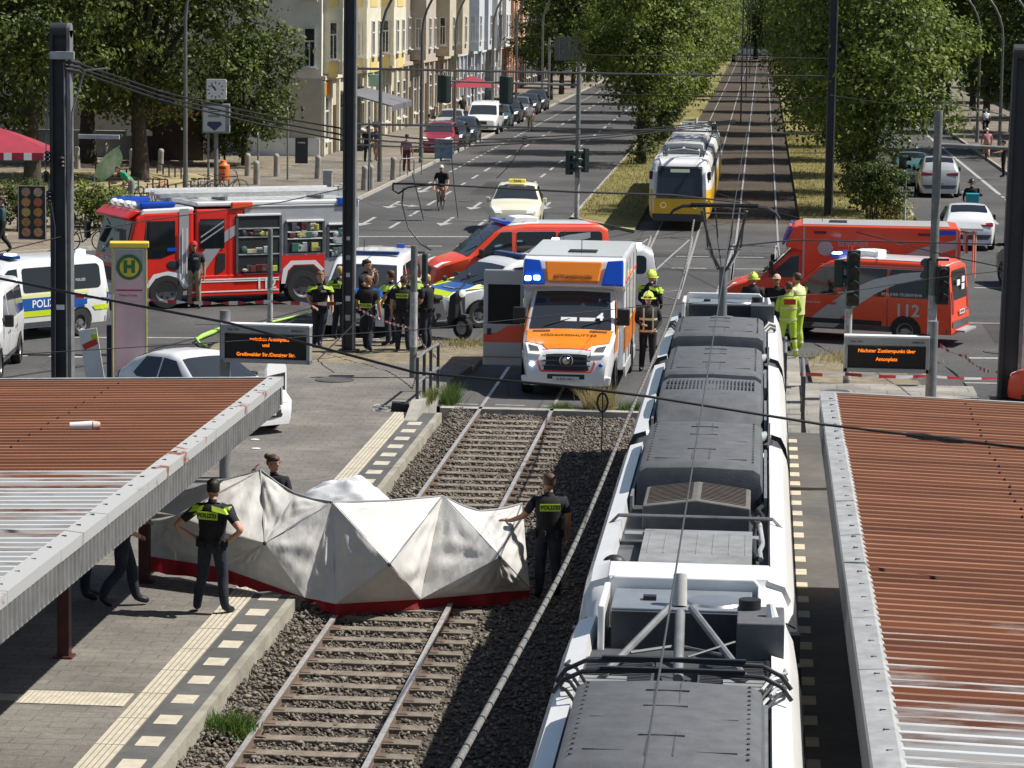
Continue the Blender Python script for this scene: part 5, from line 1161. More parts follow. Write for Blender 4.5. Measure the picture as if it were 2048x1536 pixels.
# bicycles and scooters
def bike(label, loc, rz, m, group='parked bicycles', lean=.12):
    R = empty('bicycle', loc, rz, label, 'bicycle', group); R.rotation_euler = (lean, 0, rz)
    for x in (-.52, .52):
        t = MB(); t.tube([(x+.33*math.cos(2*PI*i/22), 0, .34+.33*math.sin(2*PI*i/22)) for i in range(23)], .02, 6); w = t.build('wheel', TYRE, R)
        sp = MB()
        for i in range(8): sp.cyl((x, 0, .34), (x+.32*math.cos(PI*i/4), 0, .34+.32*math.sin(PI*i/4)), .004, n=4)
        sp.build('spokes', GALV, w)
    f = MB()
    for a, b in (((-.52, 0, .34), (-.1, 0, .3)), ((-.1, 0, .3), (-.22, 0, .82)), ((-.22, 0, .78), (.36, 0, .8)), ((-.1, 0, .3), (.38, 0, .72)), ((-.52, 0, .34), (-.2, 0, .74)), ((.52, 0, .34), (.36, 0, .95))): f.cyl(a, b, .02, n=6)
    f.build('frame', m, R); MB().box((-.24, 0, .9), (.24, .13, .06)).build('saddle', BLACK, R, bevel=.02)
    MB().tube([(.26, .28, 1.02), (.36, .12, 1.0), (.36, -.12, 1.0), (.26, -.28, 1.02)], .016, 6).build('handlebar', BLACK, R)
    return R
BC = [mat('bike_black', (.02, .02, .02), .4), mat('bike_silver', (.4, .4, .42), .35, metal=.5), mat('bike_teal', (.03, .2, .18), .4), mat('bike_red', (.3, .03, .03), .4)]
p = gp(172, 510); bike('bicycle parked on the pavement edge between mast and fire engine', (p.x, p.y, .12), .2, BC[0])
for i, (x, y, r, m, lb) in enumerate(((238, 412, .5, 0, 'black bicycle leaning left of the green shirted person'), (262, 408, 1.2, 2, 'teal bicycle the green shirted person bends over'), (300, 408, .9, 0, 'black bicycle right of the green shirted person'), (318, 404, 1.4, 3, 'reddish bicycle at the right end of the row by the tree'),
    (392, 402, 1.0, 1, 'silver bicycle leaning beside the tall lamp post'), (404, 402, 1.1, 1, 'second silver bicycle right of the lamp post'), (420, 402, .8, 0, 'black bicycle left of the orange bin'), (455, 392, .3, 0, 'black bicycle behind the orange bin'))):
    p = gp(x, y, .12); bike(lb, (p.x, p.y, .13), r, BC[m])
def scooter(label, loc, rz):
    R = empty('motor_scooter', loc, rz, label, 'scooter')
    for x in (-.62, .62):
        o = MB().lathe([(.14, -.06), (.22, -.055), (.25, 0), (.22, .055), (.14, .06)], (x, 0, .25), 'y', 20).build('wheel', TYRE, R, smooth=40); MB().lathe([(0, -.03), (.14, -.05), (.14, .05), (0, .03)], (x, 0, .25), 'y', 16).build('rim', RIM, o, smooth=30)
    b = MB().loft([[(x, -w, z0), (x, w, z0), (x, w*.9, z1), (x, -w*.9, z1)] for x, w, z0, z1 in ((-.9, .12, .5, .72), (-.55, .2, .38, .78), (-.1, .2, .3, .76), (.05, .2, .26, .34), (.35, .2, .26, .34), (.42, .22, .3, .9), (.55, .16, .45, 1.0))]); b.build('body', BLACK, R, bevel=.04)
    MB().box((-.38, 0, .81), (.72, .27, .1)).build('seat', DARK, R, bevel=.04); f = MB().cyl((.62, 0, .25), (.48, 0, 1.0), .04, n=8); f.box((.6, 0, .5), (.3, .1, .06)); f.build('fork', DGREY, R)
    MB().tube([(.36, .34, 1.1), (.46, .1, 1.05), (.46, -.1, 1.05), (.36, -.34, 1.1)], .022, 6).build('handlebar', BLACK, R); MB().ell((.6, 0, .95), (.06, .09, .08), 10, 6).build('headlight', LAMPW, R)
    for sd in (-1, 1): MB().ell((.45, sd*.38, 1.28), (.03, .08, .06), 8, 6).build('mirror', BLACK, R)
    return R
p = gp(895, 676); sc = scooter('black motor scooter standing beside the group of police officers', (p.x-.2, p.y+.1, 0), rad(-35)); sc.scale = (1.2, 1.2, 1.2)
# ------------------------------------------------------------------ people
SKIN = mat('skin', (.5, .27, .18), .6, vary=.08, vscale=12); SKIN2 = mat('skin_dark', (.13, .065, .04), .6); SKINT = mat('skin_tan', (.36, .18, .11), .6)
NAVY = mat('navy_uniform', (.012, .014, .022), .9, vary=.4, vscale=7, bump=.9, bscale=10); NAVYT = mat('navy_trousers', (.02, .024, .038), .9, vary=.45, vscale=5, bump=1., bscale=9)
BLKC = mat('black_cloth', (.012, .012, .013), .9, vary=.3, vscale=7); HIVIS = mat('hi_vis_yellow', (.36, .5, .045), .7, vary=.15, vscale=6, emit=(.5, .8, .02), estr=.04)
SHOE = mat('black_leather', (.012, .012, .012), .4); EYE = mat('eye', (.02, .015, .012), .3); LIP = mat('lips', (.32, .1, .085), .6)
REFL = mat('reflective_tape', (.6, .58, .42), .4); SANDT = mat('sand_trousers', (.3, .24, .15), .9, vary=.3, vscale=9); FFJ = mat('turnout_black', (.014, .014, .016), .8, vary=.3, vscale=8)
HAIRS = {'dark': mat('hair_dark', (.018, .012, .009), .6, vary=.4, vscale=40), 'brown': mat('hair_brown', (.07, .035, .018), .6, vary=.4, vscale=40), 'blond': mat('hair_blond', (.42, .28, .12), .6, vary=.3, vscale=40), 'ginger': mat('hair_light_brown', (.2, .1, .05), .6, vary=.3, vscale=40)}
PENDING = []
ARMS = {  # elbow, wrist, hand for the left arm (y positive); x forward
 'down': ((-.03, .255, 1.14), (.05, .27, .9), (.07, .265, .82)),
 'hips': ((-.14, .45, 1.16), (-.02, .235, 1.0), (.06, .18, .985)),
 'front': ((.03, .25, 1.13), (.26, .13, 1.08), (.33, .09, 1.09)),
 'belt': ((-.02, .27, 1.14), (.17, .17, .97), (.22, .11, .95)),
 'high': ((.2, .25, 1.4), (.36, .17, 1.62), (.39, .15, 1.70)),
 'face': ((.12, .25, 1.2), (.22, .1, 1.44), (.2, .06, 1.52)),
 'reach': ((.16, .3, 1.24), (.4, .34, 1.2), (.48, .34, 1.2)),
 'grip': ((.14, .36, 1.3), (.17, .27, 1.53), (.19, .22, 1.61)),
 'low': ((.1, .33, 1.16), (.2, .5, 1.08), (.22, .57, 1.09)),
 'side': ((.02, .4, 1.25), (.05, .62, 1.2), (.06, .7, 1.2)),
 'bars': ((.2, .26, 1.12), (.42, .24, .98), (.5, .22, .96)),
}
LEGS = {
 'stand': (((.015, .1, .5), (-.02, .12, .09), (.15, .15, .035)), ((.015, -.1, .5), (-.02, -.12, .09), (.15, -.15, .035))),
 'wide': (((.02, .14, .5), (-.02, .2, .09), (.13, .27, .035)), ((.02, -.13, .5), (-.02, -.18, .09), (.14, -.23, .035))),
 'walk': (((.14, .1, .5), (.2, .1, .1), (.36, .12, .05)), ((-.02, -.1, .5), (-.26, -.11, .16), (-.12, -.13, .05))),
 'cross': (((.06, .05, .5), (.08, -.02, .09), (.25, .02, .035)), ((.0, -.1, .5), (-.03, -.12, .09), (.13, -.16, .035))),
 'ride': (((.38, .11, .78), (.2, .11, .42), (.34, .12, .36)), ((.34, -.11, .68), (.12, -.11, .22), (.27, -.12, .17))),
 'crouch': (((.4, .14, .5), (.12, .14, .09), (.28, .17, .04)), ((.42, -.12, .42), (.1, -.13, .12), (.25, -.14, .04))),
}
def person(label, loc, rz, top=NAVY, sleeve=None, legs=NAVYT, shoe=SHOE, skin=SKIN, hair='dark', arms=('down', 'down'), pose='stand', turn=0., nod=0., h=1.0, fore=None, extras=(), group=None, lean=0., bun=False, lower=0.):
    root = empty('person', loc, rz, label, 'person', group); root.scale = (h*1.06, h*1.06, h)
    fore = fore or skin; sleeve = sleeve or top
    MATL = [skin, top, sleeve, fore, legs, shoe, EYE, LIP]
    bm = bmesh.new(); sk = bm.verts.layers.skin.verify(); bones = []
    Lq = Matrix.Rotation(lean, 3, 'Y')
    def up(p): p = Vector(p); q = Vector((p.x, p.y, p.z-.95)); q = Lq @ q; return Vector((q.x, q.y, q.z+.95-lower))
    def dn(p): return Vector(p)
    def V(p, r, u=True):
        v = bm.verts.new(up(p) if u else dn(p)); v[sk].radius = r if isinstance(r, tuple) else (r, r); return v
    def E(a, b, m): bm.edges.new((a, b)); bones.append((a.co.copy(), b.co.copy(), m, max(a[sk].radius[0], b[sk].radius[0])))
    pel = V((0, 0, .97), (.14, .165)); pel[sk].use_root = True
    wa = V((0, 0, 1.12), (.125, .155)); chs = V((.005, 0, 1.31), (.125, .17)); nb = V((-.01, 0, 1.455), (.075, .085)); nk = V((.0, 0, 1.53), .052); hd = V((.015, 0, 1.585), .055)
    E(pel, wa, 1); E(wa, chs, 1); E(chs, nb, 1); E(nb, nk, 0); E(nk, hd, 0)
    hands = []
    for sd, a in ((1, arms[0]), (-1, arms[1])):
        el, wr, ha = [Vector((p[0], p[1]*sd, p[2])) for p in ARMS[a]]
        sh = V((-.005, sd*.195, 1.405), .074); mid = V((Vector((-.005, sd*.2, 1.39))*.5+el*.5), .064); e = V(el, .047); w = V(wr, .031); hh = V(ha, .03)
        E(chs, sh, 1); E(sh, mid, 2); E(mid, e, 2 if fore is not skin else 3); E(e, w, 3); E(w, hh, 0)
        hands.append((up(wr), up(ha), sd))
    for sd, (kn, an, to) in zip((1, -1), LEGS[pose]):
        hp = V((-.005, sd*.095, .92), (.112, .112)); hp.co.z = up((0, 0, .92)).z
        k = V(kn, .077, False); c = V(Vector(kn)*.45+Vector(an)*.55+Vector((-.02, 0, .03)), .072, False); a = V(an, .06, False); t = V(to, .042, False)
        E(pel, hp, 4); E(hp, k, 4); E(k, c, 4); E(c, a, 4); E(a, t, 5)
    me = bpy.data.meshes.new('body'); bm.to_mesh(me); bm.free()
    o = bpy.data.objects.new('body', me); COL.objects.link(o); o.parent = root
    s = o.modifiers.new('s', 'SKIN'); s.use_smooth_shade = True; u = o.modifiers.new('u', 'SUBSURF'); u.levels = 1; u.render_levels = 1
    # head: one lofted form with nose, eyes, mouth and ears, turned on the neck
    hb = MB(); HR = Matrix.Rotation(turn, 3, 'Z') @ Matrix.Rotation(nod, 3, 'Y'); hc = up((.025, 0, 1.66))
    rings = []
    for z, rx, ry, cx in ((-.115, .03, .03, .035), (-.105, .055, .05, .03), (-.08, .078, .062, .02), (-.045, .092, .07, .008), (0, .1, .075, .0), (.04, .1, .077, -.004), (.08, .088, .07, -.008), (.108, .06, .05, -.01), (.122, .02, .018, -.01)):
        rings.append([(cx+rx*math.cos(2*PI*j/14)*(1.0 if math.cos(2*PI*j/14) > 0 else 1.05), ry*math.sin(2*PI*j/14), z) for j in range(14)])
    hb.loft(rings)
    hb.loft([[(.088, -.012, .02), (.088, .012, .02), (.092, 0, .025)], [(.105, -.016, -.018), (.105, .016, -.018), (.126, 0, -.016)], [(.09, -.014, -.03), (.09, .014, -.03), (.1, 0, -.032)]])
    for y in (-.032, .032): hb.ell((.088, y, .012), (.012, .013, .008), 8, 6, 6); hb.box((.091, y, .034), (.016, .034, .007), mi=6)
    hb.box((.088, 0, -.058), (.016, .042, .011), mi=7)
    for y in (-.076, .076): hb.ell((-.005, y, 0), (.022, .01, .034), 8, 6)
    hb.v = [tuple(HR @ Vector(p)+hc) for p in hb.v]
    # hands: four fingers of unequal length and a thumb from the side of the palm
    fb = MB()
    for wr, ha, sd in hands:
        d = (ha-wr).normalized(); side = d.cross(Vector((0, 0, 1))); side = side.normalized() if side.length > .2 else Vector((0, 1, 0)); nrm = side.cross(d)
        if abs(d.z) > .8: side = Vector((1, 0, 0)); nrm = d.cross(side).normalized(); side = nrm.cross(d)
        curl = -nrm if abs(d.z) < .8 else Vector((0, -sd, 0))
        for k, L in enumerate((.062, .074, .069, .052)):
            b = ha + d*.012 + side*(.027-.018*k); p1 = b+d*L*.5+curl*.008; p2 = b+d*L*.85+curl*.026; p3 = b+d*L*.98+curl*.045
            fb.tube([b-d*.02, b, p1, p2, p3], [.01, .0095, .009, .008, .006], 6)
        b = ha-d*.035+side*.026; fb.tube([b, b+side*.024+d*.02, b+side*.03+d*.045+curl*.012], [.011, .0105, .007], 6)
    PENDING.append((o, bones, MATL, hb, fb))
    # hair
    if hair:
        g = MB(); n = 16; rr = []
        for z, k in ((-.035, 0), (-.01, .0), (.03, .25), (.075, .8), (.105, 1), (.128, 1), (.14, .3)):
            ring = []
            for j in range(n):
                a = 2*PI*j/n; c = math.cos(a); f = c > .25 and z < .06
                rx, ry = (.107, .082) if z < .09 else ((.095, .075) if z < .12 else (.05, .04) if z < .135 else (.01, .01))
                if z < -.03: rx, ry = .098, .074
                if f: ring.append((.082*c if z < .03 else .094*c, (.07 if z < .05 else .074)*math.sin(a), max(z, .03 if c < .6 else .055)))
                else: ring.append((rx*c-.008, ry*math.sin(a), z+.004*math.sin(j*5.1+z*60)))
            rr.append(ring)
        g.loft(rr, caps=True)
        if bun: g.ell((-.125, 0, .075), (.05, .048, .05), 10, 8)
        g.v = [tuple(HR @ Vector(p)+hc) for p in g.v]; g.build('hair', HAIRS[hair], root, smooth=60)
    def tor(zs, m, name, par=root, grow=.0):
        t = MB(); rings = []
        def sq(v): return math.copysign(abs(v)**.85, v)
        for z, rx, ry, cx in zs: rings.append([tuple(up((cx+(rx+grow)*sq(math.cos(2*PI*j/20)), (ry+grow)*sq(math.sin(2*PI*j/20)), z))) for j in range(20)])
        t.loft(rings, caps=False); return t.build(name, m, par, smooth=55)
    VEST = [(.99, .135, .165, 0), (1.12, .14, .165, 0), (1.26, .155, .182, .005), (1.36, .15, .188, .003), (1.415, .135, .18, 0), (1.45, .105, .145, -.005), (1.475, .082, .1, -.01)]
    for x in extras:
        if x == 'vest' or x == 'vestpol':
            v = tor(VEST, BLKC, 'vest'); b = MB().box((0, 0, .985), (.29, .34, .05)); b.v = [tuple(up(p)) for p in b.v]
            tor([(.955, .142, .172, 0), (1.005, .142, .172, 0)], BLKC, 'duty_belt'); pk = MB()
            for a, w in ((1.9, .07), (-1.8, .09), (2.7, .06), (-2.5, .06), (.9, .06)): pk.box(up((.15*math.cos(a), .18*math.sin(a), .945)), (.06, w, .11), rz=a)
            pk.build('holster', BLKC, root, bevel=.012)
        if x in ('yoke', 'vestpol'):
            y = MB()
            for sd in (-1, 1):
                y.loft([[tuple(up(p)) for p in ((-.14, sd*.05, 1.468), (-.125, sd*.205, 1.43), (.1, sd*.2, 1.435), (.11, sd*.06, 1.475))], [tuple(up(p)) for p in ((-.175, sd*.07, 1.40), (-.15, sd*.262, 1.36), (.14, sd*.255, 1.36), (.165, sd*.08, 1.40))]], closed=False, caps=False)
                Q = [2*PI*i/8 for i in range(8)]
                y.loft([[tuple(up((-.005+.078*math.cos(q), sd*.2+.055*math.sin(q), 1.45))) for q in Q], [tuple(up((-.01+.08*math.cos(q), sd*.245+.065*math.sin(q), 1.31))) for q in Q]], caps=False)
            y.build('hi_vis_yoke', HIVIS, root)
        if x in ('back', 'vestpol', 'backlow'):
            z = 1.33 if x != 'backlow' else 1.1; b = MB().box((0, 0, 0), (.018, .27, .1)); b.v = [tuple(up(Vector(p)+Vector((-.162, 0, z)))) for p in b.v]; pb = b.build('back_panel', HIVIS, root)
            M = TM(up((-.174, 0, z)), (0, -1, 0), up((0, 0, 2))-up((0, 0, 1))); text('POLIZEI', .075, BLACK, pb, M, 'lettering', bold=.002)
        if x == 'front': b = MB().box((0, 0, 0), (.016, .12, .05)); b.v = [tuple(up(Vector(p)+Vector((.165, .07, 1.34)))) for p in b.v]; b.build('chest_badge', REFL, root)
        if x in ('jacket', 'hvjacket', 'coat'):
            m = {'jacket': FFJ, 'hvjacket': HIVIS, 'coat': top}[x]
            j = tor([(.84, .155, .185, 0), (1.0, .15, .18, 0), (1.2, .165, .195, .005), (1.36, .16, .2, .003), (1.43, .125, .17, 0), (1.48, .085, .1, -.01), (1.51, .075, .08, -.01)], m, 'jacket')
            if x != 'coat':
                for z0 in (.9, 1.17): tor([(z0, .163, .193, 0), (z0+.05, .165, .196, 0)], REFL, 'reflective_band', j, .006)
                st = MB()
                for sd in (-1, 1): st.box(up((.172, sd*.1, 1.2)), (.012, .035, .5))
                st.build('reflective_strip', REFL, j)
            if x == 'hvjacket': b = MB().box(up((-.175, 0, 1.34)), (.02, .26, .13)); b.build('red_patch', mat('red_patch', (.5, .03, .02), .7), j)
        if x in ('helmet', 'redcap', 'palecap', 'bikehelmet', 'bluehelmet'):
            m = {'helmet': mat('helmet_yellow', (.62, .75, .06), .3, coat=.4), 'redcap': mat('cap_red', (.4, .02, .02), .8), 'palecap': mat('cap_salmon', (.62, .38, .28), .8), 'bikehelmet': mat('helmet_white', (.6, .6, .6), .4), 'bluehelmet': mat('helmet_dark', (.03, .04, .05), .4)}[x]
            g = MB(); big = x in ('helmet', 'bluehelmet'); k = 1.25 if big else 1.0
            g.ell((-.005, 0, .02), (.118*k, .092*k, .125*(1.15 if big else 1)), 18, 8, z0=.05)
            if big: g.lathe([(.118*k, .02), (.16, .0), (.16, -.01), (.115*k, 0)], (-.005, 0, 0)); g.box((0, 0, .155), (.2, .02, .03))
            else: g.box((.13, 0, .045), (.09, .13, .014))
            g.v = [tuple(HR @ (Vector(p))+hc) for p in g.v]; hm = g.build('helmet' if 'helmet' in x else 'cap', m, root, smooth=50)
            if x == 'helmet': v = MB().box((.1, 0, .03), (.08, .17, .05)); v.v = [tuple(HR @ Vector(p)+hc) for p in v.v]; v.build('visor', mat('visor', (.05, .05, .04), .2), hm, bevel=.02)
        if x == 'stripes':
            for sd, (kn, an, to) in zip((1, -1), LEGS[pose]):
                kn, an = Vector(kn), Vector(an); c = MB()
                for q in (.25, .75): p = kn*(1-q)+an*q; c.cyl(p+(kn-an).normalized()*.03, p-(kn-an).normalized()*.03, .078, n=12)
                c.build('reflective_band', REFL, root, smooth=40)
        if x == 'lightpanel': 
            for sd, (kn, an, to) in zip((1, -1), LEGS[pose]): kn, an = Vector(kn), Vector(an); MB().cyl(kn*.9+an*.1+Vector((0, 0, .02)), kn*.2+an*.8, .076, .07, n=12).build('dark_knee_panel', FFJ, root, smooth=40)
        if x == 'backpack': b = MB().box((0, 0, 0), (.2, .3, .44)); b.v = [tuple(up(Vector(p)+Vector((-.24, 0, 1.2)))) for p in b.v]; b.build('backpack', BLKC, root, bevel=.05)
    return root
def finish_people():
    bpy.context.view_layer.update(); dg = bpy.context.evaluated_depsgraph_get()
    for o, bones, ML, hb, fb in PENDING:
        me = bpy.data.meshes.new_from_object(o.evaluated_get(dg)); old = o.data; o.modifiers.clear()
        n = len(me.polygons); c = np.zeros(n*3); me.polygons.foreach_get('center', c); c = c.reshape(-1, 3)
        best = np.full(n, 9.); mi = np.zeros(n, int)
        for a, b, m, r in bones:
            a, b = np.array(a), np.array(b); d = b-a; t = np.clip(((c-a)@d)/max(1e-9, d@d), 0, 1); ds = np.linalg.norm(c-(a+t[:, None]*d), axis=1)/r
            w = ds < best; best[w] = ds[w]; mi[w] = m
        V = [tuple(v.co) for v in me.vertices]; F = [tuple(p.vertices) for p in me.polygons]; M = list(mi)
        for q, m0 in ((hb, None), (fb, 0)):
            k = len(V); V += q.v; F += [tuple(i+k for i in f) for f in q.f]; M += list(q.m)
        m2 = bpy.data.meshes.new('body'); m2.from_pydata(V, [], F)
        for m in ML: m2.materials.append(m)
        m2.polygons.foreach_set('material_index', [int(x) for x in M]); m2.polygons.foreach_set('use_smooth', [True]*len(F)); m2.update()
        o.data = m2; bpy.data.meshes.remove(me); bpy.data.meshes.remove(old)

def at(x, y, h=0., dy=0.):
    p = gp(x, y, h); return (p.x, p.y+dy, h)
PO = 'police officers at the cordon'
cam_face = rad(-90)
person('police officer in hi-vis shoulder vest, hands on hips, seen from behind watching the privacy screen', at(425, 1226, .2), rad(76), arms=('hips', 'hips'), pose='wide', extras=('vest', 'yoke', 'back'), turn=.25, h=1.0)
person('person in dark trousers half hidden under the left canopy, right of another pair of legs', at(243, 1215, .2), rad(20), arms=('front', 'belt'), pose='walk', extras=('vest',), h=1.03)
person('person standing deepest under the left canopy, only dark trouser legs showing', at(174, 1198, .2), rad(10), arms=('belt', 'belt'), extras=('vest',))
p = yp(547, 945, 40.95); person('woman with hair in a bun looking over the privacy screen, gripping its top edge', (p.x, 40.95, .2), rad(-95), skin=SKIN, hair='brown', bun=True, arms=('front', 'grip'), turn=1.1, nod=.15, h=.92)
p = yp(1098, 1000, 40.9); person('police officer in black holding the right end of the privacy screen, seen from behind', (p.x, 40.9, -.1), rad(100), hair='brown', arms=('low', 'down'), extras=('vest', 'back'), turn=.3, h=1.0, pose='stand', skin=SKINT)
# cordon group
person('police officer facing us with hi-vis shoulders and a holster bag, left end of the group', at(640, 694, .1), rad(-80), arms=('down', 'belt'), pose='cross', hair='ginger', extras=('vest', 'yoke', 'front'), turn=.3, group=PO)
person('officer with curly hair and hi-vis back panel just left of the dark mast', at(672, 686, .1, .5), rad(65), hair='blond', arms=('belt', 'belt'), extras=('vest', 'back', 'yoke'), turn=.5, group=PO)
person('officer with light hair seen from behind, right beside the dark mast', at(735, 704, .1), rad(80), hair='ginger', arms=('belt', 'down'), pose='walk', extras=('vest', 'backlow'), group=PO)
person('officer in black drinking, in front of the police van windscreen', at(722, 682, .1, .8), rad(-20), hair='dark', arms=('face', 'face'), extras=('vest',), group=PO, h=1.06)
person('officer with brown hair standing between the van lamp and the crowd of officers', at(778, 694, .1, .3), rad(150), hair='brown', arms=('belt', 'belt'), extras=('vest', 'yoke'), group=PO)
person('officer seen from behind with a bright back panel, left of the stickered post', at(806, 704, .1), rad(84), hair='brown', arms=('down', 'down'), extras=('vest', 'back'), group=PO)
person('dark haired officer among the group, mostly hidden behind the stickered post', at(822, 690, .1, .6), rad(200), hair='dark', arms=('front', 'front'), extras=('vest', 'yoke'), group=PO)
person('blond officer in black turned left, right of the stickered post', at(852, 700, .1), rad(160), hair='blond', arms=('front', 'front'), extras=('vest',), turn=.2, group=PO)
# fire service
FG = 'fire crew and paramedics'
person('firefighter in red cap, navy shirt and sand trousers standing before the fire engine', at(388, 616), rad(-85), hair=None, arms=('down', 'down'), legs=SANDT, skin=SKINT, extras=('redcap', 'front'), group=FG)
person('person in pale jacket partly hidden behind the yellow topped stop column', at(312, 606), rad(-60), top=mat('beige_jacket', (.5, .38, .3), .8), sleeve=mat('beige_jacket', (.5, .38, .3), .8), fore=mat('beige_jacket', (.5, .38, .3), .8), legs=BLKC, arms=('front', 'front'), hair='ginger', extras=('coat',), group=FG)
person('firefighter in black turnout gear and yellow helmet facing us beside the ambulance', at(1294, 742), rad(-85), top=FFJ, fore=FFJ, legs=FFJ, skin=SKINT, hair=None, arms=('belt', 'front'), extras=('jacket', 'helmet'), group=FG, turn=-.2)
person('second firefighter with yellow helmet and hi-vis shoulders, behind the first one', at(1299, 700), rad(60), top=FFJ, fore=FFJ, legs=FFJ, hair=None, arms=('belt', 'belt'), extras=('jacket', 'helmet', 'yoke'), group=FG, h=1.06)
p = yp(1506, 575, 71.5); person('firefighter whose yellow helmet shows above the far end of the tram', (p.x, 71.5, 0), rad(80), top=FFJ, fore=FFJ, legs=FFJ, hair=None, extras=('jacket', 'helmet'), group=FG)
p = yp(1553, 590, 71.0); person('man in salmon cap and dark shirt between tram and red van', (p.x, 71.0, 0), rad(-100), top=BLKC, hair=None, skin=SKINT, extras=('palecap',), group=FG, h=1.02)
person('paramedic in hi-vis yellow jacket with red patch seen from behind beside the tram', at(1574, 716, .05), rad(100), top=HIVIS, fore=HIVIS, legs=HIVIS, hair='brown', arms=('front', 'belt'), pose='wide', extras=('hvjacket', 'stripes', 'lightpanel'), group=FG, turn=.3)
person('paramedic in pale yellow clothing standing closest to the red van door', at(1592, 706, .0, .5), rad(140), top=PALEY, fore=PALEY, legs=HIVIS, hair='brown', arms=('belt', 'front'), extras=('coat', 'stripes'), group=FG, h=1.05)
# passers by
PB = 'passers by'
person('pedestrian in dark blue standing under the grey awning', at(735, 324, .12), rad(-70), legs=NAVYT, arms=('belt', 'down'), group=PB)
person('pedestrian in shorts walking right of the one under the awning', at(753, 322, .12), rad(-100), top=mat('violet_top', (.1, .09, .16), .8), legs=SKIN, arms=('front', 'belt'), pose='walk', group=PB)
person('person in maroon patterned top standing on the kerb by the street post', at(813, 344, .12), rad(80), top=mat('maroon_print', (.16, .05, .07), .8, col2=(.4, .3, .32), vscale=14), legs=mat('maroon_trousers', (.1, .03, .04), .9), hair='dark', group=PB)
person('person carrying a bag walking away near the shop fronts', at(858, 292, .12), rad(60), top=mat('pale_top', (.45, .42, .4), .8), legs=BLKC, pose='walk', group=PB)
person('person in teal jacket walking at the left edge of the picture', at(5, 508, .12), rad(200), top=mat('dark_teal_top', (.03, .07, .08), .8), fore=mat('dark_teal_top', (.03, .07, .08), .8), legs=BLKC, pose='walk', arms=('front', 'down'), group=PB)
person('person in bright green shirt bending over the parked bicycles', at(262, 414, .12), rad(-150), top=mat('green_shirt', (.02, .3, .13), .8), legs=mat('grey_trousers', (.2, .2, .2), .9), lean=.75, arms=('front', 'front'), hair='brown', group=PB)
person('waiter like figure in dark clothes beside the red street parasol', at(925, 245, .12), rad(-60), top=BLKC, legs=BLKC, group=PB)
person('person in pale shirt walking along the parked cars far up the street', at(1060, 262, .0), rad(-90), top=WHITE, legs=SANDT, pose='walk', group=PB)
person('person standing at the right kerb half hidden by the mast', at(2006, 355, .12), rad(180), top=BLKC, legs=BLKC, arms=('reach', 'down'), group=PB)
def rider(label, loc, rz, m, **k):
    b = bike('bicycle ridden by '+label[1], loc, rz, m, group='bicycles being ridden', lean=0)
    q = Matrix.Rotation(rz, 3, 'Z') @ Vector((-.24, 0, 0)); person(label[0], (loc[0]+q.x, loc[1]+q.y, loc[2]+.02), rz, pose='ride', arms=('bars', 'bars'), lean=.28, hair=None, group='cyclists', **k)
x, y, z = at(882, 420); rider(('cyclist in black vest and helmet riding towards us on the left carriageway', 'the cyclist in black in front of the taxi'), (x, y, 0), rad(-92), BC[0], top=BLKC, legs=SKIN, skin=SKIN, extras=('bikehelmet',))
x, y, z = at(1972, 322); rider(('cyclist in pink riding away at the right kerb', 'the cyclist in pink at the right kerb'), (x, y, .0), rad(88), BC[3], top=mat('pink_top', (.5, .2, .22), .8), legs=SKIN, extras=('bikehelmet',))
x, y, z = at(1970, 272); rider(('cyclist in white shirt farther up the right kerb', 'the cyclist in white at the right kerb'), (x, y, .0), rad(88), BC[1], top=WHITE, legs=BLKC, extras=('bikehelmet',))
x, y, z = 7.85, 111., 0.; m_ = scooter('courier motor scooter driving away in front of the white hatchback', (x, y, 0), rad(90)); m_['label'] = 'courier motor scooter driving away ahead of the white hatchback'
person('courier on a scooter in dark jacket and helmet with a teal box on the back', (x, y-.1, .1), rad(90), top=BLKC, fore=BLKC, legs=BLKC, hair=None, pose='ride', arms=('bars', 'bars'), extras=('bluehelmet',))
bx = MB().box((0, 0, .28), (.46, .5, .54)); bx.box((0, 0, .56), (.48, .52, .04)); thing(bx, 'delivery_box', mat('teal_box', (.02, .3, .36), .5, vary=.1), 'teal delivery box behind the courier on the scooter', 'box', loc=(x, y-.62, .82), bevel=.03)
finish_people()
# ------------------------------------------------------------------ masts, signals, signs, street furniture
SIGG = mat('signal_green', (.014, .03, .026), .5); STEELP = mat('signal_post', (.17, .185, .175), .6, metal=.2, vary=.3, vscale=5); STICK = mat('stickered_steel', (.22, .225, .22), .7, col2=(.62, .6, .58), vscale=9, stretch=(1, 1, .7))
def hbeam(name, label, x, y, h, w, d, round_top=False, rz=0., m=POLE, mf=GREY):
    R = empty(name, (x, y, 0), rz, label, 'mast', 'catenary masts')
    b = MB(); b.box((-w*.42, 0, h/2), (w*.16, d, h)); b.box((0, 0, h/2), (w*.7, d*.22, h))
    if round_top: b.cyl((-w*.5, 0, h), (w*.34, 0, h), d/2, n=20)
    b.build('web', m, R); f = MB().box((w*.42, 0, h/2), (w*.16, d, h))
    if round_top: f.cyl((w*.34, 0, h), (w*.5, 0, h), d/2, n=20)
    f.build('flange', mf, R); MB().box((0, 0, .12), (w*1.6, d*1.6, .06)).build('base_plate', m, R)
    return R
p = gp(697, 712); R = hbeam('catenary_mast', 'tall dark mast standing amid the police officers', p.x, p.y, 12.5, .29, .26)
for z, w, m in ((1.9, .09, WHITE), (1.35, .11, WHITE), (2.3, .1, STICK), (.9, .12, STICK), (2.75, .08, WHITE)): MB().box((-.02, -.035, z), (w, .006, w*1.1)).build('sticker', m, R)
p = yp(124, 400, 59); R = hbeam('catenary_mast', 'dark mast with rounded top behind the left canopy', p.x, 59, 7.55, .42, .3, True)
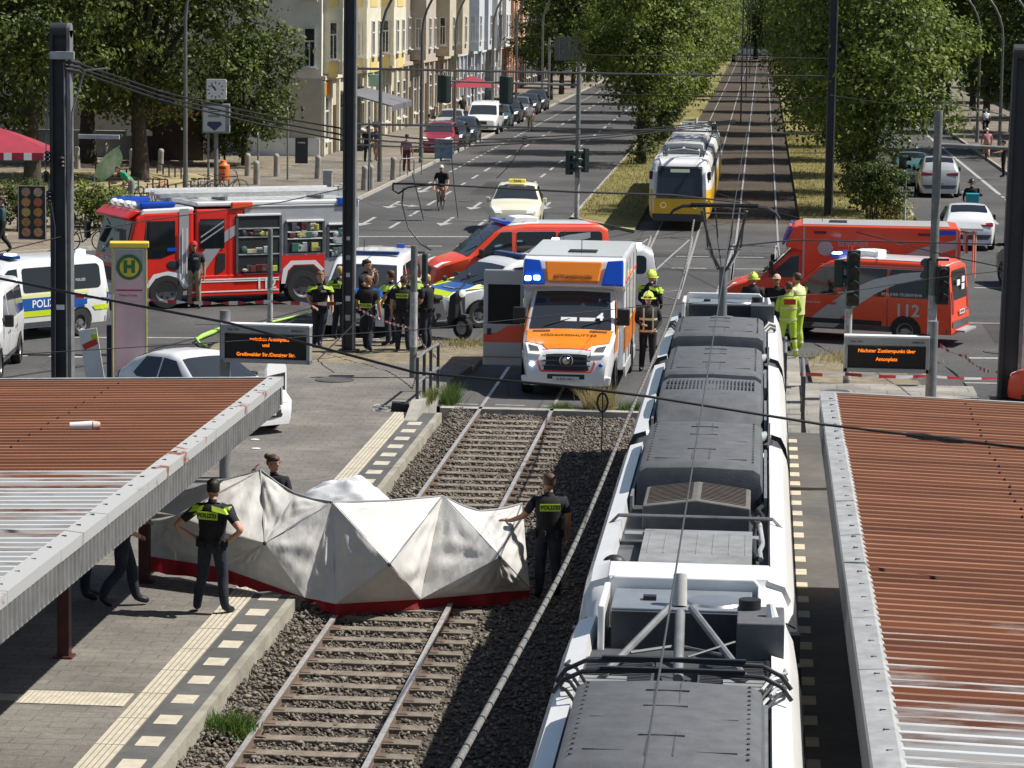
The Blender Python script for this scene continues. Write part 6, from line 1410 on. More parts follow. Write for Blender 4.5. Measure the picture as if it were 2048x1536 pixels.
c = MB(); c.tube([(.12, -.17, .3), (.12, -.18, 3), (.1, -.17, 6.9), (.3, -.1, 7.1)], .018, 6); c.tube([(-.12, -.17, .5), (-.1, -.19, 3.6), (-.3, -.17, 4.8), (-.25, -.1, 6.2)], .012, 6); c.tube([(.2, -.12, 3.5), (.24, -.1, 5.9), (.5, -.1, 6.75), (.95, -.1, 6.8)], .022, 8); c.build('down_conduit', GREY, R, smooth=40)
MB().box((.06, -.17, 7.05), (.5, .06, .16)).build('bracket', GALV, R, bevel=.01); MB().box((.78, -.05, 5.42), (.85, .06, .09)).build('lamp_arm', GALV, R, bevel=.01)
for k, (x, z) in enumerate(((-.25, 5.0), (-.28, 4.6), (-.22, 4.2), (.05, 4.9))): MB().lathe([(.02, -.12), (.07, -.08), (.03, -.04), (.07, 0), (.03, .04), (.07, .08), (.02, .12)], (x, -.2, z)).build('insulator', BLACK, R, smooth=30)
MB().box((0, -.2, .75+1.2), (.16, .02, .1)).build('tag_plate', WHITE, R)
p = gp(1656, 437); hbeam('catenary_mast', 'dark mast between the far tracks and the big right hand tree', p.x, p.y, 12.5, .33, .3, rz=0.03)
p = yp(2030, 400, 62); R = hbeam('catenary_mast', 'thick dark mast with rounded top at the right edge', p.x, 62, 7.35, .46, .34, True); R.rotation_euler = (0, .012, 0)
for k, y in enumerate((205, 262, 330)): hbeam('catenary_mast', 'one of the slim masts between the two far tracks', -1.45, y, 9, .11, .12, m=GREY)

LB = 'curved street lamps'
def lamp(label, x, y, d, h0=6.4):
    R = empty('street_lamp', (x, y, .1), 0, label, 'street lamp', LB)
    pts = [(0, 0, 0), (0, 0, h0*.5), (0, 0, h0)]; rs = [.1, .085, .07]
    for i in range(1, 9):
        a = rad(i*11); pts.append((d*3.0*(1-math.cos(a)), 0, h0+3.2*math.sin(a))); rs.append(.068-.003*i)
    MB().tube(pts, rs, 8).build('pole', mat('lamp_pole', (.16, .16, .155), .5, metal=.4, vary=.2), R, smooth=50)
    MB().ell((pts[-1][0]+d*.35, 0, pts[-1][2]), (.42, .13, .07), 12, 6).build('lamp_head', GALV, R, smooth=50); MB().cyl((0, 0, 0), (0, 0, .9), .12, n=10).build('base', STEELP, R, smooth=40)
p = gp(371, 392, .12); lamp('tall curved street lamp on the left plaza in front of the trees', p.x, p.y, 1, 7.2)
for i, (y, l) in enumerate(((131, 'nearest curved street lamp on the left kerb, right behind the dark mast'), (147, 'curved street lamp on the left kerb by the maroon dressed person'), (163, 'curved street lamp behind the blue container'), (186, 'curved street lamp beside the white delivery van'), (204, 'curved street lamp by the far dark cars'), (228, 'farthest curved street lamp near the big sign gantry'))): lamp(l, -16.95, y, 1)
for i, (y, l) in enumerate(((180, 'curved street lamp on the right kerb, left one of the three'), (163, 'curved street lamp on the right kerb, middle one of the three'), (145, 'curved street lamp on the right kerb just left of the thick mast'))): lamp(l, 12.95, y, -1)

LENS = mat('dark_lens', (.02, .018, .016), .2)
def head(R, x, y, z, n=3, face=-1, w=.3, rz=0., m=SIGG):
    """signal head; face -1 looks at the camera, +1 away"""
    H = .3*n; b = MB().box((0, 0, 0), (w, .2, H)); o = b.build('signal_head', m, R, bevel=.02, loc=(x, y, z), rz=rz)
    for i in range(n):
        zz = H/2-.15-.3*i
        MB().lathe([(0, face*.105), (.1, face*.11), (.11, face*.1)], (0, 0, zz), 'y', 14).build('lens', LENS, o)
        v = MB(); k = 9
        ring = lambda yy, r: [(r*math.cos(rad(-20+220*j/k)), yy, zz+r*math.sin(rad(-20+220*j/k))) for j in range(k+1)]
        v.loft([ring(face*.1, .125), ring(face*.33, .12)], closed=False, caps=False); v.build('visor', m, o, smooth=60)
    return o
def spost(name, label, x, y, h, r, cat='traffic light', base=.09, stick=(0.2, 1.6), z0=0.):
    R = empty(name, (x, y, z0), 0, label, cat, 'posts and signals' if cat == 'traffic light' else None)
    MB().cyl((0, 0, 0), (0, 0, h), r*1.08, r, 14).build('post', STEELP, R, smooth=40)
    if stick: MB().cyl((0, 0, stick[0]), (0, 0, stick[1]), r*1.12, r*1.1, 14).build('sticker_layer', STICK, R, smooth=40)
    return R
p = gp(826, 758, .1); R = spost('signal_post', 'steel post with stickers and barrier tape right of the police officers', p.x, p.y, 3.0, .075, stick=(.8, 2.0)); b = MB().box((.2, .3, 2.5), (.1, .3, .62)); b.build('signal_head', SIGG, R, bevel=.02); MB().box((.1, .1, 2.85), (.25, .05, .05)).build('bracket', STEELP, R)
p = gp(540, 650); spost('signal_post', 'plain steel post with white stickered foot in front of the fire engine', p.x, p.y, 2.45, .062, stick=(.1, .95))
p = gp(1693, 766, .12); R = spost('traffic_light', 'four lens traffic light in front of the red fire vans', p.x, p.y, 2.95, .075, stick=(.2, 1.75)); head(R, .08, -.05, 2.42, 4, -1, .28); head(R, -.22, .05, 2.5, 2, -1, .2, rz=1.3); MB().cyl((0, 0, 2.95), (0, 0, 3.12), .05, n=10).build('cap', FRED, R)
p = yp(1862, 700, 70); R = spost('traffic_light', 'tall grey signal mast with side arm before the white ambulance roofed van tail', p.x, 70, 5.85, .1, stick=(.2, 1.5)); R['label'] = 'tall grey signal mast with a side arm at the tail of the red van'
MB().cyl((0, 0, 5.05), (1.95, .1, 4.98), .055, .05, 10).build('arm', STEELP, R, smooth=40); head(R, .22, -.1, 1.75, 3, -1, .3); head(R, -.05, .25, 1.9, 3, 1, .3, rz=.4); MB().box((.1, -.05, 2.35), (.5, .08, .05)).build('bracket', BLACK, R)
p = gp(1153, 440, .1); R = spost('traffic_light', 'signal mast on the grass corner with long arm carrying hanging signals', p.x, p.y, 5.75, .085, stick=(.1, 1.6), z0=.1)
MB().cyl((0, 0, 5.05), (-5.3, 0, 5.12), .05, .035, 8).build('arm', STEELP, R, smooth=40)
for x in (-5.05, -2.72):
    b = MB(); b.cyl((x, 0, 4.3), (x, .0, 5.35), .26, .26, 16); o = b.build('hanging_signal', SIGG, R, bevel=.06, seg=3); MB().tube([(x, 0, 5.3), (x-.1, .1, 5.75), (x+.2, .1, 5.95)], .015, 5).build('hanger', BLACK, o)
head(R, -.3, .0, 2.15, 3, -1, .28, rz=1.1); head(R, .28, .05, 2.25, 3, -1, .3, rz=-1.0); MB().box((0, 0, 2.3), (.7, .05, .06)).build('bracket', STEELP, R)
p = gp(1808, 442, .1); R = spost('traffic_light', 'small signal post with stickers at the right grass tip under the tree', p.x, p.y, 2.6, .06, stick=(.1, 1.1)); head(R, -.12, 0, 2.3, 2, -1, .22, rz=.8)

LED = mat('led_amber', (.4, .12, .0), .5, emit=(1, .22, .01), estr=1.1); SIGNF = mat('sign_frame', (.33, .34, .34), .5, metal=.3, vary=.12)
def display(label, x, y, z, w, h, post_dx, rz, lines, post_h):
    R = empty('display_sign', (x, y, .2), rz, label, 'display', 'platform departure displays')
    b = MB(); b.box((0, 0, z+h/2-.035), (w, .22, .13)); b.box((0, 0, z-h/2+.035), (w, .2, .07)); b.box((-w/2+.03, 0, z), (.06, .2, h)); b.box((w/2-.03, 0, z), (.06, .2, h)); b.box((0, .06, z), (w-.1, .06, h-.1))
    b.build('frame', SIGNF, R, bevel=.008); MB().box((0, 0, z+h/2+.045), (w*1.0, .26, .03)).build('top_cover', WHITE, R)
    MB().box((0, -.02, z-.035), (w-.14, .05, h-.2)).build('screen', mat('display_black', (.012, .01, .01), .35), R)
    for s, dx, dz, sz in lines: text(s, sz, LED, R, TM((dx, -.05, z+dz), (1, 0, 0), (0, 0, 1)), 'led_text', bold=.0015, extrude=.001, sx=.95)
    text('Linie  Ziel', .05, BLACK, R, TM((-w*.36, -.115, z+h/2-.04), (1, 0, 0), (0, 0, 1)), 'lettering'); text('Abfahrt in', .05, BLACK, R, TM((w*.36, -.115, z+h/2-.04), (1, 0, 0), (0, 0, 1)), 'lettering')
    MB().cyl((post_dx, .08, 0), (post_dx, .08, post_h), .095, .09, 16).build('post', GREY, R, smooth=40)
p = yp(533, 690, 48.6); display('platform display with two orange text lines above the left canopy edge', p.x, 48.6, p.z-.2, 1.52, .6, -.73, rad(-3), [('zwischen Antonplatz', .06, .1, .085), ('und', 0, .0, .085), ('Greifswalder Str./Danziger Str.', .0, -.16, .085)], 2.85)
p = yp(1773, 711, 49.5); display('platform display with two orange text lines above the right canopy edge', p.x, 49.5, p.z-.2, 1.42, .56, .76, rad(0), [('Nächster Zustiegspunkt über', 0, .08, .085), ('Antonplatz', 0, -.06, .085)], 2.85)
# stop column with the round H sign
p = yp(259, 640, 56.5); R = empty('stop_column', (p.x, 56.5, .2), rad(12), 'yellow topped tram stop column with round H sign and red map panel', 'stop column')
HY = mat('column_yellow', (.56, .46, .2), .5, vary=.1); HP = mat('column_white', (.62, .61, .6), .5, vary=.08)
MB().box((0, 0, 1.6), (.64, .34, 3.2)).build('column_body', HP, R, bevel=.02); fr = MB()
for x in (-.325, .325):
    for y in (-.18, .18): fr.box((x, y, 1.6), (.04, .04, 3.22))
fr.build('corner_profile', HY, R, bevel=.01); MB().box((0, 0, 3.26), (.76, .46, .1)).build('yellow_cap', mat('cap_yellow', (.68, .52, .06), .5), R, bevel=.015)
MB().box((0, -.178, 1.78), (.54, .012, 1.95)).build('map_panel', mat('map_pink', (.62, .38, .39), .4, col2=(.68, .5, .5), vscale=2), R); MB().box((0, -.178, .35), (.54, .012, .72)).build('text_panel', mat('panel_grey', (.36, .36, .37), .4), R)
MB().box((0, -.187, 2.38), (.5, .006, .03)).build('red_line', mat('metro_red', (.4, .02, .05), .5), R); text('MetroTram', .075, mat('metro_red', (.4, .02, .05)), R, TM((-.02, -.188, 2.28), (1, 0, 0), (0, 0, 1)), 'lettering')
text('Haltestelle', .07, BLACK, R, TM((-.06, -.188, .56), (1, 0, 0), (0, 0, 1)), 'lettering'); text('Umleitung', .07, BLACK, R, TM((-.08, -.188, .36), (1, 0, 0), (0, 0, 1)), 'lettering')
MB().box((0, -.176, 2.83), (.54, .01, .66)).build('head_panel', mat('panel_grey', (.36, .36, .37), .4), R)
hs = MB().lathe([(0, -.006), (.25, -.006), (.25, .01)], (0, -.186, 2.83), 'y', 36).build('sign_disc', mat('sign_green', (.04, .15, .05), .4), R); MB().lathe([(0, -.004), (.185, -.004), (.185, .004)], (0, -.197, 2.83), 'y', 36).build('sign_yellow', mat('sign_yellow', (.66, .5, .05), .4), hs)
text('H', .31, mat('sign_green', (.04, .15, .05)), hs, TM((0, -.206, 2.83), (1, 0, 0), (0, 0, 1)), 'lettering', bold=.02)
for k in range(2): MB().box((.372, 0, 1.9-1.35*k), (.008, .2, 1.3 if k == 0 else .8)).build('side_panel', mat('column_side', (.5, .52, .42), .5, col2=(.2, .22, .18), vscale=9), R)
p = yp(183, 722, 56.8); R = empty('notice_board', (p.x, 56.8, .2), .1, 'white and red notice board with yellow field beside a dark blue panel', 'board'); MB().box((0, 0, 1.05), (.36, .04, 1.0), rot=(0, -.15, 0)).build('board', WHITE, R); MB().box((-.02, -.025, 1.25), (.3, .01, .12), rot=(0, -.45, 0)).build('red_field', FRED, R); MB().box((.06, -.025, 1.4), (.12, .01, .12), rot=(0, -.2, 0)).build('yellow_field', HIVIS, R)
MB().box((.45, .1, .9), (.32, .08, 1.45)).build('blue_panel', mat('panel_navy', (.01, .015, .05), .5), R, bevel=.01); MB().box((.2, 0, .35), (.8, .05, .06)).build('foot', DGREY, R)
# handrails
def handrail(label, pts, h=.95, name='handrail'):
    R = empty(name, (0, 0, 0), 0, label, 'railing'); pts = [Vector(p) for p in pts]
    for p in pts: MB().box(p+Vector((0, 0, h/2)), (.06, .06, h)).build('post', DGREY, R)
    for z in (h-.02, h*.45):
        MB().tube([p+Vector((0, 0, z)) for p in pts], .032, 8).build('rail', GREY, R, smooth=40)
handrail('grey handrail with four posts between the left platform and the ballast', [(-6.66, 57.5, .3), (-6.65, 58.6, .3), (-6.64, 59.7, .25), (-6.62, 60.9, .2)])
handrail('dark handrail seen end on beside the right platform end', [(.93, 56.4, .1), (.94, 57.9, .1), (.95, 59.4, .1)], 1.1); handrail('second dark rail end on, farther along the tram near the paramedics', [(.62, 61.5, .05), (.63, 63.0, .05), (.64, 64.5, .05)], 1.0)
p = gp(800, 826, .13); R = empty('cable_box', (p.x, p.y, .13), .1, 'black cable box with loose grey wires at the foot of the handrail', 'box'); MB().prism([(-.2, 0), (.2, 0), (.17, .2), (-.16, .22)], -.15, .15, 'y').build('box', BLACK, R, bevel=.01)
c = MB()
for k in range(4): c.tube([(-.2+.3*math.cos(a*.7+k)*.6-.15, -.1+.2*math.sin(a*.7+k), .03+.03*k+.04*math.sin(a)) for a in range(0, 10)], .01, 5)
c.build('loose_wire', CABLEG, R, smooth=50)
p = gp(1838, 775, .2); thing(MB().ell((0, 0, .16), (.2, .2, .2), 18, 12, z0=-.8), 'stone_ball', mat('pale_ball', (.55, .54, .5), .8, vary=.2, vscale=8), 'pale round ball behind the right canopy edge by the display post', 'ball', smooth=60, loc=(p.x, p.y+1, .25))
# barrier tapes and the green hose
def tape(label, pts, w=.075, seg=.16, tw=.9):
    b = MB(); pts = [Vector(p) for p in pts]; q = []
    for a, c in zip(pts, pts[1:]):
        n = max(2, int((c-a).length/seg)); q += [a.lerp(c, i/n) - Vector((0, 0, .18*4*(i/n)*(1-i/n)*(c-a).length/9)) for i in range(n)]
    q.append(pts[-1]); prev = None
    for i, p in enumerate(q):
        a = i*tw; o = Vector((0, math.sin(a)*w/2, math.cos(a)*w/2)); cur = (p-o, p+o)
        if prev: b.quad(prev[0], cur[0], cur[1], prev[1], i % 2)
        prev = cur
    return thing(b, 'barrier_tape', [mat('tape_white', (.72, .68, .66), .5), mat('tape_red', (.5, .03, .05), .5)], label, 'barrier tape', 'barrier tapes', fix=False)
P = lambda x, y, Y: tuple(yp(x, y, Y))
tape('red and white tape stretched in front of the fire engine wheels', [P(150, 592, 66.5), P(300, 600, 67), P(545, 603, 67.5), P(690, 606, 67.8)], .1, .2, .9)
tape('red and white tape sagging from the dark mast down to the handrail', [P(708, 612, 67.7), P(818, 655, 64.6), P(830, 665, 64.3), P(875, 715, 61.2)], .075, .12, 1.2)
tape('red and white tape running down right behind the right display', [P(1880, 690, 70), P(1930, 712, 67.5), P(1995, 744, 62.4)], .1, .3, .35); tape('straight red and white tape above the right canopy edge', [P(1600, 748, 63), P(1690, 748, 63.2), P(1860, 752, 62.9), P(1998, 756, 62.2)], .07, .35, .1)
tape('short loose tape end between handrail and verge', [P(850, 690, 66), P(874, 712, 61.3)], .06, .12, 1.1)
GH = mat('hose_green', (.35, .62, .12), .6, vary=.15, vscale=5); h_ = MB(); g = lambda x, y, z=.05: tuple(gp(x, y, z))
h_.tube([g(616, 627), g(560, 640), g(520, 649), g(478, 655), g(445, 655)], .032, 8); h_.tube([g(445, 655), g(425, 664, .08), g(405, 672, .08), g(392, 680)], [.035, .065, .06, .035], 8); h_.tube([g(392, 676, .1), g(400, 688, .06), g(414, 692)], .03, 8); thing(h_, 'fire_hose', GH, 'bright green fire hose lying across the road in front of the fire engine', 'hose', smooth=50)

# ------------------------------------------------------------------ plaza things
p = gp(432, 388, .13); R = empty('clock_column', (p.x, p.y, .13), rad(8), 'square street clock on a post above an advertising box', 'clock')
MB().cyl((0, 0, 0), (0, 0, 3.9), .09, n=12).build('post', GREY, R, smooth=40); CK = mat('clock_white', (.7, .7, .68), .4)
MB().box((0, 0, 4.3), (.82, .82, .86)).build('clock_case', GREY, R, bevel=.04)
for a in (0, 90):
    M = Matrix.Rotation(rad(a), 4, 'Z'); fc = MB().box((0, -.415, 4.3), (.74, .02, .76)); fc.xf(M); f = fc.build('clock_face', CK, R)
    t = MB()
    for k in range(12): q = rad(k*30); t.box((.3*math.sin(q), -.43, 4.3+.3*math.cos(q)), (.035, .01, .09), rot=(0, q, 0))
    t.xf(M); t.build('hour_marks', BLACK, f); hd_ = MB()
    for ang, L, w in ((326.5, .2, .06), (318, .3, .045)): q = rad(ang); hd_.box((math.sin(q)*L*.42, -.44, 4.3+math.cos(q)*L*.42), (w, .01, L), rot=(0, q, 0))
    hd_.xf(M); hd_.build('clock_hand', BLACK, f)
ab = MB().box((0, .05, 3.12), (1.12, .8, 1.2)); a_ = ab.build('advertising_box', GREY, R, bevel=.02)
MB().box((-.06, -.36, 3.12), (.9, .02, 1.05)).build('poster', mat('poster_white', (.5, .52, .5), .5), a_); MB().prism([(-.3, 3.0), (.2, 3.0), (.26, 2.88), (-.05, 2.62), (-.36, 2.88)], -.385, -.375, 'y').build('poster_shape', mat('poster_navy', (.03, .04, .1), .5), a_)
for z in (3.5, 3.42, 3.26, 3.2): MB().box((-.06, -.376, z), (.5, .006, .025)).build('poster_line', BLACK, a_)
MB().box((.562, .05, 3.12), (.01, .66, 1.05)).build('poster', mat('poster_teal', (.25, .36, .33), .5), a_); MB().box((.57, .05, 3.05), (.006, .4, .4)).build('poster_shape', BLACK, a_)
MB().cyl((-.3, -.3, 0), (-.3, -.3, 2.5), .05, n=10).build('post', STEELP, R, smooth=40)
p = gp(447, 375, .13); R = empty('litter_bin', (p.x, p.y, .13), 0, 'orange litter bin on the plaza beside the parked bicycles', 'bin'); b = MB().lathe([(0, .3), (.2, .3), (.25, .35), (.27, .8), (.26, .95), (.14, 1.05), (.12, 1.15), (.02, 1.18)], (0, 0, 0)); b.build('bin_body', mat('bin_orange', (.66, .16, .03), .5, vary=.1), R, smooth=40); MB().box((0, -.268, .85), (.3, .02, .06)).build('slot', BLACK, R); MB().cyl((.2, .2, 0), (.2, .2, 1.0), .04, n=8).build('post', GREY, R)
bl = MB().lathe([(.13, 0), (.14, .1), (.125, .85), (.14, .9), (.13, .98), (.07, 1.04), (.01, 1.05)], (0, 0, 0), n=14)
B0 = thing(bl, 'bollard', CONC, 'weathered concrete bollard on the plaza and pavement corner', 'bollard', 'concrete bollards', smooth=40)
sp_ = [(155, 338), (264, 342), (321, 342), (495, 352), (513, 369), (553, 353), (635, 357), (728, 380), (741, 378), (786, 360), (212, 328)]
for i, (x, y) in enumerate(sp_):
    o = B0 if i == 0 else B0.copy(); p = gp(x, y, .12)
    if i: COL.objects.link(o)
    o.location = p; o.rotation_euler = (random.uniform(-.03, .03), random.uniform(-.03, .03), random.random()*6)
p = gp(655, 405, .12); R = empty('switch_cabinet', (p.x, p.y, .12), .1, 'narrow grey switch cabinet on the corner pavement', 'cabinet'); MB().box((0, 0, .62), (.36, .4, 1.25)).build('cabinet', mat('cabinet_grey', (.36, .36, .35), .7, vary=.2, vscale=4), R, bevel=.02); MB().box((0, 0, 1.27), (.42, .46, .06)).build('lid', GALV, R, bevel=.01); MB().box((.1, -.205, .65), (.03, .02, .1)).build('lock', BLACK, R)
for i, (x, y) in enumerate(((663, 412), (676, 408), (800, 352), (815, 350))):
    p = gp(x, y, .12); MB(); thing(MB().tube([(0, 0, 0), (0, 0, .7), (.1, 0, .8), (.5, .4, .8), (.6, .4, .7), (.6, .4, 0)], .025, 6), 'bicycle_stand', GREY, ['low steel hoop just right of the switch cabinet', 'second steel hoop right of the switch cabinet', 'steel hoop by the maroon dressed person', 'steel hoop nearest the left kerb lamp'][i], 'hoop', 'steel hoops', loc=p, smooth=40)
for i, (a, b) in enumerate((((560/2.926, 952/2.926), (690/2.926, 985/2.926)), ((700/2.926, 990/2.926), (860/2.926, 985/2.926)), ((920/2.926, 955/2.926), (1060/2.926, 985/2.926)), ((640/2.926, 1040/2.926), (980/2.926, 1050/2.926)), ((985/2.926, 1085/2.926), (1160/2.926, 1050/2.926)))):
    p0, p1 = gp(*a, .6), gp(*b, .6); r = MB(); n = 4
    for k in range(n+1): q = p0.lerp(p1, k/n); r.box((q.x, q.y, .33), (.06, .06, .5))
    r.tube([p0-Vector((0, 0, .0)), p1], .03, 6); thing(r, 'low_rail', mat('rail_brown', (.06, .045, .035), .7), ['low rail behind the green flag on the plaza', 'low rail left of the tree trunk', 'low rail right of the tree trunk', 'long low rail in front of the big tree', 'low rail beside the tall lamp on the plaza'][i], 'low railing', 'low plaza railings')
p = gp(65, 486, .12); R = empty('menu_board', (p.x, p.y, .12), .05, 'black menu board with rows of food pictures', 'menu board'); MB().box((0, 0, 1.0), (.92, .08, 1.78)).build('board', BLACK, R, bevel=.02)
fd = [(.35, .22, .15), (.4, .3, .2), (.42, .22, .08), (.4, .1, .06), (.42, .3, .1), (.35, .2, .06), (.3, .18, .06), (.3, .12, .05), (.36, .2, .12), (.38, .26, .14)]
for k in range(10): MB().lathe([(0, -.01), (.14, -.01), (.15, 0)], (-.2+.4*(k % 2), -.045, 1.68-.33*(k//2)), 'y', 14).build('food_picture', mat('food_%d' % k, fd[k], .5, vary=.4, vscale=14), R)
MB().tube([(-.45, -.05, .13), (.45, -.05, .13), (.45, -.05, 1.88), (-.45, -.05, 1.88), (-.45, -.05, .13)], .015, 5).build('frame', GALV, R)
MAR = mat('parasol_red', (.36, .035, .06), .8, vary=.12, vscale=2, trans=.2)
def parasol(label, x, y, z, r, pole=True, fringe=True, sq=True):
    R = empty('parasol', (x, y, .12), .25, label, 'parasol', 'red parasols'); n = 4 if sq else 8; c = MB(); rr = []
    for q, zz in ((1, z-.75), (.66, z-.46), (.33, z-.2), (.02, z)): rr.append([(r*q*math.cos(2*PI*(j+.5)/n*1)*1.0, r*q*math.sin(2*PI*(j+.5)/n), zz) for j in range(n)])
    c.loft(rr, caps=False); c.build('canopy', MAR, R)
    if fringe:
        f = MB(); k = 0
        for j in range(n):
            a, b = Vector(rr[0][j]), Vector(rr[0][(j+1) % n]); m = 30
            for i in range(m): p, q = a.lerp(b, i/m), a.lerp(b, (i+1)/m); f.quad(p, q, q-Vector((0, 0, .24)), p-Vector((0, 0, .24)), 1 if (i*7+j) % 5 in (1, 3) else 0)
        f.build('valance', [MAR, WHITE], R)
    MB().cyl((0, 0, 0), (0, 0, z), .045, n=10).build('pole', DGREY, R); MB().box((0, 0, .06), (.7, .7, .12)).build('foot', CONC, R, bevel=.02)
    b = MB()
    for j in range(n): b.cyl((0, 0, z-.9), tuple(Vector(rr[1][j])-Vector((0, 0, .03))), .015, n=5)
    b.build('ribs', DGREY, R)
p = yp(-8, 280, 97); parasol('large dark red parasol with patterned valance at the left edge', p.x, 97, 3.7, 2.75)
p = yp(372, 245, 143); parasol('red parasol behind the clock and big tree trunk', p.x, 143, 3.25, 2.0, sq=False); p = yp(945, 200, 203); parasol('red parasol in front of the shops far down the left pavement', p.x, 203, 2.9, 2.3, fringe=False)
p = gp(195, 392, .12); R = empty('beach_flag', (p.x, 119, .12), 0, 'green and white feather flag leaning on the plaza', 'flag'); fl = MB(); rr = []
for k in range(9):
    u = k/8; w = .75*math.sin(PI*min(1, u*.9+.08))**.7; rr.append([(-.15+u*.9-w*.5, .05*math.sin(u*5), .75+u*1.25), (-.15+u*.9+w*.6, .05*math.sin(u*5+1), .55+u*1.2)])
fl.loft(rr, closed=False, caps=False); fl.build('flag_cloth', mat('flag_green', (.16, .4, .08), .7, col2=(.55, .56, .5), vscale=2.4, trans=.2), R, smooth=60); MB().tube([(-.3, 0, 0), (-.3, 0, .8), (.2, 0, 1.5), (.75, 0, 2.0)], .02, 6).build('pole', GALV, R)
p = gp(603, 332, .12); R = empty('blackboard', (p.x, p.y, .12), .1, 'black board sign standing by the pale house corner', 'board'); MB().box((0, 0, .75), (.62, .06, 1.25), rot=(-.12, 0, 0)).build('board', BLACK, R, bevel=.02); MB().box((0, .2, .7), (.56, .04, 1.2), rot=(.2, 0, 0)).build('back_leg', BLACK, R); text('menu', .16, WHITE, R, TM((0, -.12, 1.15), (1, 0, 0), (0, .12, 1)), 'lettering'); 
for i, (x, y, h, l) in enumerate(((516, 362, 2.2, 'thin steel post right of the big tree on the plaza'), (575, 360, 3.3, 'thin steel sign post nearest the bushy tree'), (738, 382, 3.2, 'thin steel post beside the two pavement bollards'))): p = gp(x, y, .12); R = spost('sign_post', l, p.x, p.y, h, .04, 'post', stick=None, z0=.12); MB().box((0, -.05, h-.1), (.02, .35, .12)).build('street_sign', GALV, R)
p = gp(877, 318, .12); R = empty('container', (p.x+.2, p.y+.6, .12), .1, 'blue and white container box standing on the pavement edge', 'container'); R.scale = (.62, .62, .62); MB().box((0, 0, .78), (1.5, 1.5, 1.5)).build('box', mat('container_blue', (.04, .13, .27), .5, col2=(.3, .36, .4), vscale=3), R, bevel=.04); MB().box((0, 0, 1.56), (1.56, 1.56, .08)).build('lid', WHITE, R, bevel=.02); MB().box((.78, 0, .8), (.03, 1.3, 1.2)).build('side_panel', mat('panel_pale', (.5, .5, .5), .6), R)
# sign gantry far up the left street
R = empty('sign_gantry', (-16.9, 236, .1), 0, 'large grey road sign panel seen from behind on two posts', 'road sign', None)
for x in (-.1, 2.2): MB().cyl((x, 0, 0), (x, 0, 5.2), .1, n=10).build('post', GREY, R)
g = MB().box((1.55, -.1, 4.35), (2.5, .08, 1.9)); pn = g.build('sign_panel', mat('sign_back', (.09, .1, .105), .6), R); 
for k in range(3): MB().box((.7+k*.8, -.16, 4.35), (.05, .05, 1.9)).build('stiffener', GREY, pn)
MB().box((1.2, -.05, 4.6), (3.2, .08, .08)).build('crossbar', GREY, R)
# ------------------------------------------------------------------ trees
def leafm(name, c, t=.35): return mat(name, c, .55, spec=.35, trans=t)
LG = [leafm('leaf_light', (.225, .275, .052), .42), leafm('leaf_mid', (.13, .175, .032), .4), leafm('leaf_dark', (.05, .075, .018))]
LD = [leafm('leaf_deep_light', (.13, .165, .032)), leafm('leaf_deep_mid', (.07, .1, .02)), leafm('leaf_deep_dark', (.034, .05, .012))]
BARK = mat('bark', (.055, .045, .035), .95, vary=.4, vscale=6, bump=.6, bscale=16)
def crown_mesh(lobes, nclump, per, leaf, spread, seed, tip=.5):
    g = np.random.default_rng(seed); L = np.array(lobes); vol = L[:, 3]*L[:, 4]*L[:, 5]; k = g.choice(len(L), nclump, p=vol**.8/(vol**.8).sum()); q = L[k]
    d = g.normal(0, 1, (nclump, 3)); d /= np.linalg.norm(d, axis=1)[:, None]; r = g.uniform(.25, 1, nclump)**.42
    C = q[:, :3]+d*r[:, None]*q[:, 3:6]
    cs = g.uniform(.55, 1.35, nclump)*spread; n = nclump*per; ci = np.repeat(np.arange(nclump), per)
    o = g.normal(0, .5, (n, 3))*cs[ci][:, None]; o[:, 2] *= .62; P = C[ci]+o; P[:, 2] -= .12*np.linalg.norm(o[:, :2], axis=1)
    nn = d[ci]*.4+1.1*o/(cs[ci][:, None]*.5+1e-6)*.45+g.normal(0, .45, (n, 3))+np.array([0, 0, .5]); nn /= np.linalg.norm(nn, axis=1)[:, None]
    a = np.cross(nn, g.normal(0, 1, (n, 3))); a /= np.linalg.norm(a, axis=1)[:, None]+1e-9; b = np.cross(nn, a); s = (leaf*g.uniform(.6, 1.35, n))[:, None]
    V = np.stack([P-a*s*.5, P-b*s*.3+nn*s*.06, P+a*s*.5-nn*s*.08, P+b*s*.3+nn*s*.06], 1).reshape(-1, 3)
    tone = g.normal(0, .55, nclump)[ci]+g.normal(0, .5, n); mi = np.where(tone > .35, 0, np.where(tone > -.55, 1, 2))
    return V, np.arange(n*4).reshape(-1, 4), mi
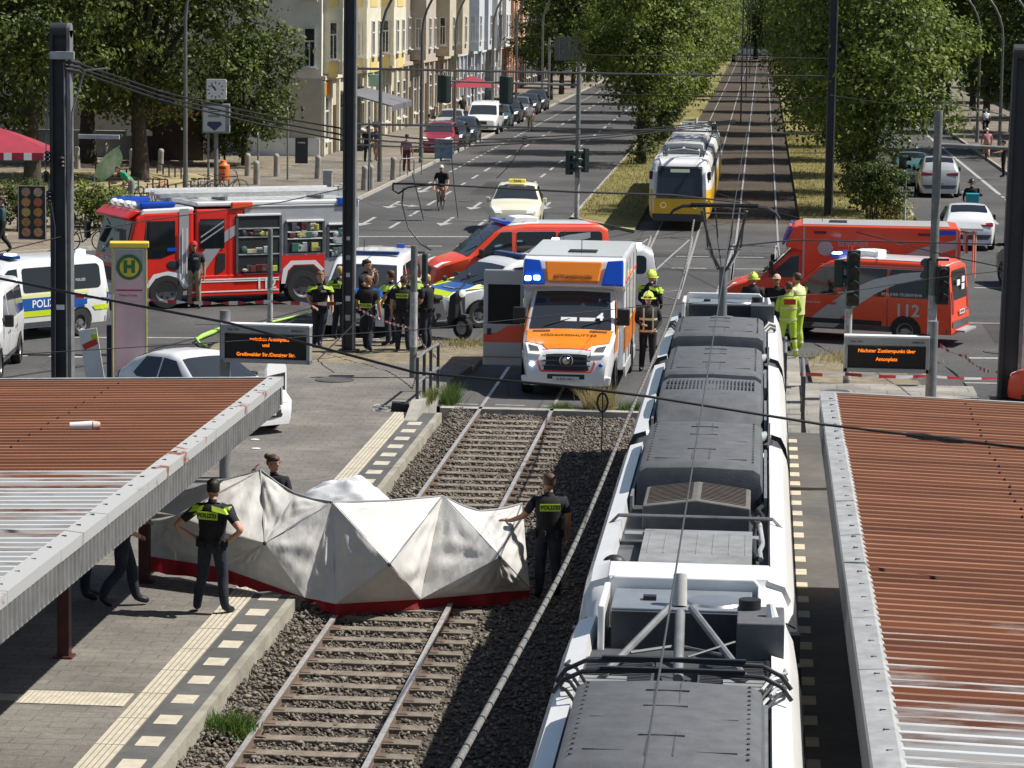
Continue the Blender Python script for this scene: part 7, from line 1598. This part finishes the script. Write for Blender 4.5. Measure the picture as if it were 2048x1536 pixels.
def make_tree(lobes, nclump, per, leaf, spread, seed, mats, trunk, limbs=7, r=.24, shoots=0):
    R = empty('tree', (0, 0, 0)); V, F, mi = crown_mesh(lobes, nclump, per, leaf, spread, seed)
    if shoots:
        g = np.random.default_rng(seed+1); V2, F2, m2 = crown_mesh([(0, 0, .9, .8, .8, .95), (.2, -.2, 2.0, .55, .55, .9)], shoots, 22, leaf*.8, .35, seed+2)
        F = np.concatenate([F, F2+len(V)]); V = np.concatenate([V, V2]); mi = np.concatenate([mi, np.minimum(2, m2+1)])
    np_mesh('crown', V, F, mats, R, mi)
    rd = random.Random(seed); b = MB(); h = trunk; z = lambda u: (rd.uniform(-.12, .12)*u, rd.uniform(-.12, .12)*u, h*u)
    tp = [(0, 0, -.1), z(.25), z(.5), z(.75), z(1)]; b.tube(tp, [r*1.25, r, r*.9, r*.8, r*.62], 10)
    for i in range(limbs):
        u = rd.uniform(.4, 1); lo = lobes[i % len(lobes)]; e = Vector(lo[:3])+Vector((rd.uniform(-.5, .5)*lo[3], rd.uniform(-.5, .5)*lo[4], rd.uniform(-.2, .6)*lo[5])); s = Vector((0, 0, h*u)); m = s.lerp(e, .5)+Vector((0, 0, .4))
        b.tube([s, m, e], [r*.5, r*.3, r*.08], 7)
        for k in range(3): q = m.lerp(e, rd.random()); b.tube([q, q+Vector((rd.uniform(-1.2, 1.2), rd.uniform(-1.2, 1.2), rd.uniform(.1, 1)))], [r*.15, r*.03], 5)
    b.build('trunk', BARK, R, smooth=60)
    return R
def lobes(n, R, z0, z1, seed, k=.62):
    rd = random.Random(seed); out = [(0, 0, (z0+z1)/2, R*.72, R*.72, (z1-z0)*.44)]
    for i in range(n):
        a = 2*PI*i/n+rd.uniform(-.3, .3); z = rd.uniform(z0+.2*(z1-z0), z1-.12*(z1-z0)); f = math.sin(PI*min(1, max(.12, (z-z0)/(z1-z0))))**.5; q = rd.uniform(.26, .58)*R
        out.append((math.cos(a)*(R-q)*f*1.12, math.sin(a)*(R-q)*f*1.12, z, q, q, q*.85))
    return out
def label_tree(o, lb, g): o['label'] = lb; o['category'] = 'tree'; o['group'] = g; return o
TA = make_tree(lobes(12, 3.75, 1.5, 11.5, 1), 430, 52, .2, .86, 21, LG, 4.2, shoots=60)
TB = make_tree(lobes(12, 3.7, 1.8, 11, 2), 400, 46, .21, .86, 22, LG, 4.0, shoots=40)
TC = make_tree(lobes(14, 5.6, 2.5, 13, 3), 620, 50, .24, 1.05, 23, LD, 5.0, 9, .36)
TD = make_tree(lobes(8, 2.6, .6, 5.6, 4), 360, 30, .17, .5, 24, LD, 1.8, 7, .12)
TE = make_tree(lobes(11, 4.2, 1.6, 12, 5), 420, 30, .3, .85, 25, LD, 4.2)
used = set()
def place(T, x, y, s, lb, g, rz=None, z=.1):
    if T.name in used: o = copy_tree(T)
    else: o = T; used.add(T.name)
    o.location = (x, y, z); o.scale = (s, s, s); o.rotation_euler = (0, 0, random.uniform(0, 6.28) if rz is None else rz); return label_tree(o, lb, g)
G1, G2, G3, G4 = 'trees on the left grass strip', 'trees on the right grass strip', 'trees on the right pavement', 'trees on the left plaza'
place(TA, 4.35, 118.5, 1.07, 'large leafy tree nearest on the right grass strip, bushy at its foot', G2)
place(TB, -6.05, 150, .95, 'leafy tree just left of the yellow tram', G1)
FARL = 'tree in the shaded row receding behind the nearest tree of the left grass strip'; FARR = 'tree in the shaded row receding behind the large tree of the right grass strip'
for i, y in enumerate((162, 175, 189, 204, 221, 240, 262, 288, 318, 352, 392)): place(TA if i % 2 else TB, -6.0+random.uniform(-.3, .3), y, random.uniform(.92, 1.1), FARL, G1)
for i, y in enumerate((130, 143, 157, 172, 189, 207, 228, 252, 280, 312, 350, 392)): place(TB if i % 2 else TA, 4.3+random.uniform(-.3, .4), y, random.uniform(.9, 1.1), FARR, G2)
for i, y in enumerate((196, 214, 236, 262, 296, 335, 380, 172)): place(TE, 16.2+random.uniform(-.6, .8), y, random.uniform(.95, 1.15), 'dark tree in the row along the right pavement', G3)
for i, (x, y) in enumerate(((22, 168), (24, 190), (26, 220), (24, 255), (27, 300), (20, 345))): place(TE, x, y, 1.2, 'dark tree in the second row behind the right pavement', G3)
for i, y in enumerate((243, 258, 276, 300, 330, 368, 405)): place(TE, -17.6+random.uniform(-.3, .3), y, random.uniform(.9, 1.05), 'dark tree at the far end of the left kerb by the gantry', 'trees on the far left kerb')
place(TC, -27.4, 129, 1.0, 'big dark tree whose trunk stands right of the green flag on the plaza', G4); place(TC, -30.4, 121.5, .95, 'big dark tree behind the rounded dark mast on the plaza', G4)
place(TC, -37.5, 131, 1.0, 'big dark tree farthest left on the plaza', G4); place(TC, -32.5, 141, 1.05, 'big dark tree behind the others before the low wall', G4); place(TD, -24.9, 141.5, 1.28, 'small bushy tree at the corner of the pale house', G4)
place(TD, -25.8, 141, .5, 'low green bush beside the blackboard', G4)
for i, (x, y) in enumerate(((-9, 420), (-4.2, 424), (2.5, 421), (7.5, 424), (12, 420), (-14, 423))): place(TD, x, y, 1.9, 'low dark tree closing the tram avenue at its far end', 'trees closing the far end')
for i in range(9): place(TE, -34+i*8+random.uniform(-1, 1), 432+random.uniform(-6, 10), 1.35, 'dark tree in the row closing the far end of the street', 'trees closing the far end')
def bush(label, x, y, z, s, seed, mats, n=70):
    rd = random.Random(seed); lo = [(rd.uniform(-.5, .5)*s[0], rd.uniform(-.4, .4)*s[1], s[2]*.5+rd.uniform(-.1, .25)*s[2], s[0]*.45, s[1]*.45, s[2]*.42) for _ in range(4)]
    V, F, mi = crown_mesh(lo, n, 26, .12, .3, seed); R = empty('bush', (x, y, z), 0, label, 'bush'); np_mesh('foliage', V, F, mats, R, mi); b = MB()
    for k in range(5): b.tube([(rd.uniform(-.2, .2), rd.uniform(-.2, .2), 0), (rd.uniform(-.5, .5)*s[0]*.6, rd.uniform(-.4, .4)*s[1]*.6, s[2]*.7)], [.03, .01], 5)
    b.build('stems', BARK, R)
p = gp(168, 462, .12); bush('green hedge plant right of the rounded dark mast, behind the fire engine cab', p.x, p.y+1.5, .12, (2.2, 1.4, 1.9), 31, LG, 190); p = gp(18, 470, .12); bush('green hedge plants left of the menu board at the picture edge', p.x, p.y+2, .12, (1.8, 1.2, 1.6), 32, LD, 130)
p = gp(1745, 444, .1); bush('dark bush at the foot of the large tree on the right grass tip', p.x, p.y+.8, .1, (1.7, 1.3, 2.1), 33, LD, 190)
p = gp(1792, 440, .1); bush('dry low bush beside the small signal post on the right grass tip', p.x-.3, p.y+.8, .1, (1.0, .8, .8), 34, [STRAW, GB[1], STRAW], 60)
# ------------------------------------------------------------------ buildings along the left street
WFR = mat('window_frame_white', (.62, .61, .58), .5); WGL = mat('house_window_glass', (.025, .03, .035), .08, spec=.6); ROOFT = mat('roof_tiles', (.15, .06, .04), .85, vary=.3, vscale=6)
def wm(w, h):
    f = MB(); t = .07
    for x in (-w/2+t/2, w/2-t/2): f.box((x, 0, h/2), (t, .1, h))
    for z in (t/2, h-t/2, h*.66): f.box((0, 0, z), (w-2*t, .1, t))
    f.box((0, 0, h*.33), (.05, .09, h*.66)); f.box((0, -.08, -.05), (w+.2, .22, .07)); return f
WC = {}
def window(R, x, y, z, w, h, rz, dark=True):
    k = (w, h)
    if k not in WC:
        o = wm(w, h).build('window', WFR, R); p = MB().box((0, .03, h/2), (w-.1, .02, h-.1)).build('pane', WGL, o); WC[k] = (o, p)
    else:
        a, b = WC[k]; o = a.copy(); COL.objects.link(o); o.parent = R; p = b.copy(); COL.objects.link(p); p.parent = o
    o.location = (x, y, z); o.rotation_euler = (0, 0, rz)
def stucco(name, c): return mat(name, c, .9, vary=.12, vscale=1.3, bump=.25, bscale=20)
def house(label, y0, y1, wall, trim, panel=None, bays=(), floors=4, gf=None, end=False, X=-22.6, depth=13, sgn=1):
    R = empty('apartment_house', (X, y0, .12), 0 if sgn > 0 else PI, label, 'house', 'houses along the street'); L = y1-y0
    if sgn < 0: R.location = (X, y1, .12)
    fh = 3.6; H = 4.0+fh*(floors-1)+.4
    MB().box((-depth/2, L/2, 2.0), (depth, L, 4.0)).build('ground_floor', gf or wall, R); MB().box((-depth/2, L/2, (4.0+H)/2), (depth, L, H-4.0)).build('wall', wall, R)
    c = MB().box((.06, L/2, 4.02), (.3, L-.02, .22)); c.box((.12, L/2, H-.1), (.5, L-.02, .35)); c.build('cornice', trim, R)
    MB().prism([(.2, H), (-depth*.5, H+3.6), (-depth-.2, H)], .02, L-.02, 'y').build('roof', ROOFT, R)
    spans = [(a*L, b*L) for a, b in bays]
    for a, b in spans:
        bx = MB().box((.5, (a+b)/2, (4.2+H-.4)/2), (1.0, b-a, H-4.6)); bay = bx.build('bay', trim, R)
        if panel:
            pn = MB()
            for f in range(floors-1):
                z = 4.0+fh*f; pn.box((1.01, (a+b)/2, z+.45), (.03, (b-a)*.5, .8)); pn.box((.5, a-.01, z+.45), (.5, .03, .8)); pn.box((1.01, a+.2, z+.45), (.025, .3, .8)); pn.box((1.01, b-.2, z+.45), (.025, .3, .8))
            pn.build('coloured_panel', panel, bay)
    n = max(3, int(L/2.6))
    for f in range(floors-1):
        z = 4.0+fh*f+.95
        if z > 9.5 and f > 1: break
        for i in range(n):
            y = L*(i+.5)/n; inb = [s for s in spans if s[0]+.3 < y < s[1]-.3]; edge = [s for s in spans if s[0]-.6 < y < s[1]+.6]
            if inb: window(R, 1.02, y, z, 1.0, 1.95, PI/2)
            elif not edge: window(R, .03, y, z, 1.1, 2.0, PI/2)
        for a, b in spans:
            if b-a > 2: window(R, .52, a-.02, z, .45, 1.95, 0); 
    for i in range(n):
        y = L*(i+.5)/n
        if i % 3 == 1:
            d = MB().box((.03, y, 1.25), (.12, 1.15, 2.5)).build('door', mat('house_door', (.07, .045, .03), .5, vary=.3), R, bevel=.01); MB().box((.1, y+.4, 1.15), (.05, .05, .2)).build('handle', GALV, d)
        else: window(R, .03, y, .75, 1.7, 2.3, PI/2)
    po = MB().box((0, 0, 0), (.2, .34, 3.85)).build('pilaster', trim, R)
    for i in range(n+1):
        o = po if i == 0 else po.copy()
        if i: COL.objects.link(o); o.parent = R
        o.location = (.07, min(L-.2, max(.2, L*i/n)), 1.95)
    if end:
        for z in (4.55, 8.0): window(R, -.62, -.03, z, .62, 2.05, 0); window(R, -5.2, -.03, z, .62, 2.05, 0)
        MB().box((-depth/2-.02, -.05, .45), (depth-.1, .14, .95)).build('plinth', WHITE, R)
    return R
CRM = stucco('stucco_cream', (.74, .71, .6)); TRM = stucco('trim_ivory', (.66, .63, .5)); PYL = mat('panel_yellow', (.7, .54, .2), .7, vary=.08)
R = house('pale cream corner house with yellow balcony panels and grey awning', 151, 184, CRM, TRM, PYL, ((.02, .12), (.3, .48), (.66, .84)), gf=stucco('gf_ivory', (.5, .46, .36)), end=True)
aw = MB().loft([[(.1, 6, 3.2), (.1, 15, 3.2), (.1, 15, 3.12), (.1, 6, 3.12)], [(2.9, 6, 2.45), (2.9, 15, 2.45), (2.9, 15, 2.38), (2.9, 6, 2.38)]]); aw.box((2.9, 10.5, 2.28), (.03, 9, .28)); aw.build('awning', mat('awning_grey', (.13, .13, .145), .8, vary=.1), R)
for y, m in ((17.5, mat('shop_green_sign', (.3, .5, .42), .5)), (1.2, mat('shop_orange', (.6, .25, .04), .5))): MB().box((.5 if y > 5 else .15, y, 3.45), (.8 if y > 5 else .1, .12 if y > 5 else 2.2, .7)).build('shop_sign', m, R, bevel=.02)
TP = stucco('stucco_taupe', (.3, .26, .2)); house('taupe house with ivory trim next to the cream corner house', 184.1, 202, TP, stucco('trim_rose', (.46, .4, .33)), None, ((.3, .62),))
house('tan house with plain bays, third along the left street', 202.1, 219, stucco('stucco_tan', (.34, .3, .22)), stucco('trim_sand', (.5, .45, .34)), None, ((.1, .35), (.62, .9)))
house('blue grey house with white bays, fourth along the left street', 219.1, 236, stucco('stucco_bluegrey', (.3, .33, .37)), stucco('trim_paleblue', (.52, .55, .58)), None, ((.35, .6), (.8, .98)))
house('white house with blue tinge, fifth along the left street', 236.1, 254, stucco('stucco_white', (.5, .52, .55)), stucco('trim_white', (.6, .6, .6)), None, ((.25, .5), (.7, .95)))
house('salmon orange house with projecting balconies, far along the left street', 254.1, 276, stucco('stucco_salmon', (.55, .3, .19)), stucco('trim_salmon', (.6, .37, .25)), None, ((.1, .38), (.55, .85)))
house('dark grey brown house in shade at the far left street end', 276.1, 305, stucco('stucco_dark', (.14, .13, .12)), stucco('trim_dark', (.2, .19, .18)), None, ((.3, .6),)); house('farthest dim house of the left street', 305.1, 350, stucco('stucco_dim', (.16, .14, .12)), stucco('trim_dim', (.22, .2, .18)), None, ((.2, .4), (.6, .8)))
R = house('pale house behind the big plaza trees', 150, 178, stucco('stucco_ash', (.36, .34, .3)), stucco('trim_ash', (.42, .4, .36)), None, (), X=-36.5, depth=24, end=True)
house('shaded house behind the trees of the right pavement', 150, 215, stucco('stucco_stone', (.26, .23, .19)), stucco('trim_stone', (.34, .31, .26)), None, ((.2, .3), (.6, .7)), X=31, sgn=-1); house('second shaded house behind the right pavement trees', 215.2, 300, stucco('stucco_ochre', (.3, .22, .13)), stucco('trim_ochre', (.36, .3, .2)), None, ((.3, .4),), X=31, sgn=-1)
R = house('pale house closing the far end of the tram avenue', 470, 520, stucco('stucco_far', (.26, .22, .17)), stucco('trim_far', (.5, .46, .4)), None, (), X=30, depth=70, end=True)
w = MB().box((-32.5, 146.5, .75), (11, .3, 1.3)); w.box((-32.5, 146.5, 1.43), (11.1, .4, .08)); thing(w, 'low_wall', mat('grey_render', (.26, .26, .25), .9, vary=.2, vscale=1.5), 'long low grey wall behind the plaza trees', 'wall')
p = gp(348, 305, .12); R = empty('kiosk', (p.x, 145.2, .12), 0, 'dark kiosk with small white sign under the red parasol', 'kiosk'); MB().box((1.2, .4, 1.2), (3.4, 1.2, 2.4)).build('kiosk_body', mat('kiosk_dark', (.05, .035, .03), .7, vary=.3), R); MB().box((-.3, -.25, 1.35), (1.3, .05, .32)).build('sign', WHITE, R); text('coffee', .2, BLACK, R, TM((-.3, -.28, 1.35), (1, 0, 0), (0, 0, 1)), 'lettering'); MB().box((1.3, -.3, 2.45), (3.6, .5, .12)).build('roof_edge', mat('kiosk_red', (.3, .04, .04), .7), R)
# ------------------------------------------------------------------ overhead wires
WIRE = mat('wire_dark', (.02, .02, .02), .5, metal=.3); WIREG = mat('wire_grey', (.2, .2, .2), .5, metal=.5)
def wire(label, pts, r=.014, m=WIRE, name='overhead_wire', ins=(), g='overhead wires', cat='wire'):
    P = [yp(x, y, Y) for x, y, Y in pts]; q = path([tuple(p) for p in P], 2.5); b = MB().tube(q, r, 6)
    o = thing(b, name, m, label, cat, g, smooth=60)
    for u in ins:
        k = int(u*(len(q)-1)); d = (q[min(k+1, len(q)-1)]-q[k-1]).normalized(); c = MB(); c.tube([q[k]-d*.28, q[k]-d*.12, q[k], q[k]+d*.12, q[k]+d*.28], [.02, r*2.6, r*1.8, r*2.6, .02], 8); c.build('insulator', BLACK, o, smooth=40)
    return o
wire('thick span wire between the two dark masts, upper one', [(707, 137, 68), (1330, 149, 97), (1650, 152, 115)], .034, ins=(.05, .42, .7)); wire('thick span wire from the dark mast over the left street, lower one', [(707, 248, 68), (1060, 255, 85), (1330, 261, 98), (1640, 268, 115)], .032, ins=(.1, .5))
wire('thin span wire crossing the far tracks, highest one', [(1180, 110, 113), (1400, 113, 114), (1652, 117, 115)], .02); wire('thin span wire crossing the far tracks below the thick one', [(1160, 188, 112.5), (1400, 192, 114), (1650, 197, 115)], .022, ins=(.5,))
wire('thin span wire across the grass strip just above the yellow tram roof', [(1160, 302, 112), (1400, 306, 114), (1650, 306, 115)], .016)
for i, (d, l) in enumerate(((0, 'upper'), (9, 'middle'), (17, 'lower'))): wire(l+' cable of the bundle sagging from the rounded left mast to the dark centre mast', [(147, 124+d, 59), (330, 186+d, 61.5), (520, 228+d*1.2, 65), (690, 258+d*1.4, 68)], .022, ins=(.08, .35, .62)); wire(l+' cable of the bundle running on from the centre mast over the street', [(706, 262+d*1.6, 68), (900, 280+d*.8, 78), (1180, 268+d*.6, 95), (1330, 254+d*.5, 105), (1470, 240+d*.4, 112)], .022, ins=(.45,))
wire('thin black wire running down across the left canopy, tram roof and right canopy', [(-20, 553, 30), (137, 585, 29.5), (458, 646, 29), (830, 745, 28.5), (1130, 772, 28), (1290, 792, 28), (1640, 848, 28.5), (1870, 876, 28.5), (2080, 900, 28)], .014, ins=(.9,))
wire('thin wire rising to the right mast in front of ambulance and red vans', [(-20, 712, 44), (441, 684, 46), (830, 660, 49), (1290, 612, 53), (1690, 585, 57), (1870, 556, 60), (2020, 540, 62)], .008, WIRE, ins=(.86,))
wire('thin wire from the rounded left mast past the fire engine ladder', [(-20, 508, 57), (137, 470, 59), (300, 440, 61), (560, 405, 64), (690, 376, 67.5)], .012); wire('taut wire from the right mast to the raised pantograph', [(2004, 489, 62), (1590, 480, 58), (1460, 493, 55)], .016, ins=(.03,)); wire('slanting wire from the right mast over the red ambulance roof', [(2033, 538, 62), (1919, 517, 67), (1685, 457, 78), (1558, 425, 86), (1430, 385, 95)], .014, ins=(.4,))
wire('wire from the side arm mast to the right mast', [(1880, 203, 70), (1950, 216, 66), (2012, 231, 62)], .012, WIREG); wire('wire over the right carriageway behind the thick mast', [(1660, 190, 115), (1760, 205, 115), (1870, 214, 112)], .016, WIREG)
wire('black cable running from the torn loop over taxi and grass strip', [(786, 367, 66), (850, 368, 66), (1000, 376, 68), (1150, 384, 70), (1345, 390, 74), (1480, 405, 78)], .026)
wire('torn cable loop hanging above the left street', [(786, 367, 66), (786, 380, 66), (797, 387, 65.8), (815, 375, 65.8), (840, 371, 66), (880, 369, 66)], .022); wire('loose black cable dangling from the torn loop down towards the red van', [(807, 376, 65.9), (804, 408, 65.8), (817, 456, 65.6), (842, 488, 65.5), (862, 500, 65.4)], .02)
wire('thin chain like strand hanging left of the cyclist', [(824, 345, 66), (838, 400, 66), (847, 440, 66)], .012); wire('second thin strand hanging right of the cyclist', [(903, 310, 66), (908, 370, 66), (916, 436, 66)], .01)
wire('thin strand hanging over the street right of the blue container', [(1045, 290, 80), (1020, 330, 80), (993, 357, 80)], .012); wire('grey guy rod slanting in front of the police officers', [(832, 532, 63.9), (708, 648, 65), (626, 729, 66.2)], .014, WIREG)
wire('wire sagging between centre mast and long armed signal', [(706, 395, 68), (830, 430, 75), (1000, 445, 90)], .012, WIREG)
b = MB().tube([(-.38, 2, 5.5), (-.36, 30, 5.48), (-.34, 60, 5.5)], .005, 6); b.tube([(-.34, 60, 5.5), (-.1, 105, 5.5), (-.05, 200, 5.5), (-.05, 400, 5.5)], .006, 6); thing(b, 'overhead_wire', mat('wire_mid', (.09, .09, .09), .5, metal=.4), 'straight contact wire running over the middle of the white tram roof', 'wire', 'overhead wires')
b = MB().tube([(-2.9, 105, 5.5), (-2.9, 240, 5.5), (-2.9, 400, 5.5)], .006, 6); thing(b, 'overhead_wire', WIREG, 'contact wire running above the yellow tram', 'wire', 'overhead wires')
def xp(x, y, X): r = ray(x, y); return C0+r*(X/r.x)
q = path([tuple(xp(x, y, -1.32)) for x, y in ((880, 1590), (1020, 1335), (1130, 1130), (1195, 985), (1250, 850), (1300, 735), (1340, 635), (1372, 530), (1388, 440))], .35)
o = thing(MB().tube(q, .019, 8), 'cable_bundle', mat('rope_grey', (.15, .145, .135), .8, vary=.4, vscale=30), 'thick grey tied cable bundle sagging along the left side of the white tram', 'cable', smooth=60); t = MB()
for i in range(2, len(q)-1): d = (q[i+1]-q[i]).normalized()*.012; t.cyl(q[i]-d, q[i]+d, .022, n=8)
t.build('cable_ties', BLACK, o)
wire('thin wire with a loop hanging down left of the white tram', [(1205, 782, 28), (1205, 830, 28), (1203, 900, 28.1), (1205, 950, 28.2)], .007); b = MB(); c = yp(1205, 805, 28); b.tube([c+Vector((.05*math.sin(a), 0, .09*math.cos(a))) for a in [rad(k*30) for k in range(13)]], .012, 6); thing(b, 'wire_loop', WIRE, 'small black loop fitting on the hanging wire left of the tram', 'fitting')
